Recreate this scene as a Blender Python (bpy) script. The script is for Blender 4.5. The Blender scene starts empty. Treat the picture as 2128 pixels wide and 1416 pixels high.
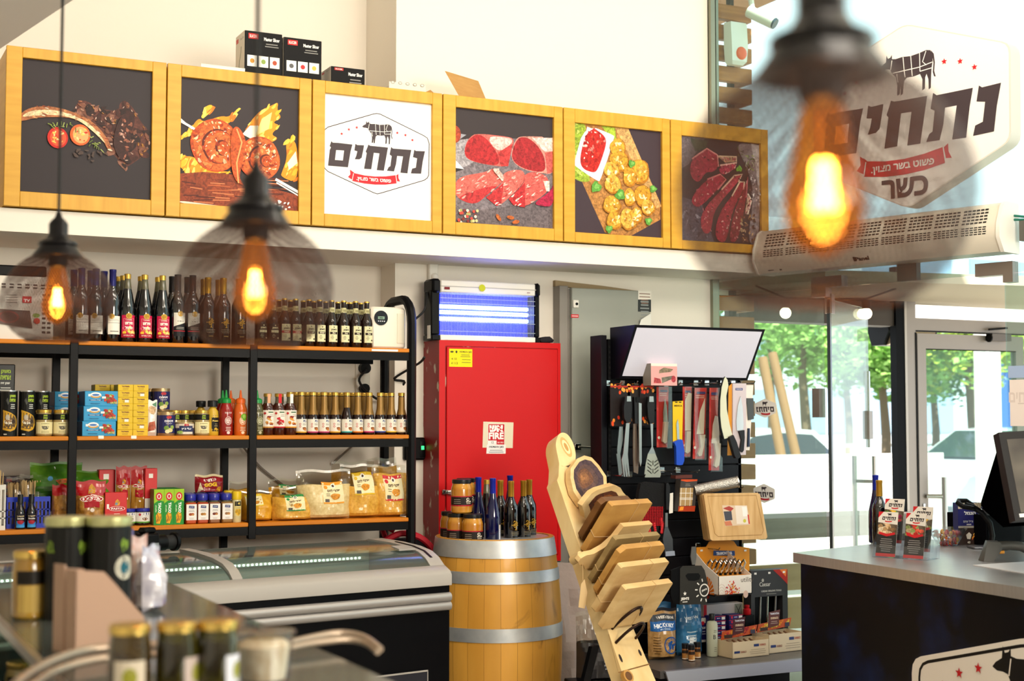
import bpy, bmesh, math, random
from math import sin, cos, pi, radians, atan2, sqrt
from mathutils import Vector as V, Matrix
from mathutils.geometry import tessellate_polygon
random.seed(7)
SC = bpy.context.scene
COL = SC.collection
# ---------------------------------------------------------------- camera
FPX, YAW, PITCH, CAMZ = 2950.0, radians(26.43), radians(3.24), 1.56
FW = V((sin(YAW)*cos(PITCH), cos(YAW)*cos(PITCH), sin(PITCH)))
RT = V((cos(YAW), -sin(YAW), 0)); UP = RT.cross(FW); CP = V((0, 0, CAMZ))
cam = bpy.data.cameras.new('camera'); camo = bpy.data.objects.new('camera', cam); COL.objects.link(camo)
cam.sensor_width = 36; cam.lens = FPX*36/2128; cam.clip_end = 300; cam.clip_start = 0.05
camo.matrix_world = Matrix(((RT.x, UP.x, -FW.x, 0), (RT.y, UP.y, -FW.y, 0), (RT.z, UP.z, -FW.z, CAMZ), (0, 0, 0, 1)))
cam.dof.use_dof = True; cam.dof.focus_distance = 6.95; cam.dof.aperture_fstop = 2.8; cam.dof.aperture_blades = 7
SC.camera = camo
# ---------------------------------------------------------------- exposure, sky, lights
SC.view_settings.view_transform = 'Standard'; SC.view_settings.look = 'None'
SC.view_settings.exposure = 0.0; SC.view_settings.gamma = 1; SC.view_settings.use_curve_mapping = False
cy = SC.cycles
cy.use_denoising = True; cy.max_bounces = 7; cy.transparent_max_bounces = 24; cy.caustics_reflective = False
cy.caustics_refractive = False; cy.sample_clamp_indirect = 6
W = bpy.data.worlds.new('sky'); SC.world = W; W.use_nodes = True
bg = W.node_tree.nodes['Background']; bg.inputs[0].default_value = (0.80, 0.91, 1.0, 1); bg.inputs[1].default_value = 2.2
def lamp(kind, loc, energy, col=(1, 1, 1), target=None, size=1.0, sy=None, name='ceiling_light'):
    l = bpy.data.lights.new(name, kind); l.energy = energy; l.color = col
    o = bpy.data.objects.new(name, l); COL.objects.link(o); o.location = loc
    if kind == 'AREA':
        l.size = size
        if sy: l.shape = 'RECTANGLE'; l.size_y = sy
    if target is not None:
        o.rotation_euler = (V(target)-V(loc)).to_track_quat('-Z', 'Y').to_euler()
    return o
s = lamp('SUN', (2, -4, 21), 13, (1, .95, .86), target=(5.5, 8.5, 5), name='sun'); s.data.angle = radians(1)
WARM = (1.0, .90, .77)
lamp('AREA', (1.9, 4.2, 4.35), 24, WARM, (2.2, 7.0, 2.4), 1.6, .25)
lamp('AREA', (4.0, 4.6, 4.35), 20, WARM, (4.2, 7.0, 2.4), 1.6, .25)
lamp('AREA', (2.6, 2.4, 4.35), 42, WARM, (2.9, 6.6, 1.0), 2.2, .4)
lamp('AREA', (1.2, 0.2, 4.3), 45, WARM, (1.6, 4.5, 1.0), 2.0, .5)
lamp('AREA', (4.6, 1.2, 4.3), 45, WARM, (4.2, 5.2, .9), 2.0, .5)
lamp('AREA', (3.1, -1.35, 2.5), 255, (1.0, .92, .80), (2.4, 7.0, 1.7), 2.6, 1.2, name='fill_light')  # added area fill behind the camera to brighten the shelves, no window there
# ---------------------------------------------------------------- pixel -> point on a real plane
def ray(x, y): return FW+RT*((x-1064)/FPX)-UP*((y-708)/FPX)
def atD(x, y, d): return CP+ray(x, y)*d
def atY(x, y, v): r = ray(x, y); return CP+r*(v/r.y)
def atZ(x, y, v): r = ray(x, y); return CP+r*((v-CAMZ)/r.z)
def atP(x, y, p, n): r = ray(x, y); n = V(n); return CP+r*((V(p)-CP).dot(n)/r.dot(n))
# ---------------------------------------------------------------- materials
def lin(h):
    if isinstance(h, str):
        h = h.lstrip('#'); h = [int(h[i:i+2], 16)/255 for i in (0, 2, 4)]
    return tuple(c/12.92 if c <= .04045 else ((c+.055)/1.055)**2.4 for c in h)
MATS = {}
def mat(name, col='#808080', rough=.5, metal=0, emit=0, coat=0, trans=0, alpha=1, spec=.32, noise=None, bump=None):
    """noise = (second colour, scale xyz, detail, low, high): object-space mottling; bump = (scale, strength)"""
    if name in MATS: return MATS[name]
    m = bpy.data.materials.new(name); m.use_nodes = True; MATS[name] = m
    nt = m.node_tree; b = nt.nodes['Principled BSDF']; I = b.inputs
    c = (*lin(col), 1)
    I['Base Color'].default_value = c; I['Roughness'].default_value = rough; I['Metallic'].default_value = metal
    I['Specular IOR Level'].default_value = spec
    if coat: I['Coat Weight'].default_value = coat; I['Coat Roughness'].default_value = .08
    if trans: I['Transmission Weight'].default_value = trans
    if emit: I['Emission Color'].default_value = c; I['Emission Strength'].default_value = emit
    if noise or bump:
        tc = nt.nodes.new('ShaderNodeTexCoord')
    if noise:
        mp = nt.nodes.new('ShaderNodeMapping'); mp.inputs['Scale'].default_value = noise[1]
        nz = nt.nodes.new('ShaderNodeTexNoise'); nz.inputs['Scale'].default_value = 1; nz.inputs['Detail'].default_value = noise[2]
        rp = nt.nodes.new('ShaderNodeValToRGB'); rp.color_ramp.elements[0].position = noise[3]; rp.color_ramp.elements[1].position = noise[4]
        rp.color_ramp.elements[0].color = c; rp.color_ramp.elements[1].color = (*lin(noise[0]), 1)
        L = nt.links.new; L(tc.outputs['Object'], mp.inputs[0]); L(mp.outputs[0], nz.inputs[0]); L(nz.outputs[0], rp.inputs[0]); L(rp.outputs[0], I['Base Color'])
    if bump:
        n2 = nt.nodes.new('ShaderNodeTexNoise'); n2.inputs['Scale'].default_value = bump[0]; n2.inputs['Detail'].default_value = 3
        bp = nt.nodes.new('ShaderNodeBump'); bp.inputs['Strength'].default_value = bump[1]; bp.inputs['Distance'].default_value = .01
        nt.links.new(tc.outputs['Object'], n2.inputs[0]); nt.links.new(n2.outputs[0], bp.inputs['Height']); nt.links.new(bp.outputs[0], I['Normal'])
    return m
def printmat(name, rough, mottle=0, coat=0):
    m = mat(name, rough=rough, coat=coat); nt = m.node_tree; b = nt.nodes['Principled BSDF']
    a = nt.nodes.new('ShaderNodeVertexColor'); a.layer_name = 'Col'; out = a.outputs[0]
    if mottle:
        tc = nt.nodes.new('ShaderNodeTexCoord'); nz = nt.nodes.new('ShaderNodeTexNoise'); nz.inputs['Scale'].default_value = 55; nz.inputs['Detail'].default_value = 5
        nz.inputs['Distortion'].default_value = 1.2
        rp = nt.nodes.new('ShaderNodeMapRange'); rp.inputs[1].default_value = .3; rp.inputs[2].default_value = .72; rp.inputs[3].default_value = 1-mottle; rp.inputs[4].default_value = 1+mottle*.6
        mx = nt.nodes.new('ShaderNodeVectorMath'); mx.operation = 'SCALE'
        nt.links.new(tc.outputs['Object'], nz.inputs[0]); nt.links.new(nz.outputs[0], rp.inputs[0]); nt.links.new(out, mx.inputs[0]); nt.links.new(rp.outputs[0], mx.inputs['Scale']); out = mx.outputs[0]
    nt.links.new(out, b.inputs['Base Color']); b.inputs['Specular IOR Level'].default_value = .25; return m
def glassmat(name, tint, gl=.12, rough=.02, dirt=0):
    """thin clear sheet: mostly transparent, with a Fresnel reflection"""
    m = bpy.data.materials.new(name); m.use_nodes = True; MATS[name] = m; nt = m.node_tree; nt.nodes.clear(); L = nt.links.new
    o = nt.nodes.new('ShaderNodeOutputMaterial'); t = nt.nodes.new('ShaderNodeBsdfTransparent'); g = nt.nodes.new('ShaderNodeBsdfGlossy')
    t.inputs[0].default_value = (*lin(tint), 1); g.inputs['Roughness'].default_value = rough
    f = nt.nodes.new('ShaderNodeLayerWeight'); pw = nt.nodes.new('ShaderNodeMath'); pw.operation = 'POWER'; pw.inputs[1].default_value = 5; ad = nt.nodes.new('ShaderNodeMath'); ad.inputs[1].default_value = gl; ad.use_clamp = True
    mx = nt.nodes.new('ShaderNodeMixShader'); L(f.outputs['Facing'], pw.inputs[0]); L(pw.outputs[0], ad.inputs[0]); L(ad.outputs[0], mx.inputs[0]); L(t.outputs[0], mx.inputs[1]); L(g.outputs[0], mx.inputs[2]); last = mx.outputs[0]
    if dirt:
        d = nt.nodes.new('ShaderNodeBsdfDiffuse'); d.inputs[0].default_value = (.75, .85, .85, 1); m2 = nt.nodes.new('ShaderNodeMixShader'); m2.inputs[0].default_value = dirt
        L(last, m2.inputs[1]); L(d.outputs[0], m2.inputs[2]); last = m2.outputs[0]
    L(last, o.inputs[0]); return m
PR = printmat('printed_card', .45); PRG = printmat('printed_gloss', .5); PRF = printmat('printed_food', .5, .55)
PRL = printmat('printed_label', .5)
BLACK = mat('black_metal', '#060608', .42, spec=.12); BLACKP = mat('black_plastic', '#070708', .45, spec=.15)
STEEL = mat('brushed_steel', '#b9b6b2', .3, 1); CHROME = mat('chrome', '#d9d9d6', .12, 1); GALV = mat('galvanised', '#b4b8bc', .4, .6, noise=('#cfd1d1', (9, 9, 9), 4, .35, .7))
ALU = mat('aluminium_frame', '#9a8f86', .45, .55); WHITEP = mat('white_plastic', '#e8e4da', .4); PAPER = mat('white_paper', '#efece4', .7)
CARD = mat('cardboard', '#b98d52', .8, noise=('#a97c45', (8, 8, 60), 3, .3, .8)); GOLD = mat('gold_foil', '#b98a2c', .32, .75); BRASS = mat('brass_lid', '#c9a24a', .3, .8)
FILM = glassmat('clear_film', '#f4f2ec', .10, .12); PANE = glassmat('clear_glass', '#e6f2ee', .03, .01, dirt=.02); PANED = glassmat('dusty_glass', '#eaf4ee', .03, .01, dirt=.09); PANE2 = glassmat('counter_glass', '#9fb0a8', .06, .12, dirt=.05)
WINE = mat('dark_glass', '#07060a', .08, coat=.6, spec=.7); BROWNG = mat('brown_glass', '#1d0c05', .1, coat=.5); BLUEG = mat('blue_glass', '#060a3a', .1, coat=.6); NECKG = mat('pale_glass', '#5c5a46', .12, coat=.5)
SHELFW = mat('orange_board', '#cf7c16', .55, noise=('#ba690c', (1.2, 40, 40), 3, .3, .8)); MAPLE = mat('maple_veneer', '#d8a43a', .42, noise=('#c69028', (3, 3, 26), 4, .3, .75))
MAPLEH = mat('maple_veneer_across', '#d8a43a', .42, noise=('#c69028', (26, 3, 3), 4, .3, .75)); WALLM = mat('wall_paint', '#ebe4d8', .75, bump=(60, .03))
# ---------------------------------------------------------------- mesh builder
FONTCACHE = {}
def fontmesh(s, bold=0):
    k = (s, bold)
    if k not in FONTCACHE:
        if any('\u0590' <= ch <= '\u05ff' for ch in s): s = s[::-1]
        c = bpy.data.curves.new('lettering', 'FONT'); c.body = s; c.size = 1; c.resolution_u = 2; c.offset = bold; c.align_x = 'CENTER'; c.align_y = 'CENTER'
        o = bpy.data.objects.new('lettering', c); COL.objects.link(o)
        dg = bpy.context.evaluated_depsgraph_get(); m = o.evaluated_get(dg).to_mesh()
        vs = [(v.co.x, v.co.y) for v in m.vertices]; fs = [tuple(p.vertices) for p in m.polygons]
        COL.objects.unlink(o); bpy.data.objects.remove(o); bpy.data.curves.remove(c)
        if vs:
            x0 = min(v[0] for v in vs); x1 = max(v[0] for v in vs); y0 = min(v[1] for v in vs); y1 = max(v[1] for v in vs)
            vs = [(v[0]-(x0+x1)/2, v[1]-(y0+y1)/2) for v in vs]; FONTCACHE[k] = (vs, fs, x1-x0, y1-y0)
        else: FONTCACHE[k] = ([], [], 1, 1)
    return FONTCACHE[k]
def chaikin(P, n=2):
    for _ in range(n): P = [q for i in range(len(P)) for q in ((P[i][0]*.75+P[(i+1) % len(P)][0]*.25, P[i][1]*.75+P[(i+1) % len(P)][1]*.25), (P[i][0]*.25+P[(i+1) % len(P)][0]*.75, P[i][1]*.25+P[(i+1) % len(P)][1]*.75))]
    return P
def spl(P, n=5):
    P = [V(p) for p in P]; out = []
    for i in range(len(P)-1):
        a, b, c, d = P[max(0, i-1)], P[i], P[i+1], P[min(len(P)-1, i+2)]
        for k in range(n): t = k/n; out.append((b*2+(c-a)*t+(a*2-b*5+c*4-d)*t*t+(b*3-a-c*3+d)*t**3)*.5)
    return out+[P[-1]]
class Art:
    """flat printed artwork: coloured shapes in a 2-D frame (metres), later laid on a plane or round a bottle"""
    def __init__(s, smooth=False): s.sh = []; s.sm = smooth
    def poly(s, pts, col, food=0):
        if s.sm and food < 2 and len(pts) > 4: pts = chaikin(pts)
        pts = [V((p[0], p[1], 0)) for p in pts]
        t = tessellate_polygon([pts]); s.sh.append(([(p.x, p.y) for p in pts], [tuple(q) for q in t], col, food)); return s
    def rect(s, x0, y0, x1, y1, col, food=0): s.sh.append(([(x0, y0), (x1, y0), (x1, y1), (x0, y1)], [(0, 1, 2, 3)], col, food)); return s
    def ell(s, cx, cy_, rx, ry, col, n=16, food=0, rot=0, wob=0):
        P = []
        for i in range(n):
            a = 2*pi*i/n; k = 1+wob*sin(3*a+cx*50)+wob*.7*sin(5*a+cy_*70); x, y = rx*k*cos(a), ry*k*sin(a); P.append((cx+x*cos(rot)-y*sin(rot), cy_+x*sin(rot)+y*cos(rot)))
        s.sh.append((P, [tuple(range(n))], col, food)); return s
    def line(s, pts, w, col, closed=False):
        n = len(pts); V_ = []; 
        for i in range(n):
            a = pts[(i-1) % n] if closed or i else pts[0]; b = pts[(i+1) % n] if closed or i < n-1 else pts[-1]
            dx, dy = b[0]-a[0], b[1]-a[1]; l = sqrt(dx*dx+dy*dy) or 1; V_ += [(pts[i][0]-dy/l*w/2, pts[i][1]+dx/l*w/2), (pts[i][0]+dy/l*w/2, pts[i][1]-dx/l*w/2)]
        F = [(2*i, 2*i+1, 2*((i+1) % n)+1, 2*((i+1) % n)) for i in range(n if closed else n-1)]
        s.sh.append((V_, F, col, 0)); return s
    def star(s, cx, cy_, r, col): 
        return s.poly([(cx+(r if i % 2 == 0 else r*.42)*sin(i*pi/5), cy_+(r if i % 2 == 0 else r*.42)*cos(i*pi/5)) for i in range(10)], col)
    def text(s, t, cx, cy_, h, col, bold=.02, w=None, rot=0):
        """h = cap height of the whole line; w = fit to this width"""
        vs, fs, tw, th = fontmesh(t, bold); k = h/th; kx = k if w is None else w/tw
        P = [(x*kx, y*k) for x, y in vs]
        s.sh.append(([(cx+x*cos(rot)-y*sin(rot), cy_+x*sin(rot)+y*cos(rot)) for x, y in P], fs, col, 0)); return s
    def lines(s, x0, x1, y, n, dy, h, col, seed=1):
        rr = random.Random(seed)
        for i in range(n):
            k = rr.uniform(.62, 1); c = (x0+x1)/2; s.rect(c-(x1-x0)*k/2, y-i*dy-h, c+(x1-x0)*k/2, y-i*dy, col)
        return s
class M:
    def __init__(s): s.v = []; s.f = []; s.mi = []; s.c = []; s.mats = []; s.x = None
    def add(s, vs, fs, m, col=(0, 0, 0)):
        n = len(s.v)
        s.v += [tuple(s.x @ V(p)) if s.x is not None else tuple(p) for p in vs]
        if m not in s.mats: s.mats.append(m)
        i = s.mats.index(m); s.f += [tuple(q+n for q in f) for f in fs]; s.mi += [i]*len(fs); s.c += [col]*len(fs); return s
    def box(s, x0, y0, z0, x1, y1, z1, m, ch=0, col=(0, 0, 0)):
        if ch <= 0:
            return s.add([(x0, y0, z0), (x1, y0, z0), (x1, y1, z0), (x0, y1, z0), (x0, y0, z1), (x1, y0, z1), (x1, y1, z1), (x0, y1, z1)],
                  [(0, 3, 2, 1), (4, 5, 6, 7), (0, 1, 5, 4), (1, 2, 6, 5), (2, 3, 7, 6), (3, 0, 4, 7)], m, col)
        P = []
        for X, sx in ((x0, 1), (x1, -1)):
            for Y_, sy in ((y0, 1), (y1, -1)):
                for Z_, sz in ((z0, 1), (z1, -1)): P += [(X, Y_+sy*ch, Z_+sz*ch), (X+sx*ch, Y_, Z_+sz*ch), (X+sx*ch, Y_+sy*ch, Z_)]
        return s.hull(P, m, col)
    def hull(s, P, m, col=(0, 0, 0)):
        bm = bmesh.new()
        for p in P: bm.verts.new(p)
        r = bmesh.ops.convex_hull(bm, input=bm.verts); bmesh.ops.dissolve_limit(bm, angle_limit=.01, verts=bm.verts, edges=bm.edges)
        bm.verts.ensure_lookup_table(); bm.verts.index_update(); bmesh.ops.recalc_face_normals(bm, faces=bm.faces)
        s.add([tuple(v.co) for v in bm.verts], [tuple(v.index for v in f.verts) for f in bm.faces], m, col); bm.free(); return s
    def lathe(s, prof, m, seg=20, col=(0, 0, 0), c=(0, 0, 0), a0=0):
        """prof: (r, z) or (r, z, material) - the material of the band above that point"""
        n0 = []; V_ = []
        for p in prof:
            for k in range(seg): a = a0+2*pi*k/seg; V_.append((c[0]+p[0]*cos(a), c[1]+p[0]*sin(a), c[2]+p[1]))
        mm = m
        base = len(s.v); first = True
        for i in range(len(prof)-1):
            if len(prof[i]) > 2: mm = prof[i][2]
            F = [(i*seg+k, i*seg+(k+1) % seg, (i+1)*seg+(k+1) % seg, (i+1)*seg+k) for k in range(seg)]
            if first: s.add(V_, F, mm, col); first = False
            else:
                if mm not in s.mats: s.mats.append(mm)
                s.f += [tuple(q+base for q in f) for f in F]; s.mi += [s.mats.index(mm)]*len(F); s.c += [col]*len(F)
        for end, rev in ((0, True), (len(prof)-1, False)):
            if prof[end][0] > 1e-4:
                f = tuple(base+end*seg+k for k in range(seg)); f = f[::-1] if rev else f
                s.f.append(f); m2 = m if rev else mm; s.mi.append(s.mats.index(m2) if m2 in s.mats else 0); s.c.append(col)
        return s
    def tube(s, pts, r, m, seg=8, closed=False, col=(0, 0, 0)):
        P = [V(p) for p in pts]; n = len(P); V_ = []; prev = None
        for i in range(n):
            a = P[i-1] if (closed or i) else P[0]; b = P[(i+1) % n] if (closed or i < n-1) else P[-1]
            t = (b-a).normalized()
            if prev is None: u = t.cross(V((0, 0, 1)) if abs(t.z) < .9 else V((1, 0, 0))).normalized()
            else: u = (prev-t*prev.dot(t)).normalized()
            prev = u; w = t.cross(u); rr = r[i] if isinstance(r, (list, tuple)) else r
            for k in range(seg): q = 2*pi*(k+.5)/seg; V_.append(P[i]+u*(rr*cos(q))+w*(rr*sin(q)))
        F = [(i*seg+k, i*seg+(k+1) % seg, ((i+1) % n)*seg+(k+1) % seg, ((i+1) % n)*seg+k) for i in range(n if closed else n-1) for k in range(seg)]
        if not closed: F += [tuple(range(seg))[::-1], tuple((n-1)*seg+k for k in range(seg))]
        return s.add(V_, F, m, col)
    def prism(s, poly, z0, z1, m, fr=None, col=(0, 0, 0)):
        """poly in (u, v); fr = (origin, u, v, w) frame; extruded from z0 to z1 along w"""
        o, u, v, w = fr or (V((0, 0, 0)), V((1, 0, 0)), V((0, 1, 0)), V((0, 0, 1)))
        n = len(poly); V_ = [o+u*p[0]+v*p[1]+w*z for z in (z0, z1) for p in poly]
        T = [tuple(t) for t in tessellate_polygon([[V((p[0], p[1], 0)) for p in poly]])]
        ar = sum(poly[i][0]*poly[(i+1) % n][1]-poly[(i+1) % n][0]*poly[i][1] for i in range(n))
        F = []
        for t in T:
            a, b, c_ = [poly[q] for q in t]
            if ((b[0]-a[0])*(c_[1]-a[1])-(b[1]-a[1])*(c_[0]-a[0])) < 0: t = t[::-1]
            F += [tuple(t[::-1]), tuple(q+n for q in t)]
        F += [((i, (i+1) % n, n+(i+1) % n, n+i) if ar > 0 else ((i+1) % n, i, n+i, n+(i+1) % n)) for i in range(n)]
        return s.add(V_, F, m, col)
    def ball(s, c, r, m, col=(0, 0, 0), nu=12, nv=8, wob=0, seed=0):
        if not isinstance(r, (tuple, list)): r = (r, r, r)
        rr = random.Random(seed); V_ = [(c[0], c[1], c[2]-r[2])]
        for j in range(1, nv):
            b = -pi/2+pi*j/nv
            for k in range(nu):
                a = 2*pi*k/nu; q = 1+rr.uniform(-wob, wob); V_.append((c[0]+r[0]*q*cos(b)*cos(a), c[1]+r[1]*q*cos(b)*sin(a), c[2]+r[2]*q*sin(b)))
        V_.append((c[0], c[1], c[2]+r[2])); F = [(0, 1+(k+1) % nu, 1+k) for k in range(nu)]; e = len(V_)-1
        for j in range(nv-2): F += [(1+j*nu+k, 1+j*nu+(k+1) % nu, 1+(j+1)*nu+(k+1) % nu, 1+(j+1)*nu+k) for k in range(nu)]
        F += [(1+(nv-2)*nu+k, 1+(nv-2)*nu+(k+1) % nu, e) for k in range(nu)]
        return s.add(V_, F, m, col)
    def art(s, A, fr, step=.00012, mt=None, base=.0004):
        """lay artwork on the plane with frame (origin, u, v, normal)"""
        o, u, v, w = [V(q) for q in fr]
        for i, (P, F, col, food) in enumerate(A.sh):
            k = base+step*i; s.add([o+u*p[0]+v*p[1]+w*k for p in P], F, (PRF if food else (mt or PR)), lin(col))
        return s
    def wrap(s, A, r, z0, a0=-pi/2, step=.00012, mt=None, maxw=None, c=(0, 0)):
        """wrap artwork round an upright cylinder of radius r (or r(z)): u = arc length, v = height"""
        mw = maxw or (r(0) if callable(r) else r)*.4
        for i, (P, F, col, food) in enumerate(A.sh):
            T = []
            for f in F:
                for k in range(1, len(f)-1): T.append((P[f[0]], P[f[k]], P[f[k+1]]))
            out = []
            while T:
                t = T.pop()
                if max(p[0] for p in t)-min(p[0] for p in t) > mw:
                    e = max(range(3), key=lambda q: abs(t[q][0]-t[(q+1) % 3][0])); a, b, c_ = t[e], t[(e+1) % 3], t[(e+2) % 3]; m = ((a[0]+b[0])/2, (a[1]+b[1])/2); T += [(a, m, c_), (m, b, c_)]
                else: out.append(t)
            V_ = []
            for t in out:
                for p in t:
                    z = z0+p[1]; R = (r(z) if callable(r) else r)+.0006+step*i; rr = (r(z) if callable(r) else r); a = a0+p[0]/rr; V_.append((c[0]+R*cos(a), c[1]+R*sin(a), z))
            s.add(V_, [(3*k, 3*k+1, 3*k+2) for k in range(len(out))], (PRF if food else (mt or PRL)), lin(col))
        return s
    def mesh(s, name, smooth=True):
        me = bpy.data.meshes.new(name); me.from_pydata(s.v, [], s.f)
        for m in s.mats: me.materials.append(m)
        me.polygons.foreach_set('material_index', s.mi)
        if any(m in (PR, PRG, PRF, PRL) for m in s.mats):
            ca = me.color_attributes.new('Col', 'FLOAT_COLOR', 'CORNER'); d = []
            for p, c in zip(me.polygons, s.c): d += [*c, 1.0]*p.loop_total
            ca.data.foreach_set('color', d)
        if smooth:
            me.polygons.foreach_set('use_smooth', [True]*len(me.polygons)); me.set_sharp_from_angle(angle=radians(38))
        me.update(); return me
# ---------------------------------------------------------------- objects
def obj(name, data, parent=None, loc=None, rot=None):
    if isinstance(data, M): data = data.mesh(name)
    o = bpy.data.objects.new(name, data); COL.objects.link(o)
    if parent: o.parent = parent
    if loc is not None: o.location = loc
    if rot is not None: o.rotation_euler = rot if isinstance(rot, (tuple, list)) else (0, 0, rot)
    return o
def tag(o, label=None, cat=None, group=None, kind=None):
    if label: o['label'] = label
    if cat: o['category'] = cat
    if group: o['group'] = group
    if kind: o['kind'] = kind
    return o
def struct(name, m): return tag(obj(name, m), kind='structure')
def put(kind, name, parts, label, cat, loc=(0, 0, 0), rot=0, group=None):
    """a thing: parts = [(part name, mesh builder, [sub-parts])]; one part named None makes the thing a single mesh"""
    if len(parts) == 1 and parts[0][0] is None: r = obj(name, parts[0][1], None, loc, rot)
    else:
        r = obj(name, None, None, loc, rot)
        for p in parts:
            c = obj(p[0], p[1], r)
            if len(p) > 2:
                for q in p[2]: obj(q[0], q[1], c)
    return tag(r, label, cat, group, kind)
def thing(name, parts, label, cat, loc=(0, 0, 0), rot=0, group=None): return put(None, name, parts, label, cat, loc, rot, group)
def dup(root, loc, rot=None, label=None, group=None):
    r = root.copy(); COL.objects.link(r); r.location = loc
    if rot is not None: r.rotation_euler = rot if isinstance(rot, (tuple, list)) else (0, 0, rot)
    if label: r['label'] = label
    if group: r['group'] = group
    for ch in list(root.children):
        c = ch.copy(); COL.objects.link(c); c.parent = r
        for g in ch.children:
            d = g.copy(); COL.objects.link(d); d.parent = c
    return r
ORD = ['first', 'second', 'third', 'fourth', 'fifth', 'sixth', 'seventh', 'eighth', 'ninth', 'tenth', 'eleventh', 'twelfth']
X_, Y_, Z_ = V((1, 0, 0)), V((0, 1, 0)), V((0, 0, 1))
FRONT = lambda o: (V(o), X_, Z_, -Y_)          # artwork on a face that looks towards -Y
# ================================================================ the room
FP, FN, FD = V((4.86, 7.1, 0)), V((.959, .282, 0)).normalized(), V((.282, -.959, 0)).normalized()   # shop-front glass: point, normal, direction towards the camera
def fac(x, y, off=0): return atP(x, y, FP+FN*off, FN)
def fs(p): return (V(p)-FP).dot(FD)            # distance along the shop front
def frame(o, u, v=Z_): u = V(u).normalized(); v = V(v).normalized(); return (V(o), u, v, u.cross(v))
m = M(); m.prism([(-1.2, -1.5), (7.39, -1.5), (4.86, 7.1), (4.86, 7.55), (-1.2, 7.55)], -.12, 0, mat('floor_tile', '#b0aaa2', .35, noise=('#a09a92', (6, 6, 6), 3, .3, .7)))
struct('floor', m)
m = M(); m.prism([(-1.2, -1.5), (7.39, -1.5), (4.86, 7.1), (4.86, 7.6), (-1.2, 7.6)], 4.6, 4.75, WALLM); struct('ceiling', m)
m = M(); m.prism([(.58, 6.45), (.58, 6.45), (1.55, 1.2), (-1.19, 1.2), (-1.19, 6.45)][1:], 3.06, 3.34, mat('bulkhead_paint', '#efe8e2', .8)); struct('ceiling_bulkhead', m)
m = M()
m.box(-1.2, 7.27, 0, 2.81, 7.6, 2.405, WALLM); m.box(2.81, 7.06, 0, 4.86, 7.6, 2.405, WALLM)
m.box(-1.2, 7.52, 2.51, 2.81, 7.7, 4.6, WALLM); m.box(2.81, 7.06, 2.51, 4.83, 7.7, 4.6, WALLM); struct('wall_back', m)
m = M(); m.box(-1.2, 6.64, 2.405, 4.98, 7.7, 2.51, WALLM); struct('trim_1', m)
m = M(); m.box(-1.35, -1.5, 0, -1.2, 7.6, 4.6, WALLM); struct('wall_left', m)
m = M(); m.box(-1.2, -1.65, 0, 7.4, -1.5, 4.6, WALLM); struct('wall_front', m)
# ---- shop-front glazing
def pane(name, s0, s1, z0, z1, mt=PANE, th=.012, off=0, kind='structure'):
    m = M(); m.prism([(s0, z0), (s1, z0), (s1, z1), (s0, z1)], off-th/2, off+th/2, mt, (FP, FD, Z_, FN))
    return tag(obj(name, m), kind=kind)
sj = fs(fac(1716, 900)); sr = fs(fac(2091, 700))
pane('window_1', .02, 8.9, 2.304, 4.58)
win2 = pane('window_2', .02, sj-.006, .02, 2.298, PANED)
pane('window_3', sr, 8.9, .02, 2.298)
m = M(); m.box(1.8, -1.5, 1.9, 4.4, -1.485, 3.1, PANE); struct('added_pane', m)  # invented pane on the unseen rear wall, put in behind the added fill lamp
# channel at the wall end
m = M(); m.box(4.835, 7.03, 2.52, 4.865, 7.07, 4.58, mat('channel', '#8d8f7e', .35, .8)); m.box(4.872, 7.03, 2.52, 4.89, 7.06, 4.58, MATS['channel']); m.box(4.835, 7.03, .0, 4.88, 7.06, 2.405, MATS['channel']); struct('trim_2', m)
SATIN = mat('satin_plate', '#8f857d', .4, .7)
def plate(s0, s1, z0, z1, off0=-.03, off1=.03, name='patch_fitting', label=None, extra=None):
    m = M(); m.prism([(s0, z0), (s1, z0), (s1, z1), (s0, z1)], off0, off1, SATIN, (FP, FD, Z_, FN))
    if extra: m.prism(extra, off0, off1, SATIN, (FP, FD, Z_, FN))
    if label: tag(obj(name, m), label, 'glass fitting')
    return m
def P2(x, y): p = fac(x, y); return fs(p), p.z
a, zt = P2(1692, 578); b, _ = P2(1755, 578); _, zb = P2(1712, 618); c_, zm = P2(1722, 598)
plate(a, b, zm, zt, label='L-shaped satin clamp joining glass transom and panel above the open glass door', extra=[(a, zb), (c_, zb), (c_, zm), (a, zm)])
a, zt = P2(2032, 550); b, _ = P2(2110, 545); _, zb = P2(2095, 588); c_, zm = P2(2090, 572)
plate(a, b, zm, zt, label='L-shaped satin clamp on glass transom beside the shop-front corner pane', extra=[(c_, zb), (b, zb), (b, zm), (c_, zm)])
a, zt = P2(1868, 548); b, zb = P2(1909, 582)
m = M(); m.prism([(a, zb), (b, zb), (b, zt), (a, zt)], -.02, .02, mat('green_glass_block', '#4c5a54', .2), (FP, FD, Z_, FN)); tag(obj('glass_stiffener_clamp', m), 'dark green square clamp over middle of the glass transom', 'glass fitting')
a, zt = P2(1694, 808); b, zb = P2(1709, 868)
plate(a, b, zb, zt, name='lock_plate', label='tall satin lock plate on edge of fixed glass panel beside open door')
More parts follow.
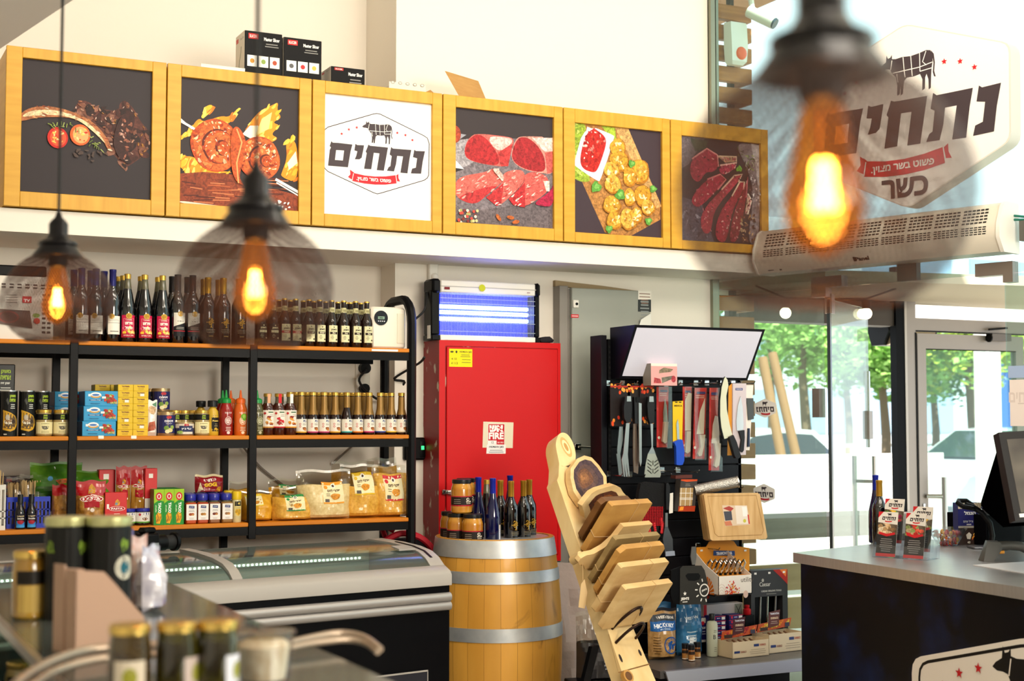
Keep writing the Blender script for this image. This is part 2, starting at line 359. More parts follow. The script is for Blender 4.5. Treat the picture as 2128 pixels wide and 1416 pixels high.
# open glass leaf, hinged at the joint and swung outwards
HP = FP+FD*(sj+.02)+FN*.01; HD = V((sin(radians(56)), cos(radians(56)), 0)); HN = HD.cross(Z_)
LW = .78
r = obj('door_1', None, None, HP); tag(r, kind='structure')
fr = (V((0, 0, 0)), HD, Z_, HN)
m = M(); m.prism([(.02, .03), (LW, .03), (LW, 2.24), (.02, 2.24)], -.006, .006, PANED, fr); obj('door_leaf', m, r)
m = M(); m.prism([(.0, 0), (.028, 0), (.028, 2.24), (.0, 2.24)], -.009, .009, mat('glass_edge', '#10222a', .15, spec=.8), fr); m.prism([(.0, 2.16), (.06, 2.16), (.06, 2.27), (0, 2.27)], -.02, .02, SATIN, fr); obj('door_hinge_edge', m, r)
for sgn in (-1, 1):
    m = M(); q = lambda u, z, n: HD*u+Z_*z+HN*n
    m.tube([q(LW-.1, .45, sgn*.06), q(LW-.1, 1.35, sgn*.06)], .014, STEEL, 10)
    for z in (.6, 1.2): m.tube([q(LW-.1, z, 0), q(LW-.1, z, sgn*.06)], .01, STEEL)
    obj('door_pull', m, r)
m = M(); m.prism([(LW-.05, 1.45), (LW+.03, 1.45), (LW+.03, 1.62), (LW-.05, 1.62)], -.02, .02, SATIN, fr); m.prism([(LW-.015, 1.4), (LW+.01, 1.4), (LW+.01, 1.86), (LW-.015, 1.86)], -.012, .012, CHROME, fr); obj('door_lock', m, r)
# ================================================================ outside
PAVE = mat('pavement', '#c9c4b8', .8, noise=('#b9b3a6', (2, 2, 2), 4, .3, .7))
m = M(); m.box(-30, 7.8, -.16, 80, 90, -.01, PAVE); m.prism([(4.87, 7.1), (7.5, -2), (60, -2), (60, 7.79), (4.87, 7.79)], -.16, -.012, PAVE); struct('ground', m)
m = M(); m.box(-30, 15, -.005, 80, 24, .004, mat('asphalt', '#7d7f84', .85)); struct('road', m)
# wooden slat cladding beside the shop front
SLAT = mat('cedar_slat', '#b5763c', .55, noise=('#8f5527', (3, 3, 40), 3, .3, .75)); DKG = mat('dark_gap', '#23231f', .7)
root = obj('slat_cladding', None, None, (4.93, 7.2, 0)); tag(root, 'tall cladding of horizontal cedar slats outside glass beside white wall', 'slat wall')
m = M(); m.box(0, .05, 0, .03, .09, 4.28, DKG); m.box(.2, .05, 0, .23, .09, 4.28, DKG); obj('batten_frame', m, root)
h = .1165
for k in range(32):
    m = M(); m.box(.015, 0, .03+k*h*1.115, .33, .05, .03+k*h*1.115+h*.80, SLAT, .004); m.box(.30, .05, .03+k*h*1.115, .33, .19, .03+k*h*1.115+h*.80, SLAT, .004)
    obj('slat', m, root)
# siren on the slats
p = atY(1525, 95, 7.17); m = M(); P = []
for z, w, d in ((-.13, .05, .04), (-.11, .068, .06), (-.02, .075, .065), (.12, .075, .055), (.135, .07, .05)): P += [(-w, 0, z), (w, 0, z), (-w*.8, -d, z), (w*.8, -d, z)]
m.hull(P, WHITEP); m2 = M(); m2.ball((.012, -.058, -.06), (.042, .022, .042), mat('amber_lens', '#d8562a', .2, emit=.3)); m3 = M(); m3.box(-.06, -.045, -.02, -.055, -.0, .1, WHITEP)
thing('alarm_siren', [('siren_housing', m), ('siren_lens', m2)], 'white alarm siren with orange lens on the cedar slats', 'siren', p)
p = atY(1560, 12, 7.1); m = M(); m.lathe([(.05, .05), (.05, .08)], WHITEP, 14); m.tube([(0, 0, .06), (.01, 0, -.01), (.02, -.02, -.04)], .018, WHITEP)
m2 = M(); m2.tube([(.0, .02, -.03), (.085, -.12, -.13)], .038, WHITEP, 12); m2.box(-.0, -.0, 0, .001, .001, .001, WHITEP); m3 = M(); m3.tube([(.084, -.119, -.129), (.09, -.127, -.136)], .034, mat('lens_black', '#1f3b4a', .1), 12)
thing('security_camera', [('camera_mount', m), ('camera_body', m2, [('camera_lens', m3)])], 'white bullet security camera under wooden eave beside the slats', 'camera', p)
m = M(); m.box(4.9, 7.0, 4.30, 5.6, 8.2, 4.36, SLAT); tag(obj('wooden_eave', m), 'cedar eave board above the bullet camera outside', 'eave')
# terrace: ceiling, dark beam, street-side glazing with aluminium door
m = M(); m.prism([(5.0, 7.18), (5.25, 6.5), (6.7, 6.2), (9.5, 6.2), (9.5, 7.6), (5.0, 7.6)], 2.37, 2.43, mat('terrace_ceiling', '#c3b49d', .8)); struct('ceiling_terrace', m)
m = M(); m.box(5.3, 7.42, 2.2, 6.6, 7.58, 2.36, mat('dark_beam', '#4a4039', .6)); m.box(6.2, 7.8, 2.25, 6.98, 7.95, 2.4, MATS['dark_beam']); struct('trim_3', m)
DY = 7.4; X0 = atY(1864, 800, DY).x; X1 = atY(1882, 800, DY).x; X2 = atY(1905, 800, DY).x; X3 = atY(2100, 800, DY).x
m = M(); m.box(X0, DY, 0, X1, DY+.06, 2.6, mat('black_post', '#050608', .5, spec=.1)); struct('trim_4', m)
m = M(); m.box(X1, DY, 0, X2, DY+.07, 2.9, ALU); m.box(X1-.004, DY-.004, 0, X1+.015, DY, 2.9, mat('alu_light', '#b8aca0', .4, .5)); m.box(X2-.008, DY-.005, 0, X2, DY, 2.16, BLACK); zt = atY(2000, 674, DY).z
m.box(X2, DY, 2.17, X3+.4, DY+.07, 2.26, ALU); m.box(X2, DY-.004, 2.165, X3+.4, DY, 2.175, BLACK); struct('trim_5', m)
r = obj('door_2', None, None, (X2+.012, DY, 0)); tag(r, kind='structure'); w = X3-X2+.12
m = M(); m.box(0, 0, .02, .075, .05, 2.155, ALU); m.box(w-.075, 0, .02, w, .05, 2.155, ALU); m.box(.075, 0, 2.05, w-.075, .05, 2.155, ALU); m.box(.075, 0, .02, w-.075, .05, .22, ALU); m.box(.075, -.002, 2.045, w-.075, 0, 2.052, BLACK); obj('door_frame', m, r)
m = M(); m.box(.075, .02, .22, w-.075, .032, 2.05, PANE); obj('door_glass', m, r)
m = M(); hx = .085; m.tube([(hx+.06, -.08, .45), (hx+.06, -.08, 1.18)], .02, STEEL, 10); m.tube([(.05, -.01, 1.05), (hx+.06, -.08, 1.05)], .016, STEEL); m.tube([(.05, -.01, .55), (hx+.06, -.08, .55)], .016, STEEL); obj('door_pull', m, r)
m = M(); m.box(.025, -.008, .96, .04, 0, 1.0, CHROME); obj('door_keyhole', m, r)
p = atY(2060, 703, DY-.03); m = M(); q = p-V((X2+.012, DY, 0)); m.box(q.x-.02, -.06, q.z-.02, q.x+.16, 0, q.z+.03, mat('closer_grey', '#6b625c', .4, .5)); m.tube([(q.x-.03, -.035, q.z), (q.x-.02, -.035, q.z)], .03, BLACK, 12); m.tube([(q.x-.02, -.03, q.z+.06), (q.x+.15, -.03, q.z+.075)], .008, BLACK); obj('door_closer', m, r)
# bar counter outside along the glass
GREYW = mat('grey_wood', '#8b8378', .7, noise=('#766e63', (1, 30, 30), 3, .3, .7)); TANW = mat('tan_wood', '#c7a670', .6, noise=('#b08d58', (2, 20, 20), 3, .3, .7))
m = M(); m.box(0, 0, .82, 1.35, .4, .95, GREYW, .006); m2 = M(); m2.box(.05, .35, .0, .12, .39, .82, GREYW); m3 = M(); m3.box(1.2, .35, 0, 1.27, .39, .82, GREYW); m4 = M(); m4.box(.02, .34, .45, 1.3, .38, .62, TANW); m5 = M(); m5.box(.02, .34, .2, 1.0, .38, .40, TANW)
thing('bar_counter', [('counter_top', m), ('leg', m2), ('leg', m3), ('rail', m4), ('rail', m5)], 'long grey timber bar counter outside behind the fixed glass panel', 'counter', (5.33, 7.25, 0))
st = None
for k, (x, y, l) in enumerate([(5.72, 6.62, 'tan wooden bar stool outside nearest the fixed glass panel'), (6.28, 6.9, 'tan wooden bar stool outside behind the open glass door')]):
    if not st:
        m = M(); m.lathe([(0, .68), (.17, .68), (.17, .72), (0, .725)], TANW, 16); ps = [('seat', m)]
        for a in range(4): q = M(); q.tube([(.11*cos(a*pi/2+.8), .11*sin(a*pi/2+.8), .68), (.2*cos(a*pi/2+.8), .2*sin(a*pi/2+.8), 0)], .016, TANW); ps.append(('leg', q))
        q = M(); q.tube([(.16*cos(a*pi/8), .16*sin(a*pi/8), .28) for a in range(16)], .011, BLACK, 6, True); ps.append(('foot_ring', q)); st = thing('bar_stool', ps, l, 'stool', (x, y, -.012), 0, 'bar stools outside')
    else: dup(st, (x, y, -.012), .5, l)
# white low boarded fence, poles, street, cars, trees
WF = mat('white_fence', '#eeeae0', .7)
m = M()
for k in range(9): m.box(0, 0, .05+k*.135, 3.2, .03, .184+k*.135, WF, .003)
PS = []
for k in range(4): m2 = M(); m2.box(k*1.03, .03, 0, k*1.03+.06, .09, 1.22, WF); PS.append(('post', m2))
thing('white_board_fence', [('boards', m)]+PS, 'low fence of white horizontal boards behind the bar counter', 'fence', (6.6, 10.4, -.01))
POLE = mat('brown_pole', '#8d6a48', .7)
for a, b, l in (((1585, 745), (1618, 920), 'brown leaning timber pole outside, nearer the gondola'), ((1605, 735), (1648, 920), 'brown leaning timber pole outside, further from the gondola')):
    p, q = atD(*a, 14.6+.5*(a[0] > 1590)), atD(*b, 14.2+.5*(a[0] > 1590)); q = p+(q-p)*(p.z+.01)/(p.z-q.z); m = M(); m.tube([V((0, 0, 0)), p-q], .05, POLE, 10); tag(obj('leaning_pole', m, None, q), l, 'pole', 'leaning poles')
def car(name, label, col, loc, rz):
    B = mat(name+'_paint', col, .25, .2, coat=.8); G = mat('car_window', '#2a3840', .08, spec=.8); T = mat('tyre', '#17171a', .8); ps = []
    m = M(); pr = [(-2.15, .32), (-2.1, .75), (-1.9, .92), (-1.55, .98), (-.75, 1.4), (-.2, 1.46), (.5, 1.42), (1.15, 1.0), (1.9, .86), (2.12, .66), (2.14, .32)]
    P = []
    m.prism(pr, -.82, .82, B, (V((0, 0, 0)), X_, Z_, -Y_)); ps.append(('body', m))
    for sg in (-1, 1):
        q = M(); q.prism([(-1.35, 1.0), (-.72, 1.34), (-.2, 1.39), (.45, 1.36), (1.0, 1.0)], sg*.822, sg*.835, G, (V((0, 0, 0)), X_, Z_, -Y_)); ps.append(('side_window', q))
        for x in (-1.35, 1.3):
            q = M(); q.tube([(x, sg*.68, .32), (x, sg*.86, .32)], .32, T, 20); q.tube([(x, sg*.86, .32), (x, sg*.87, .32)], .2, CHROME, 16); ps.append(('wheel', q))
    q = M(); q.prism([(-1.52, 1.0), (-.8, 1.38), (-.83, 1.41), (-1.56, 1.02)], -.7, .7, G, (V((0, 0, 0)), X_, Z_, -Y_)); ps.append(('rear_window', q)); q = M(); q.prism([(1.12, 1.03), (.56, 1.38), (.6, 1.41), (1.16, 1.05)], -.7, .7, G, (V((0, 0, 0)), X_, Z_, -Y_)); ps.append(('windscreen', q))
    thing(name, ps, label, 'car', loc, rz)
car('car', 'white car parked in the street seen through the open glass door', '#e9edf0', (12.6, 17.4, 0), radians(8))
car('car', 'silver grey car behind the white one, seen through fixed panel', '#9fb0bb', (10.6, 20.2, 0), radians(5))
car('car', 'pale blue car seen low through the aluminium door glass', '#b4c3cf', (17.0, 16.2, 0), radians(4))
car('car', 'dark blue car far behind, seen beside the leaning poles', '#35506b', (8.6, 22.6, 0), radians(3))
LEAFS = [mat('leaf_bright', '#c2d65a', .6), mat('leaf_mid', '#98c468', .6), mat('leaf_dark', '#6a9a5a', .6)]
def tree(label, loc, hgt, rad, lf, n=900, seed=1):
    rr = random.Random(seed); m = M(); m.tube([(0, 0, 0), (.05, .03, hgt*.35), (-.05, 0, hgt*.6), (.1, .05, hgt*.8)], [.11, .09, .07, .03], mat('bark', '#7a6a55', .9)); c = M(); cl = []
    for _ in range(14): a = rr.uniform(0, 6.28); b = rr.uniform(-.6, .9); d = rr.uniform(.3, .85)*rad; cl.append((d*cos(a)*cos(b), d*sin(a)*cos(b), hgt*.72+d*sin(b)*.8, rr.uniform(.3, .5)*rad))
    for _ in range(n):
        q = rr.choice(cl); a = rr.uniform(0, 6.28); b = math.asin(rr.uniform(-1, 1)); d = q[3]*rr.uniform(.55, 1); o = V((q[0]+d*cos(a)*cos(b), q[1]+d*sin(a)*cos(b), q[2]+d*sin(b)))
        u = V((rr.uniform(-1, 1), rr.uniform(-1, 1), rr.uniform(-.5, .5))).normalized(); v = u.cross(V((rr.uniform(-1, 1), rr.uniform(-1, 1), 1))).normalized(); k = rr.uniform(.05, .1)*rad/1.3
        c.add([o-u*k, o-v*k*.6, o+u*k, o+v*k*.6], [(0, 1, 2, 3)], lf if rr.random() < .75 else LEAFS[1])
    t = obj('street_tree', None, None, loc); obj('trunk', m, t); obj('crown', c, t); tag(t, label, 'tree', 'street trees')
for k, (px, d, h_, rd, lf, l) in enumerate(((2018, 24, 4.0, 1.25, 0, 'yellow-green slender street tree seen through the aluminium door glass'), (2085, 29, 4.4, 1.3, 0, 'yellow-green tree close to the blue banner, right of slender street tree'), (1672, 23.5, 4.0, 1.2, 1, 'light green round tree seen through the fixed glass panel'), (1602, 27, 4.7, 1.4, 2, 'dark green tree behind the leaning poles'), (1838, 25, 3.7, 1.3, 1, 'green tree seen between open glass door and black post'), (1762, 31, 4.1, 1.5, 1, 'broad green tree seen through the open glass leaf'), (1942, 31, 3.9, 1.4, 2, 'darker green tree at left edge of the aluminium door glass'))):
    p = atD(px, 800, d); tree(l, (p.x, p.y, 0), h_, rd, LEAFS[lf], 3200, k+3)
# railing, banner, buildings
m = M(); m2 = M(); m.box(0, 0, 1.0, 9, .05, 1.06, WF); m.box(0, 0, .12, 9, .05, .18, WF)
for k in range(46): m2.box(k*.2-.012, .012, .18, k*.2+.012, .036, 1.0, WF)
for k in (0, 23, 45): m.box(k*.2-.04, -.02, 0, k*.2+.04, .06, 1.1, WF)
thing('street_railing', [('rails', m), ('bars', m2)], 'white metal railing along the far pavement beyond the aluminium door', 'railing', (17, 24.2, 0))
m = M(); m.box(0, 0, 0, .8, .05, 2.0, mat('blue_banner', '#3566b8', .6)); m2 = M(); m2.tube([(.4, .1, -.8), (.4, .1, 2.05)], .05, ALU)
thing('street_banner', [('banner', m), ('pole', m2)], 'blue banner on a pole beside the street tree', 'banner', (21.5, 21.2, .8))
BG = mat('pale_building', '#c9d6e2', .6); BW = mat('building_window', '#8ea9c4', .2)
def building(label, x, y, w, d, h, nx, nz, z0=1.2):
    r = obj('building', None, None, (x, y, 0)); m = M(); m.box(0, 0, 0, w, d, h, BG); obj('wall', m, r)
    for i in range(nx):
        for k in range(nz): q = M(); X = w*(i+.18)/nx; Zq = z0+(h-z0)*k/nz; q.box(X, -.06, Zq, X+w*.64/nx, .0, Zq+(h-z0)*.6/nz, BW); obj('window', q, r)
    tag(r, label, 'building')
building('pale blue office building seen above the air curtain', 22, 34, 26, 8, 7.6, 12, 3)
building('pale low building across the street behind round tree', 4, 40, 17, 8, 4.6, 3, 1)
# awning over the street beyond the aluminium door
m = M(); m.box(0, 0, 0, 5.5, .3, .35, mat('white_awning', '#efe9df', .7)); m2 = M(); m2.box(2.0, .05, -2.8, 2.25, .25, 0, MATS['white_awning']); m3 = M(); m3.box(0, -.02, -.1, 5.5, .0, 0, mat('awning_edge', '#a79d90', .7))
thing('street_canopy', [('beam', m), ('post', m2)], 'white street canopy beam above the aluminium door transom', 'canopy', (11.2, 13.2, 2.78))
# string lights and heater under the terrace ceiling
CABLE = mat('black_cable', '#151515', .6); BULB = mat('lit_bulb', '#ffe7c0', .3, emit=9)
L0 = [atD(1570, 594, 8.45), atD(1632, 619, 8.4), atD(1715, 622, 8.45), atD(1800, 621, 8.55), atD(1862, 600, 8.7)]
m = M(); m.tube(L0, .006, CABLE, 6); tag(obj('string_light_cable', m), 'black cable of string lights sagging under the terrace ceiling', 'cable')
for p, l in ((L0[1], 'lit round bulb on cable behind the fixed glass panel'), (L0[3], 'lit round bulb on cable beside the open glass leaf')):
    m = M(); m.lathe([(0, -.01), (.03, -.01), (.026, -.06), (0, -.06)][::-1], CABLE, 12); m2 = M(); m2.ball((0, 0, -.09), .034, BULB, nu=14, nv=10); thing('string_light_bulb', [('socket', m), ('bulb', m2)], l, 'light bulb', p, 0, 'string light bulbs')
p = atD(1850, 690, 10.1); m = M(); m.prism([(-.09, .09), (-.12, .0), (-.06, -.1), (.06, -.1), (.1, 0), (.09, .09)], 0, .45, BLACKP, (V((0, 0, 0)), Y_, Z_, X_)); m2 = M(); m2.prism([(-.125, .09), (-.13, 0), (-.1, -.09), (-.06, -.1)][::-1]+[(-.05, -.09), (-.09, .0)][::1], .03, .42, mat('heater_grill', '#b09a78', .35, .6), (V((0, 0, 0)), Y_, Z_, X_)); 
thing('patio_heater', [('housing', m), ('grill', m2)], 'black patio heater hanging under the dark terrace beam', 'heater', p-V((.12, 0, 0)), 0)
m = M(); m.tube([(0, 0, 0), (0, .05, .12)], .02, BLACKP); 
# ================================================================ artwork helpers
def inside(p, poly):
    c = False; n = len(poly)
    for i in range(n):
        a, b = poly[i], poly[i-1]
        if (a[1] > p[1]) != (b[1] > p[1]) and p[0] < (b[0]-a[0])*(p[1]-a[1])/(b[1]-a[1])+a[0]: c = not c
    return c
def scatter(A, poly, n, cols, r, seed=1, food=1, asp=.6, rot=None):
    rr = random.Random(seed); x0 = min(p[0] for p in poly); x1 = max(p[0] for p in poly); y0 = min(p[1] for p in poly); y1 = max(p[1] for p in poly); k = 0; tries = 0
    while k < n and tries < n*20:
        tries += 1; p = (rr.uniform(x0, x1), rr.uniform(y0, y1))
        if inside(p, poly):
            q = r*rr.uniform(.5, 1.4); A.ell(p[0], p[1], q, q*asp*rr.uniform(.6, 1.2), rr.choice(cols), 8, food, rr.uniform(0, 3.1) if rot is None else rot+rr.uniform(-.3, .3), .15); k += 1
CY = 6.61; PY = 6.626                       # cabinet fronts, picture panels
class Px:
    """turns coordinates read off an enlarged crop (x0, y0, scale) into the plane Y = PY, relative to (ox, oz)"""
    def __init__(s, x0, y0, k, ox, oz, Y=PY): s.a = (x0, y0, k, ox, oz, Y)
    def __call__(s, *xy):
        x0, y0, k, ox, oz, Y = s.a; p = atY(x0+xy[0]/k, y0+xy[1]/k, Y); return (p.x-ox, p.z-oz)
    def L(s, pts): return [s(*p) for p in pts]
    def r(s, n): return n/s.a[2]*7/FPX
# the shop's emblem: traced once, in units of its own height
def logo():
    c0 = atY(640+460/3.218, 100+706/3.218, PY); h = .385; q = Px(640, 100, 3.218, c0.x, c0.z); S = lambda pts: [(x/h, z/h) for x, z in q.L(pts)]
    d = {'hex': S([(440, 440), (462, 437), (484, 441), (775, 585), (800, 602), (812, 640), (808, 850), (800, 868), (778, 884), (488, 970), (465, 975), (442, 968), (135, 825), (114, 805), (107, 780), (107, 570), (114, 545), (135, 528)]),
         'cow': S([(363, 525), (372, 516), (388, 508), (391, 485), (396, 498), (405, 496), (411, 488), (411, 503), (425, 507), (450, 507), (480, 513), (510, 512), (535, 509), (550, 514), (558, 530), (557, 555), (553, 575), (551, 600), (549, 641), (541, 645), (541, 610), (535, 590), (530, 600), (528, 638), (518, 642), (520, 605), (512, 584), (490, 586), (465, 583), (455, 590), (451, 610), (449, 634), (440, 638), (440, 606), (437, 632), (427, 635), (429, 600), (424, 570), (411, 555), (402, 537), (390, 533), (375, 532)]),
         'tail': S([(552, 514), (562, 530), (565, 560), (562, 588), (567, 608), (561, 606), (557, 590), (560, 560), (556, 532)]),
         'cuts': [S(l) for l in ([(411, 508), (405, 540)], [(452, 508), (455, 555), (458, 580)], [(480, 513), (484, 583)], [(512, 512), (512, 575)], [(412, 553), (510, 560), (556, 556)], [(512, 575), (553, 575)], [(535, 512), (522, 545), (535, 560)], [(428, 560), (432, 590)])],
         'letters': [S(l) for l in ([(157, 622), (166, 632), (205, 634), (298, 645), (286, 690), (268, 797), (135, 786), (147, 680), (155, 664), (146, 655)],
                     [(318, 640), (330, 648), (376, 650), (371, 680), (360, 733), (345, 744), (314, 743), (324, 720), (331, 690), (311, 684)],
                     [(405, 645), (416, 653), (536, 665), (526, 720), (508, 820), (461, 816), (479, 704), (441, 700), (424, 810), (376, 807), (394, 702), (387, 692), (397, 668)],
                     [(557, 661), (569, 672), (692, 681), (680, 740), (666, 838), (619, 833), (637, 724), (597, 721), (590, 775), (576, 825), (529, 820), (540, 796), (552, 790), (561, 722), (547, 712)],
                     [(712, 679), (722, 688), (783, 690), (768, 760), (757, 840), (689, 838), (697, 806), (722, 800), (731, 737), (703, 729)])],
         'hole': S([(189, 682), (242, 685), (234, 752), (181, 748)]),
         'ribbon': [S(l) for l in ([(306, 835), (380, 852), (450, 859), (520, 858), (587, 850), (593, 905), (520, 913), (450, 913), (380, 906), (295, 888)], [(282, 813), (309, 833), (299, 882), (268, 862), (284, 845)], [(605, 842), (590, 852), (597, 890), (617, 893), (606, 870)])],
         'rl': [S(l) for l in ([(305, 838), (296, 886)], [(588, 852), (595, 902)])],
         'stars': S([(226, 573), (274, 544), (327, 531), (598, 567), (652, 582), (699, 615)]), 'rt': S([(441, 882)])[0]}
    return d
LOGO = logo()
def put_logo(A, cx, cz, h, dark='#41363a', red='#c8202c', white='#f4f1ec', outline=True, hole=None, mirror=False, detail=True, kosher=False, fill=None):
    T = lambda pts: [(cx+(-x if mirror else x)*h, cz+z*h) for x, z in pts]
    if fill: A.poly(T([(x*1.08, z*1.08) for x, z in LOGO['hex']]), fill)
    if outline: A.line(T(LOGO['hex']), h*.011, dark, True)
    A.poly(T(LOGO['cow']), dark)
    if detail:
        A.poly(T(LOGO['tail']), dark)
        for l in LOGO['cuts']: A.line(T(l), h*.006, white)
    for l in LOGO['letters']: A.poly(T(l), dark)
    A.poly(T(LOGO['hole']), hole or white)
    for l in LOGO['ribbon']: A.poly(T(l), red)
    if detail:
        for l in LOGO['rl']: A.line(T(l), h*.008, white)
        for s_ in LOGO['stars']: p = T([s_])[0]; A.star(p[0], p[1], h*.022, red)
        p = T([LOGO['rt']])[0]; A.text('פשוט בשר מצוין.', p[0], p[1]-.005*h, h*.058, white, .03, h*.48)
    if kosher: p = T([(-.02, -.495)])[0]; A.text('כשר', p[0], p[1], h*.13, dark, .035)
    return A
# ================================================================ wall cabinets with picture doors
CB = [atY(x, y, CY).x for x, y in ((9, 265), (345.5, 290), (648, 318), (920, 345), (1171, 365), (1394, 390), (1598, 400))]
CZ0, CZ1 = 2.516, 3.238
PCORN = [((46, 120), (315, 151), (313, 417), (41, 398)), ((375.5, 161), (620, 186.5), (619, 440.5), (372.6, 422)), ((674, 193), (897, 218.7), (895.4, 460.5), (672, 444.3)),
         ((945, 223), (1149, 246), (1148.4, 475.4), (944.5, 463)), ((1193, 254), (1375, 276.6), (1373, 496), (1191.6, 482)), ((1414.4, 280), (1579.4, 302), (1578.6, 511), (1414.4, 499))]
def pic_steak(A, q):
    bone = q.L([(110, 680), (160, 640), (230, 625), (330, 630), (430, 660), (520, 700), (590, 760), (640, 830), (660, 890), (630, 880), (600, 810), (540, 745), (460, 705), (380, 690), (280, 690), (200, 695), (110, 720)])
    meat = q.L([(430, 650), (465, 590), (510, 592), (560, 625), (640, 650), (700, 650), (705, 600), (745, 597), (790, 640), (830, 720), (872, 760), (882, 840), (862, 900), (800, 950), (740, 988), (715, 975), (690, 930), (650, 900), (640, 860), (600, 780), (520, 720), (430, 690)])
    A.poly(meat, '#5c3128', 1); scatter(A, meat, 90, ['#2a1412', '#3a1b16', '#7a4a38', '#8f5f4c', '#4a241c'], q.r(26), 3); scatter(A, meat, 60, ['#b98a72', '#d3b0a0', '#93583c', '#a9702f'], q.r(9), 4, asp=.4)
    A.poly(bone, '#b06c42', 1); A.poly(q.L([(120, 690), (170, 655), (250, 645), (340, 650), (430, 680), (520, 722), (585, 790), (630, 860), (560, 785), (470, 712), (380, 682), (280, 676), (190, 684)]), '#efd2a4', 1)
    scatter(A, bone, 30, ['#f3e2c4', '#8a3f22', '#d89a66'], q.r(12), 5, asp=.3, rot=-.3)
    A.poly(q.L([(660, 830), (700, 690), (760, 660), (800, 700), (770, 780), (760, 900), (720, 960), (680, 900)]), '#3a1c18', 1); scatter(A, q.L([(690, 840), (720, 700), (780, 690), (770, 820), (730, 950)]), 25, ['#a0604a', '#6a3626', '#c99a88'], q.r(10), 6)
    for (x, y, c1, c2) in ((338, 812, '#c4241a', '#dd5532'), (470, 796, '#e0602a', '#f0a468')):
        p = q(x, y); A.ell(p[0], p[1], q.r(54), q.r(58), c1, 20); A.ell(p[0]+q.r(3), p[1], q.r(42), q.r(46), c2, 18); scatter(A, [(p[0]-q.r(30), p[1]-q.r(34)), (p[0]+q.r(30), p[1]-q.r(34)), (p[0]+q.r(30), p[1]+q.r(34)), (p[0]-q.r(30), p[1]+q.r(34))], 16, ['#f3c25a', '#c93a22', '#f6d58e'], q.r(9), int(x), 0)
    rr = random.Random(2)
    for a, b in (((295, 735), (350, 745)), ((360, 715), (460, 760)), ((520, 800), (590, 880)), ((530, 850), (580, 840))):
        for k in range(7): t = k/6; x, y = a[0]+(b[0]-a[0])*t, a[1]+(b[1]-a[1])*t; A.line(q.L([(x, y), (x+rr.uniform(-30, 30), y+rr.uniform(-30, 30))]), q.r(5), rr.choice(['#7d8a3a', '#9aa35a', '#5c6a2c']))
    scatter(A, q.L([(420, 880), (640, 900), (560, 960), (420, 930)]), 20, ['#4a3a34'], q.r(12), 9, 0)
def pic_sausage(A, q):
    fl = [[(1060, 800), (1120, 760), (1170, 690), (1200, 720), (1300, 680), (1350, 690), (1405, 630), (1385, 690), (1330, 740), (1200, 760), (1120, 800), (1060, 815)], [(1425, 800), (1470, 720), (1530, 650), (1600, 620), (1640, 598), (1630, 650), (1660, 695), (1600, 720), (1655, 740), (1590, 790), (1645, 815), (1570, 850), (1500, 830), (1430, 790)], [(1195, 690), (1210, 640), (1245, 632), (1250, 650), (1225, 655)], [(1660, 1010), (1690, 930), (1680, 830), (1720, 810), (1752, 870), (1752, 1080), (1650, 1040)], [(1060, 920), (1150, 920), (1230, 1000), (1350, 1010), (1370, 1020), (1060, 1020)]]
    for i, f in enumerate(fl): A.poly(q.L(f), '#ee941c', 0); scatter(A, q.L(f), 24, ['#f7b62e', '#ffd86a', '#e2751a', '#fbc84a'], q.r(22), 20+i, 0, .4, 1.0)
    A.poly(q.L([(1425, 790), (1470, 740), (1520, 740), (1500, 830)]), '#fff3d8'); A.poly(q.L([(1500, 800), (1540, 700), (1600, 660), (1580, 760)]), '#ffe08a'); A.poly(q.L([(1690, 960), (1740, 890), (1750, 960), (1700, 1000)]), '#fff0d0')
    A.poly(q.L([(1055, 1022), (1200, 1012), (1400, 1030), (1440, 1100), (1640, 1120), (1755, 1150), (1755, 1260), (1055, 1210)]), '#8e3c1e', 2)
    rr = random.Random(5)
    for k in range(40): x = rr.uniform(1060, 1600); y = rr.uniform(1035, 1190); A.line(q.L([(x, y), (x+rr.uniform(60, 150), y+rr.uniform(-4, 14))]), q.r(6), rr.choice(['#b65a30', '#6c2814', '#c8764a', '#4d1a0e']))
    A.poly(q.L([(1055, 1180), (1200, 1200), (1400, 1225), (1400, 1240), (1055, 1196)]), '#f2d8c4')
    for a, b, w in (((1040, 700), (1170, 775), 14), ((1050, 690), (1130, 760), 8), ((1620, 1055), (1760, 1135), 16), ((1625, 1075), (1760, 1155), 8)): A.line(q.L([a, b]), q.r(w), '#efe6e4')
    for (cx, cy_, rx, ry) in ((1265, 855, 140, 152), (1525, 935, 122, 128)):
        for k, (f, c) in enumerate(((1, '#c9501f'), (.93, '#d9662c'), (.66, '#5c1a0a'), (.62, '#d2561f'), (.55, '#de6e33'), (.3, '#5c1a0a'), (.26, '#cf5820'))): p = q(cx+rx*.06*k, cy_+ry*.02*k); A.ell(p[0], p[1], q.r(rx*f), q.r(ry*f), c, 30, k not in (2, 5), 0, .015)
        p0 = q(cx, cy_); P = [(p0[0]+q.r(rx)*cos(a)*.92, p0[1]+q.r(ry)*sin(a)*.92) for a in [i*pi/10 for i in range(20)]]
        scatter(A, P, 70, ['#a33210', '#f09a52', '#e5793a', '#ffd9a8', '#b8401a'], q.r(12), int(cx), 1); scatter(A, P, 26, ['#fff0dc', '#ffd0a0'], q.r(7), int(cx)+1, 0, .3)
    A.poly(q.L([(1360, 760), (1400, 740), (1450, 830), (1430, 930), (1400, 1060), (1440, 1100), (1370, 1060), (1350, 900)]), '#cf5722', 1); A.line(q.L([(1390, 760), (1420, 840), (1390, 960), (1400, 1080)]), q.r(8), '#f3a565')
    scatter(A, q.L([(1360, 1180), (1500, 1160), (1700, 1200), (1710, 1240), (1400, 1230)]), 60, ['#fff6ee', '#f3e2da'], q.r(9), 33, 0, .8)
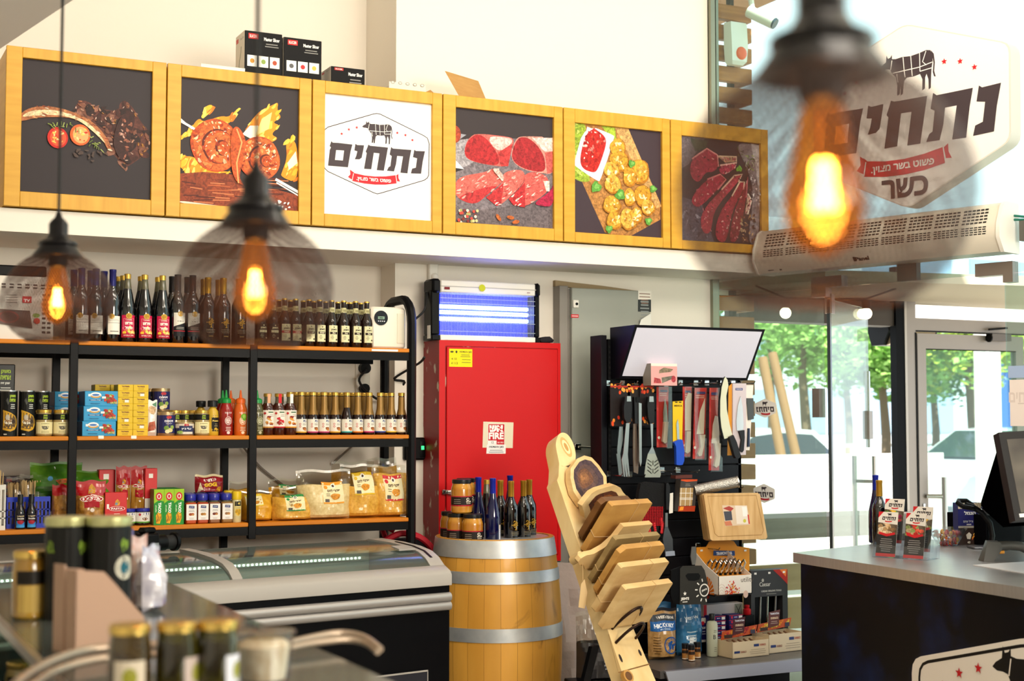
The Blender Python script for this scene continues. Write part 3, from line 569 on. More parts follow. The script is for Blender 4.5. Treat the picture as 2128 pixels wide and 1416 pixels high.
def pic_beef(A, q):
    A.poly(q.L([(960, 610), (1700, 600), (1700, 1240), (960, 1240)]), '#7d7278', 1); A.poly(q.L([(960, 640), (1060, 600), (1340, 600), (1120, 760), (960, 840)]), '#a59ea4', 1); A.poly(q.L([(1200, 1080), (1700, 1000), (1700, 1240), (960, 1240), (960, 1100)]), '#6c6064', 1); A.poly(q.L([(960, 560), (1060, 580), (1000, 620)]), '#9a9aa4')
    A.ell(*q(985, 575), q.r(45), q.r(62), '#b4472a', 16, 1); A.poly(q.L([(980, 740), (1045, 810), (985, 830)]), '#efe9ea'); A.poly(q.L([(980, 800), (1045, 810), (985, 830)]), '#2c2628')
    A.poly(q.L([(1090, 590), (1130, 570), (1330, 590), (1385, 610), (1360, 680), (1330, 790), (1280, 792), (1140, 770), (1060, 740), (1045, 690), (1060, 630)]), '#d86a62', 1); A.poly(q.L([(1090, 600), (1130, 575), (1180, 590), (1240, 660), (1285, 740), (1270, 790), (1130, 765), (1060, 735), (1045, 690), (1065, 630)]), '#b3262a', 1)
    A.poly(q.L([(1190, 588), (1330, 595), (1375, 615), (1350, 650), (1270, 700)]), '#f0c8c0', 1); A.poly(q.L([(1270, 700), (1370, 640), (1340, 790), (1290, 790)]), '#c83a3a', 1)
    A.poly(q.L([(1395, 600), (1440, 588), (1640, 596), (1640, 840), (1600, 842), (1460, 820), (1375, 770), (1355, 700)]), '#e59a8c', 1); A.poly(q.L([(1400, 605), (1445, 592), (1500, 615), (1560, 680), (1590, 760), (1585, 835), (1460, 815), (1375, 765), (1360, 700)]), '#a8242a', 1); A.poly(q.L([(1500, 600), (1640, 600), (1640, 690), (1580, 690)]), '#f1d2ca', 1); A.poly(q.L([(1585, 700), (1640, 690), (1640, 830), (1600, 840)]), '#d4605a', 1)
    for P, c1, c2 in (([(982, 900), (1030, 855), (1190, 830), (1225, 808), (1265, 805), (1310, 860), (1300, 900), (1190, 990), (1130, 1042), (1060, 1035), (985, 990)], '#e0685e', '#c33336'), ([(1300, 835), (1390, 812), (1440, 820), (1455, 870), (1420, 930), (1290, 1050), (1260, 1056), (1190, 1000), (1310, 900)], '#e26a60', '#c22f33'), ([(1440, 850), (1500, 825), (1590, 850), (1610, 900), (1610, 960), (1450, 1068), (1370, 1050), (1340, 1010), (1450, 900)], '#df5f58', '#c12c31')):
        A.poly(q.L(P), c1, 1); n = len(P); A.poly(q.L([P[-4], P[-3], P[-2], P[-1]] if n < 10 else [P[-5], P[-4], P[-3], P[-2], P[-1]]), c2, 1); scatter(A, q.L(P), 26, ['#f4c4b8', '#f0a79c', '#d2484a', '#fbe3da'], q.r(16), n, 1, .3, .5)
    A.poly(q.L([(1500, 1040), (1620, 960), (1640, 900), (1640, 1060), (1560, 1060)]), '#b01e44', 1)
    A.poly(q.L([(1225, 808), (1265, 805), (1310, 860), (1300, 900), (1270, 860)]), '#f3c9bd', 1); A.poly(q.L([(1570, 890), (1610, 890), (1612, 960), (1590, 960)]), '#f8dcd0', 1)
    rr = random.Random(8)
    for k in range(26): p = q(rr.uniform(985, 1130), rr.uniform(1085, 1170)); A.ell(p[0], p[1], q.r(11), q.r(11), rr.choice(['#c9453a', '#e8dcc4', '#a8a060', '#7a2e2c', '#d9c48a']), 8)
    for x, y in ((1270, 1135), (1350, 1135), (1385, 1165)): p = q(x, y); A.ell(p[0], p[1], q.r(30), q.r(14), '#c0622a', 10, 1, -.6+.01*(x-1300)); 
def pic_nuggets(A, q):
    A.poly(q.L([(210, 240), (560, 290), (830, 900), (830, 1030), (560, 1180), (400, 1130), (225, 740), (160, 600)]), '#b98044', 2); A.poly(q.L([(470, 300), (580, 320), (840, 930), (800, 940)]), '#d8a868', 1)
    A.poly(q.L([(150, 270), (260, 280), (240, 420), (170, 600), (290, 700), (280, 740), (200, 735), (150, 700)]), '#9cb437', 1); A.poly(q.L([(370, 300), (480, 320), (490, 420), (430, 380)]), '#a9c23c', 1); scatter(A, q.L([(155, 280), (250, 290), (190, 560), (280, 700), (155, 690)]), 30, ['#c6d668', '#7e9a2a', '#b8cc4e'], q.r(22), 4)
    A.poly(q.L([(245, 290), (470, 375), (472, 400), (365, 730), (345, 735), (165, 615), (160, 590)]), '#dfe3ee'); A.poly(q.L([(262, 310), (450, 380), (350, 700), (190, 600)]), '#c2c9da')
    K = [(290, 335), (330, 330), (400, 385), (412, 440), (375, 560), (340, 650), (310, 668), (230, 640), (205, 580), (220, 480), (250, 380)]
    A.poly(q.L(K), '#c4241c', 1); scatter(A, q.L(K), 50, ['#e04632', '#a01612', '#f2847a', '#d4302a', '#fbd4cc'], q.r(14), 6)
    for i, (x, y, rx, ry) in enumerate(((500, 480, 80, 90), (510, 580, 100, 90), (450, 650, 80, 70), (660, 660, 110, 110), (590, 700, 70, 90), (460, 760, 85, 85), (590, 860, 60, 80), (690, 850, 85, 100), (730, 940, 70, 70), (450, 920, 90, 80), (470, 1040, 80, 80), (580, 1030, 95, 95), (640, 1000, 60, 70))):
        p = q(x, y); A.ell(p[0], p[1], q.r(rx), q.r(ry), '#b9761c', 18, 1, 0, .05); A.ell(p[0]-q.r(5), p[1]+q.r(8), q.r(rx*.9), q.r(ry*.88), ['#e0a536', '#d69a2c', '#e8b44a'][i % 3], 18, 1, 0, .05)
        P = [(p[0]+q.r(rx*.7)*cos(a), p[1]+q.r(ry*.7)*sin(a)) for a in [k*pi/5 for k in range(10)]]; scatter(A, P, 9, ['#f7de92', '#fbeec0', '#c8861e', '#f0c860'], q.r(20), i+40)
    for x, y in ((325, 780), (510, 840), (765, 795), (730, 1045), (425, 1105), (600, 600)):
        p = q(x, y); s = 1 if x in (325, 510) else .7; A.ell(p[0], p[1], q.r(50*s), q.r(44*s), '#5f9f3e', 14, 1, .5, .16); A.ell(p[0]+q.r(6), p[1]+q.r(6), q.r(26*s), q.r(22*s), '#83bf5c', 10, 1, .5, .16)
def pic_sliced(A, q):
    A.poly(q.L([(985, 370), (1180, 395), (1050, 600), (985, 640)]), '#6d6066', 1); A.poly(q.L([(985, 850), (1150, 900), (1250, 1215), (985, 1190)]), '#5b5564', 1); A.poly(q.L([(1400, 430), (1600, 455), (1600, 1235), (1500, 1220), (1560, 820), (1500, 620)]), '#8c8084', 1); A.poly(q.L([(1530, 440), (1600, 455), (1600, 900), (1570, 640)]), '#c6bebf', 1)
    A.poly(q.L([(1060, 400), (1200, 420), (1180, 480), (1100, 500)]), '#3f4a36', 1); scatter(A, q.L([(1390, 440), (1540, 480), (1580, 650), (1480, 640)]), 26, ['#56663a', '#8a9a52', '#2e3426', '#b9bfa4'], q.r(20), 3, 1, .3)
    scatter(A, q.L([(985, 930), (1150, 950), (1200, 1200), (985, 1180)]), 14, ['#8f8c9a', '#3c3946'], q.r(26), 5, 1, .4)
    for P, c, e in (([(1075, 560), (1130, 520), (1190, 480), (1270, 530), (1280, 620), (1240, 665), (1180, 660), (1130, 745), (1080, 720), (1055, 650)], '#a83246', '#d78a86'), ([(1270, 540), (1420, 545), (1415, 580), (1330, 590)], '#c79878', '#e6c8a4'), ([(1290, 610), (1420, 590), (1400, 640), (1320, 690), (1280, 660)], '#b23450', '#e4b0a0'), ([(1190, 720), (1290, 680), (1335, 720), (1270, 800), (1130, 940), (1080, 920), (1065, 870), (1120, 790)], '#b02c44', '#d87c7c'), ([(1300, 800), (1400, 690), (1460, 680), (1430, 740), (1240, 950), (1220, 1130), (1170, 1145), (1135, 1080), (1150, 960)], '#b23a4a', '#e2b8a0'), ([(1380, 850), (1440, 740), (1475, 740), (1470, 800), (1380, 960), (1340, 1210), (1270, 1200), (1245, 1120), (1290, 960)], '#a8283c', '#eac9ae'), ([(1470, 800), (1500, 700), (1490, 860), (1430, 1200), (1350, 1210), (1390, 980)], '#8e1c30', '#c0606a'), ([(1500, 830), (1530, 880), (1500, 990), (1480, 980)], '#d8b49a', '#efd9c4')):
        A.poly(q.L(P), c, 1); A.line(q.L(P[:max(3, len(P)//2)]), q.r(14), e); scatter(A, q.L(P), 22, ['#d68a92', '#7c1428', '#c85a6a', '#e9b9b0', '#3a1018'], q.r(11), len(P)+int(P[0][0]), 1, .5)
    scatter(A, q.L([(1450, 1020), (1560, 980), (1560, 1190), (1440, 1210)]), 40, ['#b08858', '#5a3a2c', '#d0b088', '#7a5240'], q.r(16), 8); scatter(A, q.L([(1500, 620), (1600, 760), (1590, 950), (1520, 860)]), 40, ['#c4b4b4', '#6a5c60', '#a09298', '#e4dada'], q.r(12), 11)
    p = q(1430, 640); A.ell(p[0], p[1], q.r(34), q.r(26), '#6fae3c', 10, 1, .3, .2)
PICS = [(pic_steak, '#2c2427', (0, 0, 2.831), 'grilled bone-in rib steak and tomatoes'), (pic_sausage, '#30272a', (0, 0, 2.831), 'coiled sausages over flames'), (None, '#f6f3ee', None, 'white shop emblem with cow and red ribbon'), (pic_beef, '#352c2e', (640, 100, 3.218), 'raw beef fillets and slices'), (pic_nuggets, '#3f3037', (1150, 180, 3.726), 'golden nuggets beside red dip'), (pic_sliced, '#352b30', (1150, 180, 3.726), 'rare sliced roast meat')]
GAPD = mat('dark_gap_line', '#3a2208', .8)
for i in range(6):
    x0, x1 = CB[i]+.003, CB[i+1]-.003; r = obj('wall_cabinet', None, None, (x0, CY, CZ0)); w = x1-x0; h = CZ1-CZ0
    co = [atY(*c, PY) for c in PCORN[i]]; a = (co[0].x+co[3].x)/2-x0; b = (co[1].x+co[2].x)/2-x0; c0 = (co[2].z+co[3].z)/2-CZ0; c1 = (co[0].z+co[1].z)/2-CZ0
    m = M(); m.box(0, .024, 0, w, .43, h-.012, MAPLE); obj('carcass', m, r)
    d = M(); d.box(0, 0, .0, a, .022, h, MAPLE, .002); d.box(b, 0, 0, w, .022, h, MAPLE, .002); d.box(a, 0, 0, b, .022, c0, MAPLEH, .002); d.box(a, 0, c1, b, .022, h, MAPLEH, .002); d = obj('door', d, r)
    A = Art(bool(PICS[i][0])); A.rect(a-.01, c0-.01, b+.01, c1+.01, PICS[i][1])
    if PICS[i][0]: PICS[i][0](A, Px(*PICS[i][2], x0, CZ0))
    else: cc = atY(640+460/3.218, 100+706/3.218, PY); put_logo(A, cc.x-x0, cc.z-CZ0, .385)
    m = M(); m.art(A, (V((0, .019, 0)), X_, Z_, -Y_), step=min(.00009, .013/len(A.sh)), mt=PRG); obj('picture_panel', m, d)
    tag(r, 'yellow maple wall cabinet with door picture of '+PICS[i][3], 'cabinet', 'row of wall cabinets with picture doors')
# ---- boxes on top of the cabinets
def corner(x, y, Y): return atY(x, y, Y)
BOXK = mat('black_carton', '#060506', .45, spec=.12); BOXW = mat('pale_carton', '#d8d2c6', .5)
def slicer(x0, x1, ytop, ybot, Yf, dep, label, low=False):
    p = corner(x0, ybot, Yf); q = corner(x1, ybot, Yf); t = corner((x0+x1)/2, ytop, Yf); w = q.x-p.x; h = t.z-CZ1+.012; m = M(); m.box(0, 0, 0, w, dep, h, BOXK, .002)
    A = Art(); A.rect(w*.1, h*.84, w*.36, h*.95, '#d3201f'); A.text('SLICER', w*.23, h*.895, h*.06, '#f6dcd8', .03, w*.21); A.text('Master Slicer', w*.72, h*(.86 if not low else .72), h*(.075 if not low else .16), '#f0eeea', .03, w*.42)
    if not low:
        A.lines(w*.5, w*.94, h*.77, 2, h*.05, h*.02, '#8a8884', 3)
        for k in range(3): A.rect(w*(.07+.3*k), h*.27, w*(.33+.3*k), h*.5, '#e8e6e0'); A.ell(w*(.2+.3*k), h*.385, w*.06, h*.05, ['#5a5a5c', '#c22a2c', '#d3b24a'][k] if x0 > 580 else ['#c58a30', '#88a04a', '#b04a30'][k], 10)
        A.lines(w*.3, w*.9, h*.14, 2, h*.05, h*.02, '#8a8884', 5); A.ell(w*.18, h*.1, w*.03, h*.02, '#d3201f', 8)
    else: A.lines(w*.5, w*.94, h*.5, 3, h*.13, h*.05, '#8a8884', 3)
    m.art(A, FRONT((0, 0, 0)), mt=PRG)
    S = Art(); S.rect(0, 0, dep, h, '#e2ddd2'); S.rect(dep*.05, h*.84, dep*.3, h*.93, '#c9302a'); S.text('Master Slicer', dep*.72, h*.88, h*.05, '#7d7a74', 0, dep*.4)
    if not low: S.line([(dep*.35, h*.2), (dep*.45, h*.45), (dep*.6, h*.6), (dep*.62, h*.72)], dep*.06, '#6c7a5c'); S.ell(dep*.4, h*.22, dep*.2, h*.1, '#a9b68c', 12); S.ell(dep*.3, h*.12, dep*.12, h*.05, '#b85a3c', 10)
    m.art(S, (V((0, dep, 0)), -Y_, Z_, -X_))
    thing('slicer_box', [(None, m)], label, 'box', (p.x, Yf, CZ1-.012), 0, 'boxes on top of the wall cabinets')
slicer(508, 586, 67, 146, 6.70, .16, 'tall black and white slicer carton standing left on the cabinets')
slicer(589.5, 668, 81, 160, 6.70, .16, 'tall black slicer carton with white, red and gold pictures')
slicer(688, 758, 141, 168, 6.70, .15, 'low flat black slicer carton lying on the cabinets', True)
p = corner(420, 120, 6.7); q = corner(510, 141, 6.66); m = M(); m.tube([(0, 0, .03), ((q-p).x, -.05, .022)], [.026, .02], PAPER, 12); tag(obj('paper_roll', m, None, (p.x, 6.72, CZ1-.012)), 'rolled white paper lying on the cabinets beside the slicer cartons', 'paper roll')
# open patterned tray and cardboard flap
p = corner(804, 180, 6.75); q = corner(880, 184, 6.75); w = q.x-p.x; m = M(); m.box(0, 0, 0, w, .004, .073, BOXW); m.box(0, .004, 0, .004, .2, .05, BOXW); m.box(w-.004, .004, 0, w, .2, .05, BOXW); m.box(0, .004, 0, w, .2, .004, BOXW)
A = Art()
for k in range(5):
    for z in (.03, .07): A.ell(w*(.1+.2*k), z, .011, .008, '#8d877c', 10); A.ell(w*(.1+.2*k), z, .008, .0055, '#d8d2c6', 10)
    A.rect(w*(.1+.2*k)-.005, .028, w*(.1+.2*k)+.005, .032, '#6d675e')
m.art(A, FRONT((0, 0, 0))); m2 = M(); m2.add([(w, 0, 0), (w+.05, -.01, .03), (w+.035, .02, .058), (w, .03, .04)], [(0, 1, 2, 3)], CARD)
m2.add([(-.13, .01, 0), (0, .0, .0), (0, .0, .03), (-.05, .0, .035)], [(0, 1, 2, 3)], CARD)
thing('patterned_tray', [('tray', m), ('flap', m2)], 'pale cardboard tray printed with rows of small emblems on the cabinets', 'box', (p.x, 6.72, CZ1-.012))
pts = [corner(925, 149, 6.66), corner(994, 170, 6.80), corner(1018, 201, 6.80), corner(958, 193, 6.66)]; o = V((pts[3].x, 6.70, CZ1-.012)); zb = CZ1-.012
m = M(); n = V((0, 0, .004)); Q = [p-o for p in pts]; Q[3].z = .004; Q[2].z = .004; m.add(Q+[p+n for p in Q], [(0, 1, 2, 3), (7, 6, 5, 4), (0, 4, 5, 1), (1, 5, 6, 2), (2, 6, 7, 3), (3, 7, 4, 0)], CARD); m2 = M(); m2.box(.02, .02, 0, .3, .24, .035, CARD)
thing('open_carton', [('flap', m), ('carton', m2)], 'brown cardboard carton with raised open flap on the cabinets', 'box', o)
# end board beyond the last cabinet
m = M(); m.box(0, 0, 0, .018, .5, .70, mat('brown_board', '#8a5a2c', .5), .002); tag(obj('end_panel', m, None, (CB[6]+.012, 6.66, CZ0+.02)), 'brown board standing on edge beside the last wall cabinet', 'panel')
# ================================================================ product rack
SY = 6.63; ZT, ZM, ZB = 1.9225, 1.4905, 1.0775        # shelf tops
PXs = [atY(152, 800, SY).x, atY(525, 800, SY).x, atY(855, 800, SY).x]; XL = PXs[0]-(PXs[1]-PXs[0]); POSTX = [XL]+PXs
rack = obj('shelving_rack', None, None, (0, 0, 0)); tag(rack, 'black metal product rack with three tiers of orange shelf boards along wall', 'rack')
hw = .018
for i, x in enumerate(POSTX):
    if i < 3:
        for y in (SY, 7.13): m = M(); m.box(x-hw, y-hw, 1.0 if i == 2 and y < 7 else 0, x+hw, y+hw, ZT if y < 7 else 1.93, BLACK, .002); obj('post', m, rack)
    else:
        m = M(); m.tube([(x, SY, 0), (x, SY, 2.05)]+[(x, SY+.12-.12*cos(a), 2.05+.13*sin(a)) for a in (.3, .6, .9, 1.2, 1.5)]+[(x, 7.0-.12+.12*cos(a), 2.05+.13*sin(a)) for a in (1.5, 1.2, .9, .6, .3)]+[(x, 7.0, 2.05), (x, 7.0, 0)], .024, BLACK, 8); obj('hoop_post', m, rack)
for z in (ZT, ZM, ZB):
    for y in (SY, 7.13):
        m = M(); m.box(XL, y-.012, z-.06, PXs[2]-.02, y+.012, z-.021, BLACK); obj('rail', m, rack)
    for i in range(3):
        m = M(); m.box(POSTX[i]+hw, SY-.016, z-.02, POSTX[i+1]-hw, 7.15 if i < 2 else 7.1, z, SHELFW, .003); obj('shelf_board', m, rack)
for x, y, z in ((210, 909, ZM), (278, 909, ZM)):
    p = atY(x, y, SY-.017); m = M(); m.box(-.012, 0, -.007, .012, .001, .007, PAPER); tag(obj('price_tag', m, None, p), 'tiny white price tag on middle shelf edge under the '+('blue cartons' if x < 250 else 'yellow packets'), 'price tag')
p = atY(800, 728, SY-.0175); m = M(); m.box(-.07, 0, -.006, .07, .0012, .004, PAPER); tag(obj('shelf_label', m, None, p), 'long white shelf label under the white scent dispenser', 'label')
def bx(px, Y, y=800): return atY(px, y, Y).x
# ---------------------------------------------------------------- containers
def bottle_wine(glass, cap, art=None, h=.325, r=.037, tall=False, capl=.075, lz=.035):
    if not tall: pr = [(r*.9, 0), (r, .006), (r, h*.57), (r*.93, h*.62), (r*.6, h*.70), (.0148, h*.76), (.0142, h*.97), (.0142, h)]
    else: pr = [(r*.9, 0), (r, .006), (r, h*.42), (r*.93, h*.5), (r*.6, h*.66), (.0148, h*.8), (.0142, h*.97), (.0142, h)]
    m = M(); m.lathe(pr, glass, 20); c = M(); c.lathe([(.0158, h-capl), (.0152, h-.012), (.0162, h-.01), (.0162, h+.002), (.012, h+.003)], cap, 14); P = [('bottle', m), ('capsule', c)]
    if art: l = M(); l.wrap(art, r, lz); P.append(('label', l))
    return P
def jar(r, h, body, lid, art=None, lz=.0, lidh=.014, neck=.85, mt=None, lidr=None):
    m = M(); m.lathe([(r*.86, 0), (r, .006), (r, h*.68), (r*.96, h*.76), (r*neck, h*.85), (r*neck, h-lidh)], body, 20); c = M(); R = lidr or r*neck*1.06; c.lathe([(R, h-lidh), (R*1.01, h-lidh*.5), (R, h-.002), (R*.94, h)], lid, 20); P = [('jar_body', m), ('lid', c)]
    if art: l = M(); l.wrap(art, r, lz, mt=mt); P.append(('label', l))
    return P
def warp(m, A, fn, mw, step=.0002, mt=None):
    for i, (P, F, col, food) in enumerate(A.sh):
        T = [(P[f[0]], P[f[k]], P[f[k+1]]) for f in F for k in range(1, len(f)-1)]; out = []
        while T:
            t = T.pop(); L = [(t[q][0]-t[(q+1) % 3][0])**2+(t[q][1]-t[(q+1) % 3][1])**2 for q in range(3)]; e = max(range(3), key=lambda q: L[q])
            if L[e] > mw*mw: a, b, c_ = t[e], t[(e+1) % 3], t[(e+2) % 3]; k = ((a[0]+b[0])/2, (a[1]+b[1])/2); T += [(a, k, c_), (k, b, c_)]
            else: out.append(t)
        V_ = [fn(p[0], p[1], .0012+step*i) for t in out for p in t]; m.add(V_, [(3*k, 3*k+1, 3*k+2) for k in range(len(out))], PRF if food else (mt or PRG), lin(col))
def pouch(w, h, d, bands, seed=0, wr=.006, sag=.0, nu=14, nv=16, top=.94):
    """filled bag standing on its base: bands = [(from height share, material)]; returns mesh builder and surface function"""
    rr = random.Random(seed); ph = [rr.uniform(0, 6.28) for _ in range(6)]
    def prof(v): return max(.02, min(1, (v/.07)**.5 if v < .07 else 1)*(1-max(0, (v-.45)/(top-.45))**1.5 if v < top else .02))
    def wid(v): return w/2*(1-.05*sin(v*3.1+ph[0])*.6-(.05*(1-v/.06) if v < .06 else 0))
    def fn(x, z, off=0, side=-1):
        v = max(0, min(1, z/h)); W_ = wid(v); u = max(-1, min(1, x/W_)); dd = d/2*prof(v)*max(0, 1-abs(u)**2.6)**.75
        n = wr*(sin(u*7+v*5+ph[1])*.5+sin(u*13-v*11+ph[2])*.3+sin(v*17+u*3+ph[3])*.3)*min(1, dd/(d*.2+1e-6))
        return V((x, side*(dd+n+off)+sag*(v*v), z+.004*sin(u*5+ph[4])*v))
    m = M(); row = []
    for j in range(nv+1):
        v = j/nv; W_ = wid(v); row.append(v)
    for side in (-1, 1):
        V_ = [fn(wid(j/nv)*(2*i/nu-1), h*j/nv, 0, side) for j in range(nv+1) for i in range(nu+1)]
        for j in range(nv):
            mt = [b for b in bands if b[0] <= (j+.5)/nv][-1][1]
            F = [(j*(nu+1)+i, j*(nu+1)+i+1, (j+1)*(nu+1)+i+1, (j+1)*(nu+1)+i) for i in range(nu)]
            if side == 1: F = [f[::-1] for f in F]
            m.add([V_[q] for q in range(j*(nu+1), (j+2)*(nu+1))], [tuple(q-j*(nu+1) for q in f) for f in F], mt)
    V_ = [fn(wid(0)*(2*i/nu-1), 0, 0, s_) for s_ in (-1, 1) for i in range(nu+1)]; m.add(V_, [(i, nu+1+i, nu+2+i, i+1) for i in range(nu)], bands[0][1])
    return m, fn
FR, BK = SY+.028, SY+.03
def row(root_parts, name, cat, group, labels, xs, Y, z, rz=0, first=None):
    r = first
    for i, (x, l) in enumerate(zip(xs, labels)):
        y = Y[i] if isinstance(Y, (list, tuple)) else Y; loc = (bx(x, y), y, z); a = rz+random.uniform(-.06, .06)
        if r is None: r = thing(name, root_parts, l, cat, loc, a, group)
        else: dup(r, loc, a, l, group)
    return r
def nth(desc, n, tail, tot=None): return [f'{desc}, {ORD[i]} from the left{tail}' for i in range(n)]
NAVY = mat('navy_capsule', '#1d1c5c', .35, .3); BLKCAP = mat('black_capsule', '#101012', .35); GOLDCAP = mat('gold_capsule', '#b5862a', .35, .6)
# ---- top shelf: wines, juice, beer
A = Art(); w = .062; A.rect(-w/2, 0, w/2, .085, '#ece6da'); A.rect(-w/2, .052, w/2, .0535, '#5a5650'); A.ell(-w*.22, .083, .0125, .0125, '#c99b3a', 16); A.ell(-w*.22, .083, .009, .009, '#a97c22', 12); A.lines(-.024, .024, .07, 2, .006, .0015, '#9a948a', 1); A.lines(-.02, .02, .016, 1, .006, .004, '#77726a', 2)
kb = bottle_wine(WINE, NAVY, A, .335, .036)
r = row(kb, 'wine_bottle', 'bottle', 'white label wine bottles with navy capsules', nth('navy capsule wine bottle with white label', 3, ' in front row'), [166, 196, 231], SY+.055, ZT, .12)
row(None, '', '', 'white label wine bottles with navy capsules', nth('navy capsule wine bottle behind white label bottles', 3, ''), [150, 185, 213], SY+.15, ZT, .1, r)
CLEARN = mat('clear_neck_glass', '#5b5640', .08, coat=.7)
m = M(); m.lathe([(.032, 0), (.0355, .006), (.0355, .155), (.033, .175), (.024, .225), (.0185, .25, CLEARN), (.014, .295), (.0135, .305)], WINE, 20); c = M(); c.lathe([(.0155, .297), (.0155, .318), (.013, .32)], BRASS, 14)
A = Art(); w = .068; A.rect(-w/2, 0, w/2, .104, '#c8174a'); scatter(A, [(-w/2+.006, .01), (w/2-.006, .01), (w/2-.006, .05), (-w/2+.006, .05)], 16, ['#e8c53a', '#d8e06a', '#f0e08a', '#e8527a', '#f08a3a'], .007, 3, 0, .9); A.rect(-w/2, 0, w/2, .018, '#a80f2e'); A.text('CARMEL', 0, .082, .006, '#f3d6c8', .02); A.text('תירוש', 0, .066, .013, '#fff2e6', .05, .034); A.text('כרמל', 0, .046, .013, '#fff2e6', .05, .034); A.text('מיץ ענבים', 0, .009, .007, '#f6dcd0', .03, .044); A.line([(-.022, .088), (.022, .088), (.022, .036), (-.022, .036)], .0012, '#f3d6c8', True); A.ell(0, .1, .0135, .0135, '#caa23e', 18); A.ell(0, .1, .010, .010, '#b0831f', 14)
l = M(); l.wrap(A, .0355, .022)
r = row([('bottle', m), ('cap', c), ('label', l)], 'grape_juice_bottle', 'bottle', 'grape juice bottles on the top shelf', nth('grape juice bottle with pink fruit label', 3, ' in front row'), [262, 298, 335], SY+.055, ZT, .1)
row(None, '', '', 'grape juice bottles on the top shelf', nth('grape juice bottle with gold cap in back row', 4, ''), [242, 253, 290, 326], [SY+.2, SY+.14, SY+.14, SY+.14], ZT, .1, r)
A = Art(); w = .064; A.poly([(-w/2, .045), (w/2, .066), (w/2, .11), (-w/2, .11)], '#d9d4c8'); A.poly([(-w/2, 0), (w/2, 0), (w/2, .066), (-w/2, .045)], '#141216'); A.rect(-w/2, .022, w/2, .026, '#a5222c'); A.ell(0, .105, .013, .013, '#c99b3a', 16); A.lines(-.02, .02, .072, 1, .006, .004, '#7d776c', 4); A.lines(-.022, .022, .042, 2, .007, .002, '#b8b2a6', 5)
kb = bottle_wine(WINE, BLKCAP, A, .325, .036)
r = row(kb, 'wine_bottle', 'bottle', 'black and white label wine bottles', nth('black capsule wine bottle with slanted white label', 2, ' in front row'), [367, 398], SY+.055, ZT, .15)
row(None, '', '', 'black and white label wine bottles', nth('black capsule wine bottle behind slanted label bottles', 2, ''), [355, 387], SY+.15, ZT, .1, r)
def goldtree():
    A = Art(); rr = random.Random(4)
    for k in range(26): A.ell(rr.gauss(0, .009), .075+rr.gauss(0, .008), .004, .0025, '#c89a34', 7, 0, rr.uniform(0, 3))
    A.poly([(-.003, .066), (.004, .066), (.002, .05), (.007, .044), (-.006, .044), (-.001, .052)], '#c89a34'); A.lines(-.024, .024, .036, 3, .007, .0018, '#b9a98a', 6); A.lines(-.014, .014, .006, 1, .006, .004, '#c8a860', 7); return A
kb = bottle_wine(WINE, GOLDCAP, goldtree(), .318, .036)
goldbottle = row(kb, 'wine_bottle', 'bottle', 'gold tree wine bottles on the top shelf', nth('gold tree emblem wine bottle', 3, ' in top shelf front row'), [430, 462, 495], SY+.055, ZT, .15)
row(None, '', '', 'gold tree wine bottles on the top shelf', nth('gold capsule wine bottle behind front gold tree bottles', 2, ''), [421, 452], SY+.15, ZT, .1, goldbottle)
def beer(band, word, dark=False):
    m = M(); m.lathe([(.027, 0), (.0305, .006), (.0305, .122), (.028, .14), (.0165, .168), (.0135, .185), (.0128, .222), (.0138, .223), (.0138, .2285)], BROWNG, 18); c = M(); c.lathe([(.0145, .2265), (.0148, .229), (.0125, .234), (.0, .235)], BRASS, 12)
    A = Art(); w = .05; bgc = '#2a221c' if dark else '#d9d3a8'; ink = '#d9d3a8' if dark else '#2d2218'
    A.rect(-w/2, 0, w/2, .082, bgc); A.text("JEM'S", 0, .06, .011, ink, .04, .032); A.star(0, .073, .005, ink); A.rect(-w/2 if band == '#b92a30' else -.02, .038, w/2 if band == '#b92a30' else .02, .05, band); A.text(word, 0, .044, .0065, '#efe6c8', .03); A.lines(-.016, .0, .03, 3, .007, .002, ink, 8); A.ell(.015, .012, .006, .004, ink, 8)
    l = M(); l.wrap(A, .0305, .026); B = Art(); B.rect(-.032, 0, .032, .026, '#c3bd8e'); B.rect(-.008, .006, .008, .018, '#8f875c'); n = M(); n.wrap(B, lambda z: .0305-.0145*(max(0, z-.14)/.03) if z < .168 else .0155-.0015*(z-.168)/.02, .172, step=.0006, maxw=.008)
    return [('bottle', m), ('crown_cap', c), ('label', l), ('neck_label', n)]
BG_ = 'beer bottles on the top shelf'
k = {}
for tag_, band, word, dk, px in (('dark label', '#d9d3a8', '', True, [541, 566]), ('red banded cream label', '#b92a30', 'AMBER', False, [590, 613]), ('brown banded cream label', '#33261c', 'STOUT', False, [641, 663]), ('dark banded cream label', '#2b1f16', 'PILS', False, [688, 713, 738, 761])):
    n = len(px); k[tag_] = row(beer(band, word, dk), 'beer_bottle', 'bottle', BG_, nth('brown beer bottle with '+tag_, n, ' of its kind'), px, SY+.05, ZT, .15)
row(None, '', '', BG_, nth('brown beer bottle in back row behind cream label bottles', 9, ''), [578, 602, 629, 651, 676, 701, 718, 727, 749], SY+.13, ZT, .15, k['dark banded cream label'])
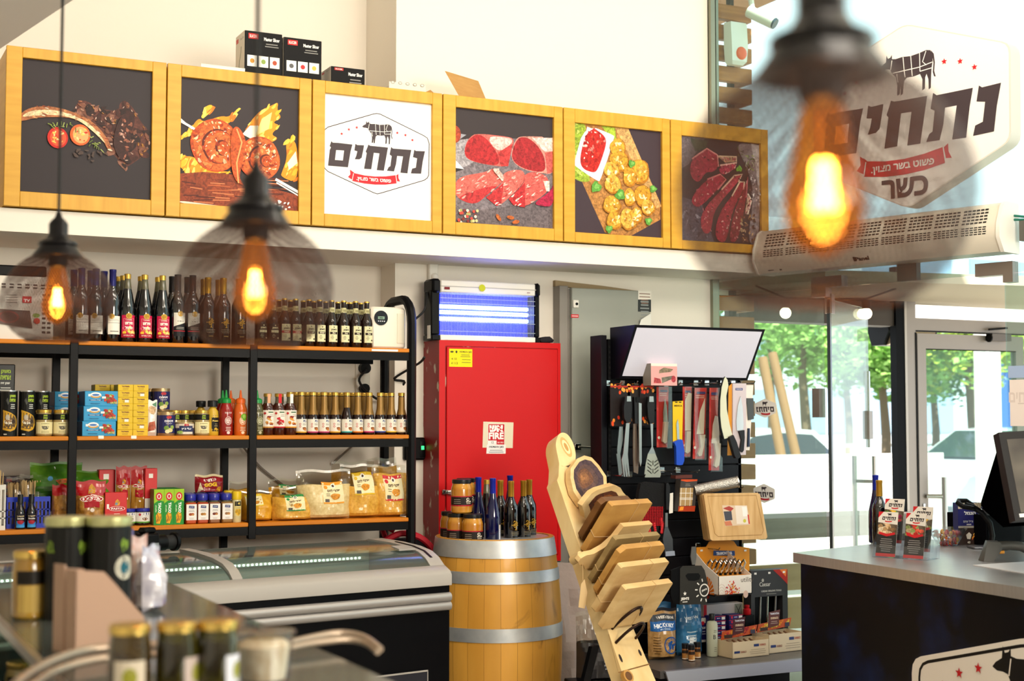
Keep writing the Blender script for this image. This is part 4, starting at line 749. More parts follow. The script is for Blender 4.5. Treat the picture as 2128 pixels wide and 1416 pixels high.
# scent dispenser
X = bx(806, SY+.06); m = M(); m.box(-.095, 0, 0, .095, .12, .212, mat('cream_plastic', '#e6dfd0', .35), .012); q = M(); q.box(.045, -.003, .03, .085, .0, .18, mat('cream_plastic_panel', '#ded8c4', .4)); d = M(); d.tube([(-.045, .004, .155), (-.045, -.006, .155)], .037, mat('dial_black', '#10131a', .25), 24)
s_ = M(); s_.box(-.063, -.0075, .148, -.027, -.006, .162, mat('lcd', '#7f9a86', .3)); A = Art(); [A.ell(-.06+.0105*i, .138, .0035, .0028, '#e8e8ea', 8) for i in range(4)]; A.lines(-.06, -.03, .157, 1, .01, .005, '#33463c'); s_.art(A, FRONT((0, -.0076, 0)))
thing('scent_dispenser', [('housing', m), ('side_panel', q), ('dial', d, [('display', s_)])], 'cream electric scent dispenser with round black dial on top shelf', 'dispenser', (X, SY+.05, ZT), .05)
# boxed appliance at the left end of the top shelf
X0_ = bx(-40, SY+.03); X1_ = bx(108, SY+.03); w = X1_-X0_; m = M(); m.box(0, 0, 0, w, .2, .285, mat('pale_box', '#ded6cc', .5), .002); A = Art()
for i in range(9): A.rect(.01+i*w/9, .23, .028+i*w/9, .237, '#4a3a34'); A.rect(.01+i*w/9, .243, .028+i*w/9, .25, '#4a3a34')
for i in range(9):
    for j in range(2): A.rect(w-.05+j*.022, .03+i*.021, w-.035+j*.022, .04+i*.021, '#4a3a34')
A.rect(w*.55, .165, w*.68, .195, '#c0282c'); A.text('TV', w*.615, .176, .013, '#f2e6e0', .05, w*.09); A.lines(w*.3, w*.5, .2, 4, .011, .003, '#8e867e', 3); A.poly([(w*.2, .07), (w*.7, .05), (w*.66, .13), (w*.2, .135)], '#5d4a44'); A.ell(w*.36, .1, w*.15, .028, '#7c3a30', 18); A.ell(w*.36, .1, w*.12, .021, '#5a352e', 16); A.poly([(0, .055), (w*.2, .05), (w*.2, .14), (0, .15)], '#d4687a'); A.ell(w*.76, .085, .014, .014, '#c4382c', 12); A.ell(w*.75, .11, .016, .01, '#7fa04a', 10); m.art(A, FRONT((0, 0, 0)))
thing('appliance_box', [(None, m)], 'pale appliance box with red TV mark behind the left pendant lamp', 'box', (X0_, SY+.02, ZT), 0)
m = M(); m.box(0, 0, 0, w*.9, .16, .05, BLACKP, .006); thing('flat_black_case', [(None, m)], 'flat black case lying on the pale appliance box', 'case', (X0_, SY+.04, ZT+.285))
# ---- middle shelf
OIL = Art(); w = .07; OIL.rect(-.09, 0, .09, .2, '#0c0d0c'); OIL.text('משק', .009, .178, .014, '#a9c43a', .05, .026); OIL.text('אחיה', .009, .161, .014, '#a9c43a', .05, .028); OIL.lines(-.004, .022, .143, 3, .008, .003, '#d8d8d0', 4); OIL.poly([(-.012, .14), (-.02, .16), (-.014, .172), (-.006, .15)], '#4a4c48')
OIL.poly([(-.034, .118), (-.02, .114), (.0, .106), (.02, .092), (.034, .07), (.034, .05), (.02, .03), (0, .022), (-.034, .03)], '#c99a2c'); OIL.poly([(-.034, .108), (-.01, .104), (.012, .094), (.03, .075), (.03, .058), (.018, .04), (0, .032), (-.034, .04)], '#5c4a34', 1); OIL.ell(-.006, .065, .022, .011, '#e6e0cc', 16); OIL.ell(-.006, .07, .016, .008, '#8d6a44', 12); OIL.ell(-.012, .085, .009, .013, '#b9b0a0', 10); OIL.ell(.012, .066, .008, .01, '#3a2c20', 10); OIL.lines(-.028, -.014, .012, 1, .01, .005, '#c8c8c0', 2)
m = M(); m.lathe([(.033, 0), (.0345, .003), (.0345, .2), (.033, .2035)], mat('black_tin', '#0c0d0c', .3, .3), 20); c = M(); c.lathe([(.0355, .2), (.0355, .2045), (.032, .2045)], STEEL, 20); l = M(); l.wrap(OIL, .0345, 0)
OG = 'tall black oil tins'
oil = row([('tin', m), ('rim', c), ('label', l)], 'oil_tin', 'tin', OG, ['tall round black olive oil tin at left end of middle shelf', 'tall round black olive oil tin, second from the left end', 'tall round black olive oil tin behind the two cream label jars'], [20, 57, 87], [SY+.055, SY+.055, SY+.12], ZM, .1)
w = .10; X = bx(-18, SY+.14); m = M(); m.box(0, 0, 0, w, .09, .325, MATS['black_tin'], .004); A = Art(); A.text('משק', w*.6, .29, .02, '#a9c43a', .05, .042); A.text('אחיה', w*.6, .265, .02, '#a9c43a', .05, .046); A.text('שמן זית', w*.58, .238, .012, '#e2e2da', .04, .04); A.lines(w*.3, w*.9, .22, 2, .01, .004, '#c8c8c0', 3); m.art(A, FRONT((0, 0, 0)))
thing('large_oil_can', [(None, m)], 'large square black oil can with green lettering behind oil tins', 'can', (X, SY+.13, ZM))
TJ = Art(); TJ.rect(-.075, .062, .075, .088, '#100f0d'); TJ.text('משק', 0, .08, .008, '#a9c43a', .05, .016); TJ.text('אחיה', 0, .07, .008, '#a9c43a', .05, .018); TJ.rect(-.045, .0, .045, .052, '#e6dca8'); TJ.lines(-.025, .025, .046, 1, .006, .003, '#8a8258', 3); TJ.poly([(-.016, .034), (.016, .034), (.012, .022), (.005, .018), (-.005, .018), (-.012, .022)], '#6b6658'); TJ.lines(-.02, .02, .012, 2, .006, .002, '#8a8258', 5)
TAHINI = mat('tahini', '#a08a58', .25, coat=.5)
tj = row(jar(.0365, .12, TAHINI, BRASS, TJ, .012), 'tahini_jar', 'jar', 'cream label jars on the middle shelf', ['beige jar with cream label beside the oil tins, left of two', 'beige jar with cream label beside black post, right of two', 'beige jar with cream label beside the yellow mustard bottle'], [93, 128, 420], SY+.055, ZM, .05)
row(None, '', '', 'cream label jars on the middle shelf', nth('beige jar behind the low vine leaf can', 3, ''), [364, 384, 402], [SY+.14, SY+.14, SY+.13], ZM, .1, tj)
# blue cartons
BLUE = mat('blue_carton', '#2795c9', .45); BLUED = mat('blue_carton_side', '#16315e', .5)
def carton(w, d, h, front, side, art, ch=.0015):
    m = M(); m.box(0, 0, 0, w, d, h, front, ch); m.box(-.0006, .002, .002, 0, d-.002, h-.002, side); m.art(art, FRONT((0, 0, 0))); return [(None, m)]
w = bx(242, SY+.03, 860)-bx(172, SY+.03, 860); h = .0685; A = Art(); A.rect(w*.1, h*.64, w*.42, h*.8, '#e9ecef'); A.ell(w*.32, h*.72, w*.17, h*.2, '#f1f1ee', 20); A.ell(w*.32, h*.66, w*.15, h*.13, '#c7923c', 18); A.ell(w*.32, h*.74, w*.14, h*.12, '#e6eef2', 16); A.ell(w*.32, h*.74, w*.11, h*.07, '#3c6fb4', 14); A.rect(w*.13, h*.36, w*.52, h*.43, '#1c3c7c'); A.text('אורז בסמטי', w*.32, h*.395, h*.05, '#dfe8f0', .02, w*.3)
scatter(A, [(w*.58, h*.3), (w*.95, h*.2), (w*.9, h*.65), (w*.66, h*.82)], 26, ['#8fb04a', '#d8c88a', '#c23a2c', '#e9d8a0', '#6c9a3c', '#e6b050'], .008, 5, 1, .7); A.ell(w*.8, h*.42, w*.1, h*.16, '#b8402c', 12, 1); A.lines(w*.12, w*.5, h*.2, 1, .01, h*.05, '#1c6f9c', 4); A.rect(w*.5, h*.5, w*.62, h*.64, '#f0eee8')
Z0 = ZM; names = ['bottom', 'middle', 'topmost']; r = None
for i in range(3):
    loc = (bx(171+i*2.2, SY+.03, 860), SY+.025, ZM+i*h); l = f'bright blue food carton, {names[i]} of three stacked beside yellow packets'
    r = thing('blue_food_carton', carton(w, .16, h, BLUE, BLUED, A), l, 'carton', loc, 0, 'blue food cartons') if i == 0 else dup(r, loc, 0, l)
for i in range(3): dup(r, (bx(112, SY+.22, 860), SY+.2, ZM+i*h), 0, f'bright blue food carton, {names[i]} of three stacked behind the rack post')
# yellow packets
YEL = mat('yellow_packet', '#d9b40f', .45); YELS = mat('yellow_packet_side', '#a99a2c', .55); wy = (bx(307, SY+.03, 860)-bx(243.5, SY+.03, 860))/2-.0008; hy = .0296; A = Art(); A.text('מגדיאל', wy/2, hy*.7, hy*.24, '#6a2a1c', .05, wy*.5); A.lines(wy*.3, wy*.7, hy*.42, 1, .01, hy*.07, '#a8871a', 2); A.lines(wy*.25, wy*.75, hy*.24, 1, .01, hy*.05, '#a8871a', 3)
AW = Art(); AW.sh = list(A.sh); AW.rect(wy*.45, hy*.2, wy*.72, hy*.6, '#eee9dc'); r = rw = None; lv = ['lowest', 'second', 'third', 'fourth', 'fifth', 'sixth', 'seventh', 'topmost']
for c in range(2):
    for i in range(8):
        loc = (bx(244, SY+.03, 860)+c*(wy+.0012), SY+.022+random.uniform(0, .003), ZM+i*hy); l = f'yellow packet, {lv[i]} in the {"left" if c == 0 else "right"} front column on middle shelf'
        wh = (c, i) in ((1, 6), (0, 5), (0, 2), (1, 1))
        if wh:
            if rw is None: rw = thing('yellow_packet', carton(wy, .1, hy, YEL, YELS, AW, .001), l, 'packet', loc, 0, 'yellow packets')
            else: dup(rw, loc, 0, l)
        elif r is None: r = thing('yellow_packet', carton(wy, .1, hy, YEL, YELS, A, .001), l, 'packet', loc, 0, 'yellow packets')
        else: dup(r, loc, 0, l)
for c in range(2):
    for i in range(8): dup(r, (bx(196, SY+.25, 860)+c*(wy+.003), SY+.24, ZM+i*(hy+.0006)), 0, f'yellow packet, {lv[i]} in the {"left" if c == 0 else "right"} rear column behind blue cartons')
# white sachet, cans
m, fn = pouch(.05, .165, .03, [(0, mat('white_sachet', '#e6e0d8', .35, coat=.3))], 3, .002, top=.98, nu=8, nv=10); A = Art(); A.poly([(-.02, .02), (.018, .03), (.01, .07), (-.016, .06)], '#b8614a', 1); A.ell(.0, .12, .018, .02, '#d9b48a', 10, 1); A.poly([(0, .15), (.022, .155), (.02, .13)], '#5c8a6a'); warp(m, A, fn, .012)
thing('white_sachet', [(None, m)], 'slim white foil sachet beside the yellow packets', 'sachet', (bx(318, SY+.03), SY+.05, ZM), .1)
OLV = Art(); OLV.rect(-.12, .012, .12, .096, '#262659'); OLV.ell(.0, .086, .013, .007, '#b8303a', 12); OLV.text('זיתים', 0, .068, .009, '#eae6ee', .04, .042); OLV.text('ירוקים', 0, .056, .006, '#c8c4d8', .03, .03); OLV.ell(-.012, .036, .012, .011, '#6f8f3a', 12); OLV.ell(.006, .026, .013, .01, '#d8c88a', 12); OLV.ell(.016, .04, .01, .009, '#8fa850', 12); OLV.ell(-.008, .02, .011, .009, '#e6dcb0', 12)
TIN = mat('tin_gold', '#a98f6a', .3, .7)
def can(r, h, art, lab_mat=None): m = M(); m.lathe([(r*.97, 0), (r, .003), (r, h-.003), (r*.97, h)], TIN, 22); e = M(); e.lathe([(r*1.02, h-.004), (r*1.02, h+.001), (r*.95, h+.001), (r*.93, h-.003), (0, h-.003)], TIN, 22); l = M(); l.wrap(art, r, 0); return [('tin', m), ('rim', e), ('label', l)]
oc = row(can(.041, .11, OLV), 'olive_can', 'can', 'purple olive cans', ['purple olive can in front beside the white sachet', 'purple olive can, lower of two stacked behind the front can', 'purple olive can, upper of two stacked behind front can'], [346, 336, 335], [SY+.055, SY+.15, SY+.15], ZM, .1)
for o in bpy.data.objects:
    if o.get('label') == 'purple olive can, upper of two stacked behind front can': o.location.z = ZM+.112
dup(oc, (bx(312, SY+.22), SY+.22, ZM+.112), .4, 'purple olive can at the back, upper one behind the sachet'); dup(oc, (bx(312, SY+.22), SY+.22, ZM), .4, 'purple olive can at the back, lower one behind the sachet')
A = Art(); A.rect(-.14, .008, .14, .036, '#2a2c4e'); A.rect(-.14, .036, .14, .056, '#d4c8b8'); A.ell(0, .05, .012, .006, '#b8303a', 12); A.rect(-.034, .018, .034, .046, '#2a3158'); A.text('עלי גפן', 0, .032, .012, '#eef0f2', .05, .046); A.rect(-.034, .008, .034, .018, '#ded8c8'); A.ell(-.03, .016, .016, .008, '#8fae5a', 10)
thing('vine_leaf_can', can(.047, .062, A), 'low wide can of vine leaves with dark blue label', 'can', (bx(384, SY+.05), SY+.06, ZM), .05)
MUST = mat('mustard', '#c9a22c', .3, coat=.3); m = M(); m.lathe([(.026, 0), (.029, .005), (.029, .03), (.026, .06), (.0285, .09), (.026, .115), (.014, .133), (.013, .14)], MUST, 18); c = M(); c.lathe([(.0235, .136), (.024, .163), (.021, .166)], BLKCAP, 16); A = Art(); A.rect(-.016, 0, .024, .075, '#15130f'); A.text('Mustard', .004, .05, .009, '#e0c060', .03, .032); A.lines(-.01, .018, .036, 2, .009, .003, '#b8a878', 3); A.ell(.004, .012, .008, .006, '#c9a22c', 10); l = M(); l.wrap(A, lambda z: .0285 if z < .04 else .0275, .02)
mu = thing('mustard_bottle', [('bottle', m), ('cap', c), ('label', l)], 'yellow mustard squeeze bottle with black cap and black label', 'bottle', (bx(443, SY+.05), SY+.055, ZM), .2, 'mustard bottles'); dup(mu, (bx(418, SY+.19), SY+.19, ZM), .1, 'mustard bottle with black cap behind the beige jars')
def chili(body, cap, ink, h=.15, r=.0335):
    b = mat('sauce_'+body, '#'+body, .2, coat=.5); m = M(); m.lathe([(r*.92, 0), (r, .008), (r*.97, .05), (r, .1), (r*.96, .125), (r*.7, h), (r*.62, h+.008)], b, 20); c = M(); c.lathe([(r*.72, h+.004), (r*.7, h+.022), (r*.55, h+.026), (r*.24, h+.03), (r*.1, h+.066), (0, h+.067)], mat('cap_'+cap, '#'+cap, .35), 14)
    A = Art(); A.text('SAUCE', 0, .108, .007, ink, .02, .034); A.ell(0, .07, .017, .02, ink, 18); A.ell(0, .07, .0145, .0172, '#'+body, 16); A.poly([(-.008, .058), (.004, .056), (.01, .066), (.006, .078), (.012, .084), (.0, .084), (-.004, .074), (-.012, .08), (-.012, .066)], ink); A.lines(-.017, .017, .04, 3, .008, .003, ink, 4); A.ell(0, .013, .008, .007, ink, 10); l = M(); l.wrap(A, r, 0); return [('bottle', m), ('nozzle_cap', c), ('printing', l)]
sr = thing('chili_sauce_bottle', chili('8e1712', '168a3c', '#e6cfc8'), 'red chili sauce bottle with green nozzle cap and white print', 'bottle', (bx(471, SY+.05), SY+.055, ZM), .1, 'chili sauce bottles')
dup(sr, (bx(463, SY+.14), SY+.14, ZM), .1, 'red chili sauce bottle with green cap standing behind')
so = thing('chili_sauce_bottle', chili('d2601a', 'e2641c', '#f0d8b8'), 'orange chili sauce bottle with orange nozzle cap and green patch', 'bottle', (bx(501, SY+.05), SY+.055, ZM), .1, 'chili sauce bottles')
A = Art(); A.ell(.005, .088, .014, .017, '#6fae2c', 14, 0, .3, .1); A.ell(.006, .09, .008, .01, '#a9cf5a', 10); l = M(); l.wrap(A, .035, 0); obj('sticker', l, so)
dup(so, (bx(480, SY+.15), SY+.15, ZM), .1, 'orange chili sauce bottle with orange cap behind the red one')
thing('chili_sauce_bottle', chili('4f4a22', '1c8a40', '#b8b490'), 'olive green chili sauce bottle half hidden by the rack post', 'bottle', (bx(536, SY+.05), SY+.06, ZM), .2, 'chili sauce bottles')
def sauce(fruit):
    m = M(); m.lathe([(.028, 0), (.0315, .006), (.0305, .03), (.0315, .035), (.0315, .125), (.028, .143), (.019, .155, NECKG), (.0165, .17), (.0165, .19)], mat('amber_sauce', '#3c140a', .12, coat=.6), 20); c = M(); c.lathe([(.0195, .186), (.0195, .2), (.017, .202)], BRASS, 16); A = Art(); A.rect(-.045, 0, .045, .085, '#e6ddd0'); A.rect(-.045, 0, .045, .006, fruit); A.rect(-.008, .072, .02, .078, '#4a6a4a'); A.lines(-.005, .024, .064, 2, .007, .002, '#8a7e72', 3); scatter(A, [(-.016, .016), (.016, .014), (.014, .05), (-.012, .055)], 12, [fruit, fruit, '#8a2a1a'], .007, len(fruit)+ord(fruit[2]), 0, .8); A.ell(-.024, .07, .006, .006, '#b83030', 10)
    l = M(); l.wrap(A, .0315, .036); s_ = M(); B = Art(); B.rect(-.008, 0, .008, .045, {'#c98a3a': '#d9a07a', '#c0202a': '#c8202a', '#d98a1c': '#f0ece4'}[fruit]); s_.wrap(B, .019, .155); return [('bottle', m), ('cap', c), ('label', l), ('seal', s_)]
for fr, px, l in (('#c98a3a', 557, 'dark sauce bottle with almond picture label, left of three'), ('#c0202a', 580, 'dark sauce bottle with red berry label and red seal'), ('#d98a1c', 604, 'dark sauce bottle with honey square label and white seal')):
    r = thing('sauce_bottle', sauce(fr), l, 'bottle', (bx(px, SY+.05), SY+.055, ZM), .12, 'sauce bottles')
dup(r, (bx(590, SY+.14), SY+.14, ZM), .1, 'dark sauce bottle standing behind the red berry bottle')
SL = mat('gold_sleeve', '#8d6a34', .35, .3, noise=('#7a5a2a', (30, 30, 6), 2, .4, .6)); SIL = mat('date_syrup', '#1e0a08', .12, coat=.6)
def syrup(band, dark=False):
    m = M(); m.lathe([(.025, 0), (.0275, .005), (.0275, .082), (.025, .1), (.017, .13), (.0155, .19), (.0155, .2)], SIL, 18); s_ = M(); s_.lathe([(.0255, .1), (.0182, .13), (.0165, .19)] if not dark else [(.0178, .135), (.0165, .19)], SL, 16); c = M(); c.lathe([(.0175, .194), (.0175, .209), (.0155, .211)], BRASS, 16)
    A = Art(); A.rect(-.05, 0, .05, .066, '#e2dccf'); A.rect(-.05, 0, .05, .006, band); A.poly([(-.002, .05), (.018, .05), (.018, .06), (.0, .062)], '#26386e'); A.text('סילן', .008, .0555, .005, '#eef0f4', .02); A.lines(-.008, .02, .044, 2, .006, .002, '#6c665e', 4); A.ell(-.016, .042, .005, .005, '#c03a3c', 10); A.ell(-.016, .03, .005, .005, '#c03a3c', 10); A.ell(-.016, .042, .003, .003, '#e2dccf', 8); A.ell(-.016, .03, .003, .003, '#e2dccf', 8); A.ell(.006, .02, .011, .008, '#9a5a2c', 10, 1, 0, .1); A.ell(.01, .014, .008, .005, '#c07a3a', 8, 1)
    l = M(); l.wrap(A, .0275, .012); return [('bottle', m), ('neck_sleeve', s_), ('cap', c), ('label', l)]
pxs = [626.5, 650.7, 674, 697, 721.5, 744, 767.7, 790.8, 813.6, 835]; dk = {4: syrup('#2a9a9a', True)}; bands = ['#d8a02c', '#b83a6a', '#b83a6a', '#d8a02c', None, '#e0781c', '#b82a6c', '#2a3a8a', '#d8b02c', '#c8b89a']
SG = 'date syrup bottles on the middle shelf'
for i, px in enumerate(pxs):
    l = f'date syrup bottle with gold neck sleeve, {ORD[i]} from the left in front row'; r = thing('date_syrup_bottle', dk.get(i) or syrup(bands[i]), l, 'bottle', (bx(px, SY+.045), SY+.048, ZM), .15, SG)
row(None, '', '', SG, nth('date syrup bottle in the back row', 9, ''), [603, 615, 638, 661, 685, 709, 733, 756, 801], SY+.125, ZM, .1, r)
# ================================================================ bottom shelf
CRUMB = [mat('crumbs_gold', '#dcaa44', .5, coat=.5, noise=('#c08a2c', (70, 70, 70), 3, .3, .75), bump=(90, .25)), mat('crumbs_pale', '#dcc690', .5, coat=.5, noise=('#c3a668', (60, 60, 60), 3, .3, .8), bump=(60, .2)), mat('crumbs_amber', '#dca42c', .35, coat=.6, noise=('#c88a1c', (40, 40, 40), 2, .3, .75), bump=(30, .2))]
def crumb(px0, px1, ytop, ybot, Y, mt, fill, labcol, lab_at, label, seed, lean=0.0, rz=0, d=.13):
    a = atY(px0, ybot, Y); b = atY(px1, ybot, Y); t = atY(px0, ytop, Y+lean*.3); w = b.x-a.x; h = t.z-ZB; m, fn = pouch(w, h, d, [(0, mt), (fill, FILM)], seed, .007, lean, 18, 20)
    P = [('bag', m)]
    if labcol:
        u, v, lw, lh = lab_at; A = Art(); A.rect(-lw/2, -lh/2, lw/2, lh/2, '#e9dcae'); A.rect(-lw/2, lh*.36, lw/2, lh/2, labcol); A.rect(-lw/2, -lh/2, lw/2, -lh*.43, labcol); A.ell(0, lh*.33, lw*.12, lh*.11, '#efe8d8', 14); A.ell(0, lh*.33, lw*.07, lh*.06, '#4a3a34', 10); A.text('פירורי לחם', 0, lh*.12, lh*.13, '#4a2c18', .04, lw*.62); A.ell(lw*.05, -lh*.16, lw*.22, lh*.15, '#d8902c', 14, 1, 0, .08); A.ell(-lw*.36, lh*.26, lw*.08, lh*.08, labcol, 12); A.rect(-lw*.42, -lh*.42, -lw*.22, -lh*.28, '#5a5450'); A.lines(-lw*.4, -lw*.15, -lh*.02, 2, lh*.08, lh*.03, '#8a7c5c', 4)
        for i, s_ in enumerate(A.sh): A.sh[i] = ([(p[0]+u, p[1]+v) for p in s_[0]], *s_[1:])
        l = M(); warp(l, A, fn, .02); P.append(('label', l))
    thing('crumb_bag', P, label, 'bag', ((a.x+b.x)/2, Y, ZB), rz, 'bags of bread crumbs')
crumb(619, 729, 978, 1079, SY+.08, CRUMB[1], .70, '#e0942c', (.03, .13, .11, .105), 'clear bag of pale bread crumbs with orange label', 3, .03)
crumb(712, 790, 966, 1077, SY+.10, CRUMB[0], .62, '#d8b02c', (.0, .17, .105, .11), 'clear bag of golden crumbs with yellow label, beside pale bag', 4, .04)
crumb(774, 846, 969, 1074, SY+.10, CRUMB[0], .86, '#c8303c', (.005, .145, .1, .125), 'clear bag of golden crumbs with red label at shelf end', 5, .02)
crumb(566, 650, 1014, 1084, SY+.075, CRUMB[0], .72, '#2f8a4a', (.0, .085, .095, .075), 'clear bag of golden crumbs with green label', 6, .03)
crumb(560, 632, 996, 1070, SY+.21, CRUMB[2], .8, '#2f8a4a', (.0, .14, .095, .05), 'clear crumb bag standing behind the green labelled bag', 7, .02)
crumb(500, 566, 1022, 1085, SY+.10, CRUMB[2], .9, '#d8c22c', (-.02, .1, .08, .05), 'smooth amber crumb bag with yellow label behind the rack post', 8, .02)
crumb(478, 535, 1002, 1075, SY+.25, CRUMB[0], .8, None, None, 'brown crumb bag standing behind the yellow lidded jar', 9, .02)
crumb(690, 780, 960, 1060, SY+.26, CRUMB[0], .8, None, None, 'big golden crumb bag at the back between the labelled bags', 10, .02)
crumb(765, 825, 953, 1060, SY+.25, CRUMB[0], .85, None, None, 'big golden crumb bag at the back behind the red labelled bag', 11, .02)
# spice jars
LID = mat('blue_lid', '#22268f', .3, coat=.3); SP = [('b4481c', '#c0582a'), ('a8401a', '#c98a3a'), ('8a5a3c', '#8a3a2c'), ('8d6636', '#b9855a')]
def spice(c, pic):
    m = M(); m.box(-.026, -.026, 0, .026, .026, .1, mat('spice_'+c, '#'+c, .25, coat=.6), .006); n = M(); n.lathe([(.022, .1), (.022, .112)], NECKG, 16); d = M(); d.lathe([(.0262, .108), (.027, .112), (.027, .134), (.025, .138)], LID, 20)
    A = Art(); w = .049; A.rect(-w/2, .018, w/2, .092, '#ebe6e0'); A.poly([(-.013, .074), (.013, .072), (.013, .084), (-.012, .086)], '#27316e'); A.text('תבלין', 0, .079, .006, '#eef0f4', .02, .018); A.lines(-.016, .016, .066, 2, .006, .002, '#8a8480', 3); A.ell(0, .044, .013, .008, pic, 12, 1, 0, .12); A.ell(.006, .042, .006, .005, '#d9a05a', 10, 1); A.ell(.0, .036, .014, .003, '#f6f4f0', 12); A.lines(-.015, .015, .028, 2, .005, .0015, '#b0a8a2', 4)
    l = M(); l.art(A, FRONT((0, -.0262, 0)), mt=PRL); return [('jar_body', m), ('neck', n), ('lid', d), ('label', l)]
GS = 'blue lidded spice jars on the bottom shelf'
for i, px in enumerate((395, 419.5, 444, 469.5)):
    r = thing('spice_jar', spice(*SP[i]), f'blue lidded spice jar, {ORD[i]} from the left in the front row', 'jar', (bx(px, SY+.045, 1060), SY+.045, ZB), .03, GS)
for j in range(2):
    for i in range(5): dup(r, (bx(372+i*24.5-j*5, SY+.12+j*.075), SY+.12+j*.075, ZB), .02, f'blue lidded spice jar, {ORD[i]} from the left in row {["behind the front row", "furthest back"][j]}')
m = M(); m.lathe([(.02, 0), (.0225, .004), (.0225, .1), (.02, .112)], mat('garlic_powder', '#d8cc9a', .3, coat=.5), 18); c = M(); c.lathe([(.0235, .108), (.024, .112), (.0235, .143), (.021, .147)], mat('yellow_lid', '#e0bc1e', .35), 18); A = Art(); A.rect(-.018, .03, .018, .1, '#e2cf86'); A.rect(-.016, .078, .016, .1, '#1a1a16'); A.ell(.004, .09, .006, .005, '#d8c060', 10); A.ell(0, .05, .014, .016, '#d8a82c', 12, 1, 0, .1); A.lines(-.014, .014, .07, 1, .01, .002, '#8a7c50'); l = M(); l.wrap(A, .0225, 0)
r = thing('spice_jar', [('jar_body', m), ('lid', c), ('label', l)], 'slim yellow lidded spice jar beside the amber crumb bag', 'jar', (bx(492, SY+.04, 1060), SY+.045, ZB), .1, GS); dup(r, (bx(478, SY+.15), SY+.15, ZB), .1, 'slim yellow lidded spice jar standing behind the front one')
m, fn = pouch(.135, .085, .06, [(0, mat('batter_bag', '#8c1420', .3, coat=.5)), (.9, mat('bag_top', '#d8c8a0', .3, coat=.5))], 12, .004); A = Art(); A.text('GOGI', .0, .038, .019, '#f0c22c', .06, .062); A.poly([(-.05, .066), (.05, .07), (.052, .052), (-.045, .05)], '#a01c28'); A.text('ꠏꠏ' if 0 else 'nnn', .0, .06, .014, '#f0e8e2', .05, .06); A.poly([(.02, .004), (.05, .004), (.055, .03), (.035, .026)], '#d8982c', 1); A.poly([(-.06, .0), (-.03, .004), (-.05, .05)], '#e6d6b0'); warp(m, A, fn, .02)
thing('batter_mix_bag', [(None, m)], 'red and cream batter mix bag lying on the rear spice jars', 'bag', (bx(434, SY+.16, 1010), SY+.16, ZB+.1385), .05)
# taco boxes
w = bx(382, SY+.02, 1060)-bx(319.5, SY+.02, 1060); w = w/3-.0006; h = .165; A = Art(); A.rect(0, 0, w, h, '#1d8a2e'); A.poly([(0, h), (w, h), (w, h*.66), (w*.5, h*.7), (0, h*.6)], '#98c01c'); A.ell(w*.5, h*.8, w*.33, h*.115, '#c8202c', 18); A.ell(w*.5, h*.8, w*.2, h*.07, '#f0e6e0', 12); A.ell(w*.5, h*.8, w*.12, h*.05, '#c8202c', 10); A.text('TACO', w*.58, h*.48, w*.3, '#eef2e8', .06, h*.3, -pi/2); A.text('shells', w*.22, h*.46, w*.14, '#d8e8c0', .02, h*.2, -pi/2); A.poly([(w*.25, h*.05), (w*.6, h*.04), (w*.8, h*.2), (w*.72, h*.32), (w*.4, h*.36), (w*.2, h*.26)], '#e0a01c', 1); A.line([(w*.3, h*.08), (w*.45, h*.2), (w*.35, h*.32)], w*.07, '#8a4a14')
r = None
for i, l in enumerate(('leftmost', 'middle', 'rightmost')):
    loc = (bx(319.5, SY+.02, 1060)+i*(w+.0008), SY+.018, ZB); l = l+' of three green taco shell boxes beside spice jars'
    r = thing('taco_box', carton(w, .2, h, mat('taco_green', '#1d8a2e', .45), mat('taco_side', '#8a7a3a', .5), A), l, 'box', loc, 0, 'green taco shell boxes') if r is None else dup(r, loc, 0, l)
CJ = Art(); CJ.rect(-.06, .008, .06, .056, '#e2ded8'); CJ.rect(-.06, .008, .06, .014, '#5a9a3c'); CJ.poly([(-.004, .044), (.022, .044), (.022, .054), (-.002, .055)], '#27316e'); CJ.ell(.004, .026, .013, .007, '#7a4a24', 12, 1, 0, .1); CJ.ell(-.02, .046, .006, .006, '#b8303a', 10); CJ.lines(-.002, .02, .04, 1, .01, .002, '#7a746e')
r = row(jar(.034, .078, mat('dark_spread', '#26120a', .15, coat=.6), LID, CJ, .004, neck=.92), 'spread_jar', 'jar', 'blue lidded dark spread jars', ['low dark jar with blue lid beside taco boxes, right of two', 'low dark jar with blue lid behind black oil tins, left of two'], [300, 270], SY+.06, ZB, .1); dup(r, (bx(290, SY+.15), SY+.15, ZB), .1, 'low dark jar with blue lid standing behind the front two')
# pasta
REDB = mat('red_pasta_box', '#c8141a', .4, coat=.3); PASTA = mat('pasta_noodles', '#b98230', .4, coat=.5, noise=('#8a5a1c', (50, 50, 50), 2, .3, .7), bump=(50, .4)); SPAG = mat('spaghetti', '#b98a34', .35, coat=.6, noise=('#93641c', (140, 4, 4), 2, .3, .7)); REDF = mat('red_film', '#a80e18', .25, coat=.6)
def brand(A, cx, cz, w): A.ell(cx, cz, w*.5, w*.15, '#f0dcd4', 20); A.ell(cx, cz, w*.46, w*.125, '#a8101c', 20); A.text('PASTA', cx, cz, w*.12, '#f6ece6', .04, w*.7); A.poly([(cx-w*.16, cz+w*.2), (cx+w*.14, cz+w*.2), (cx+w*.18, cz+w*.42), (cx+w*.02, cz+w*.6), (cx-w*.1, cz+w*.48)], '#d89a3a', 1); A.ell(cx-w*.04, cz+w*.3, w*.08, w*.08, '#6c88b0', 8)
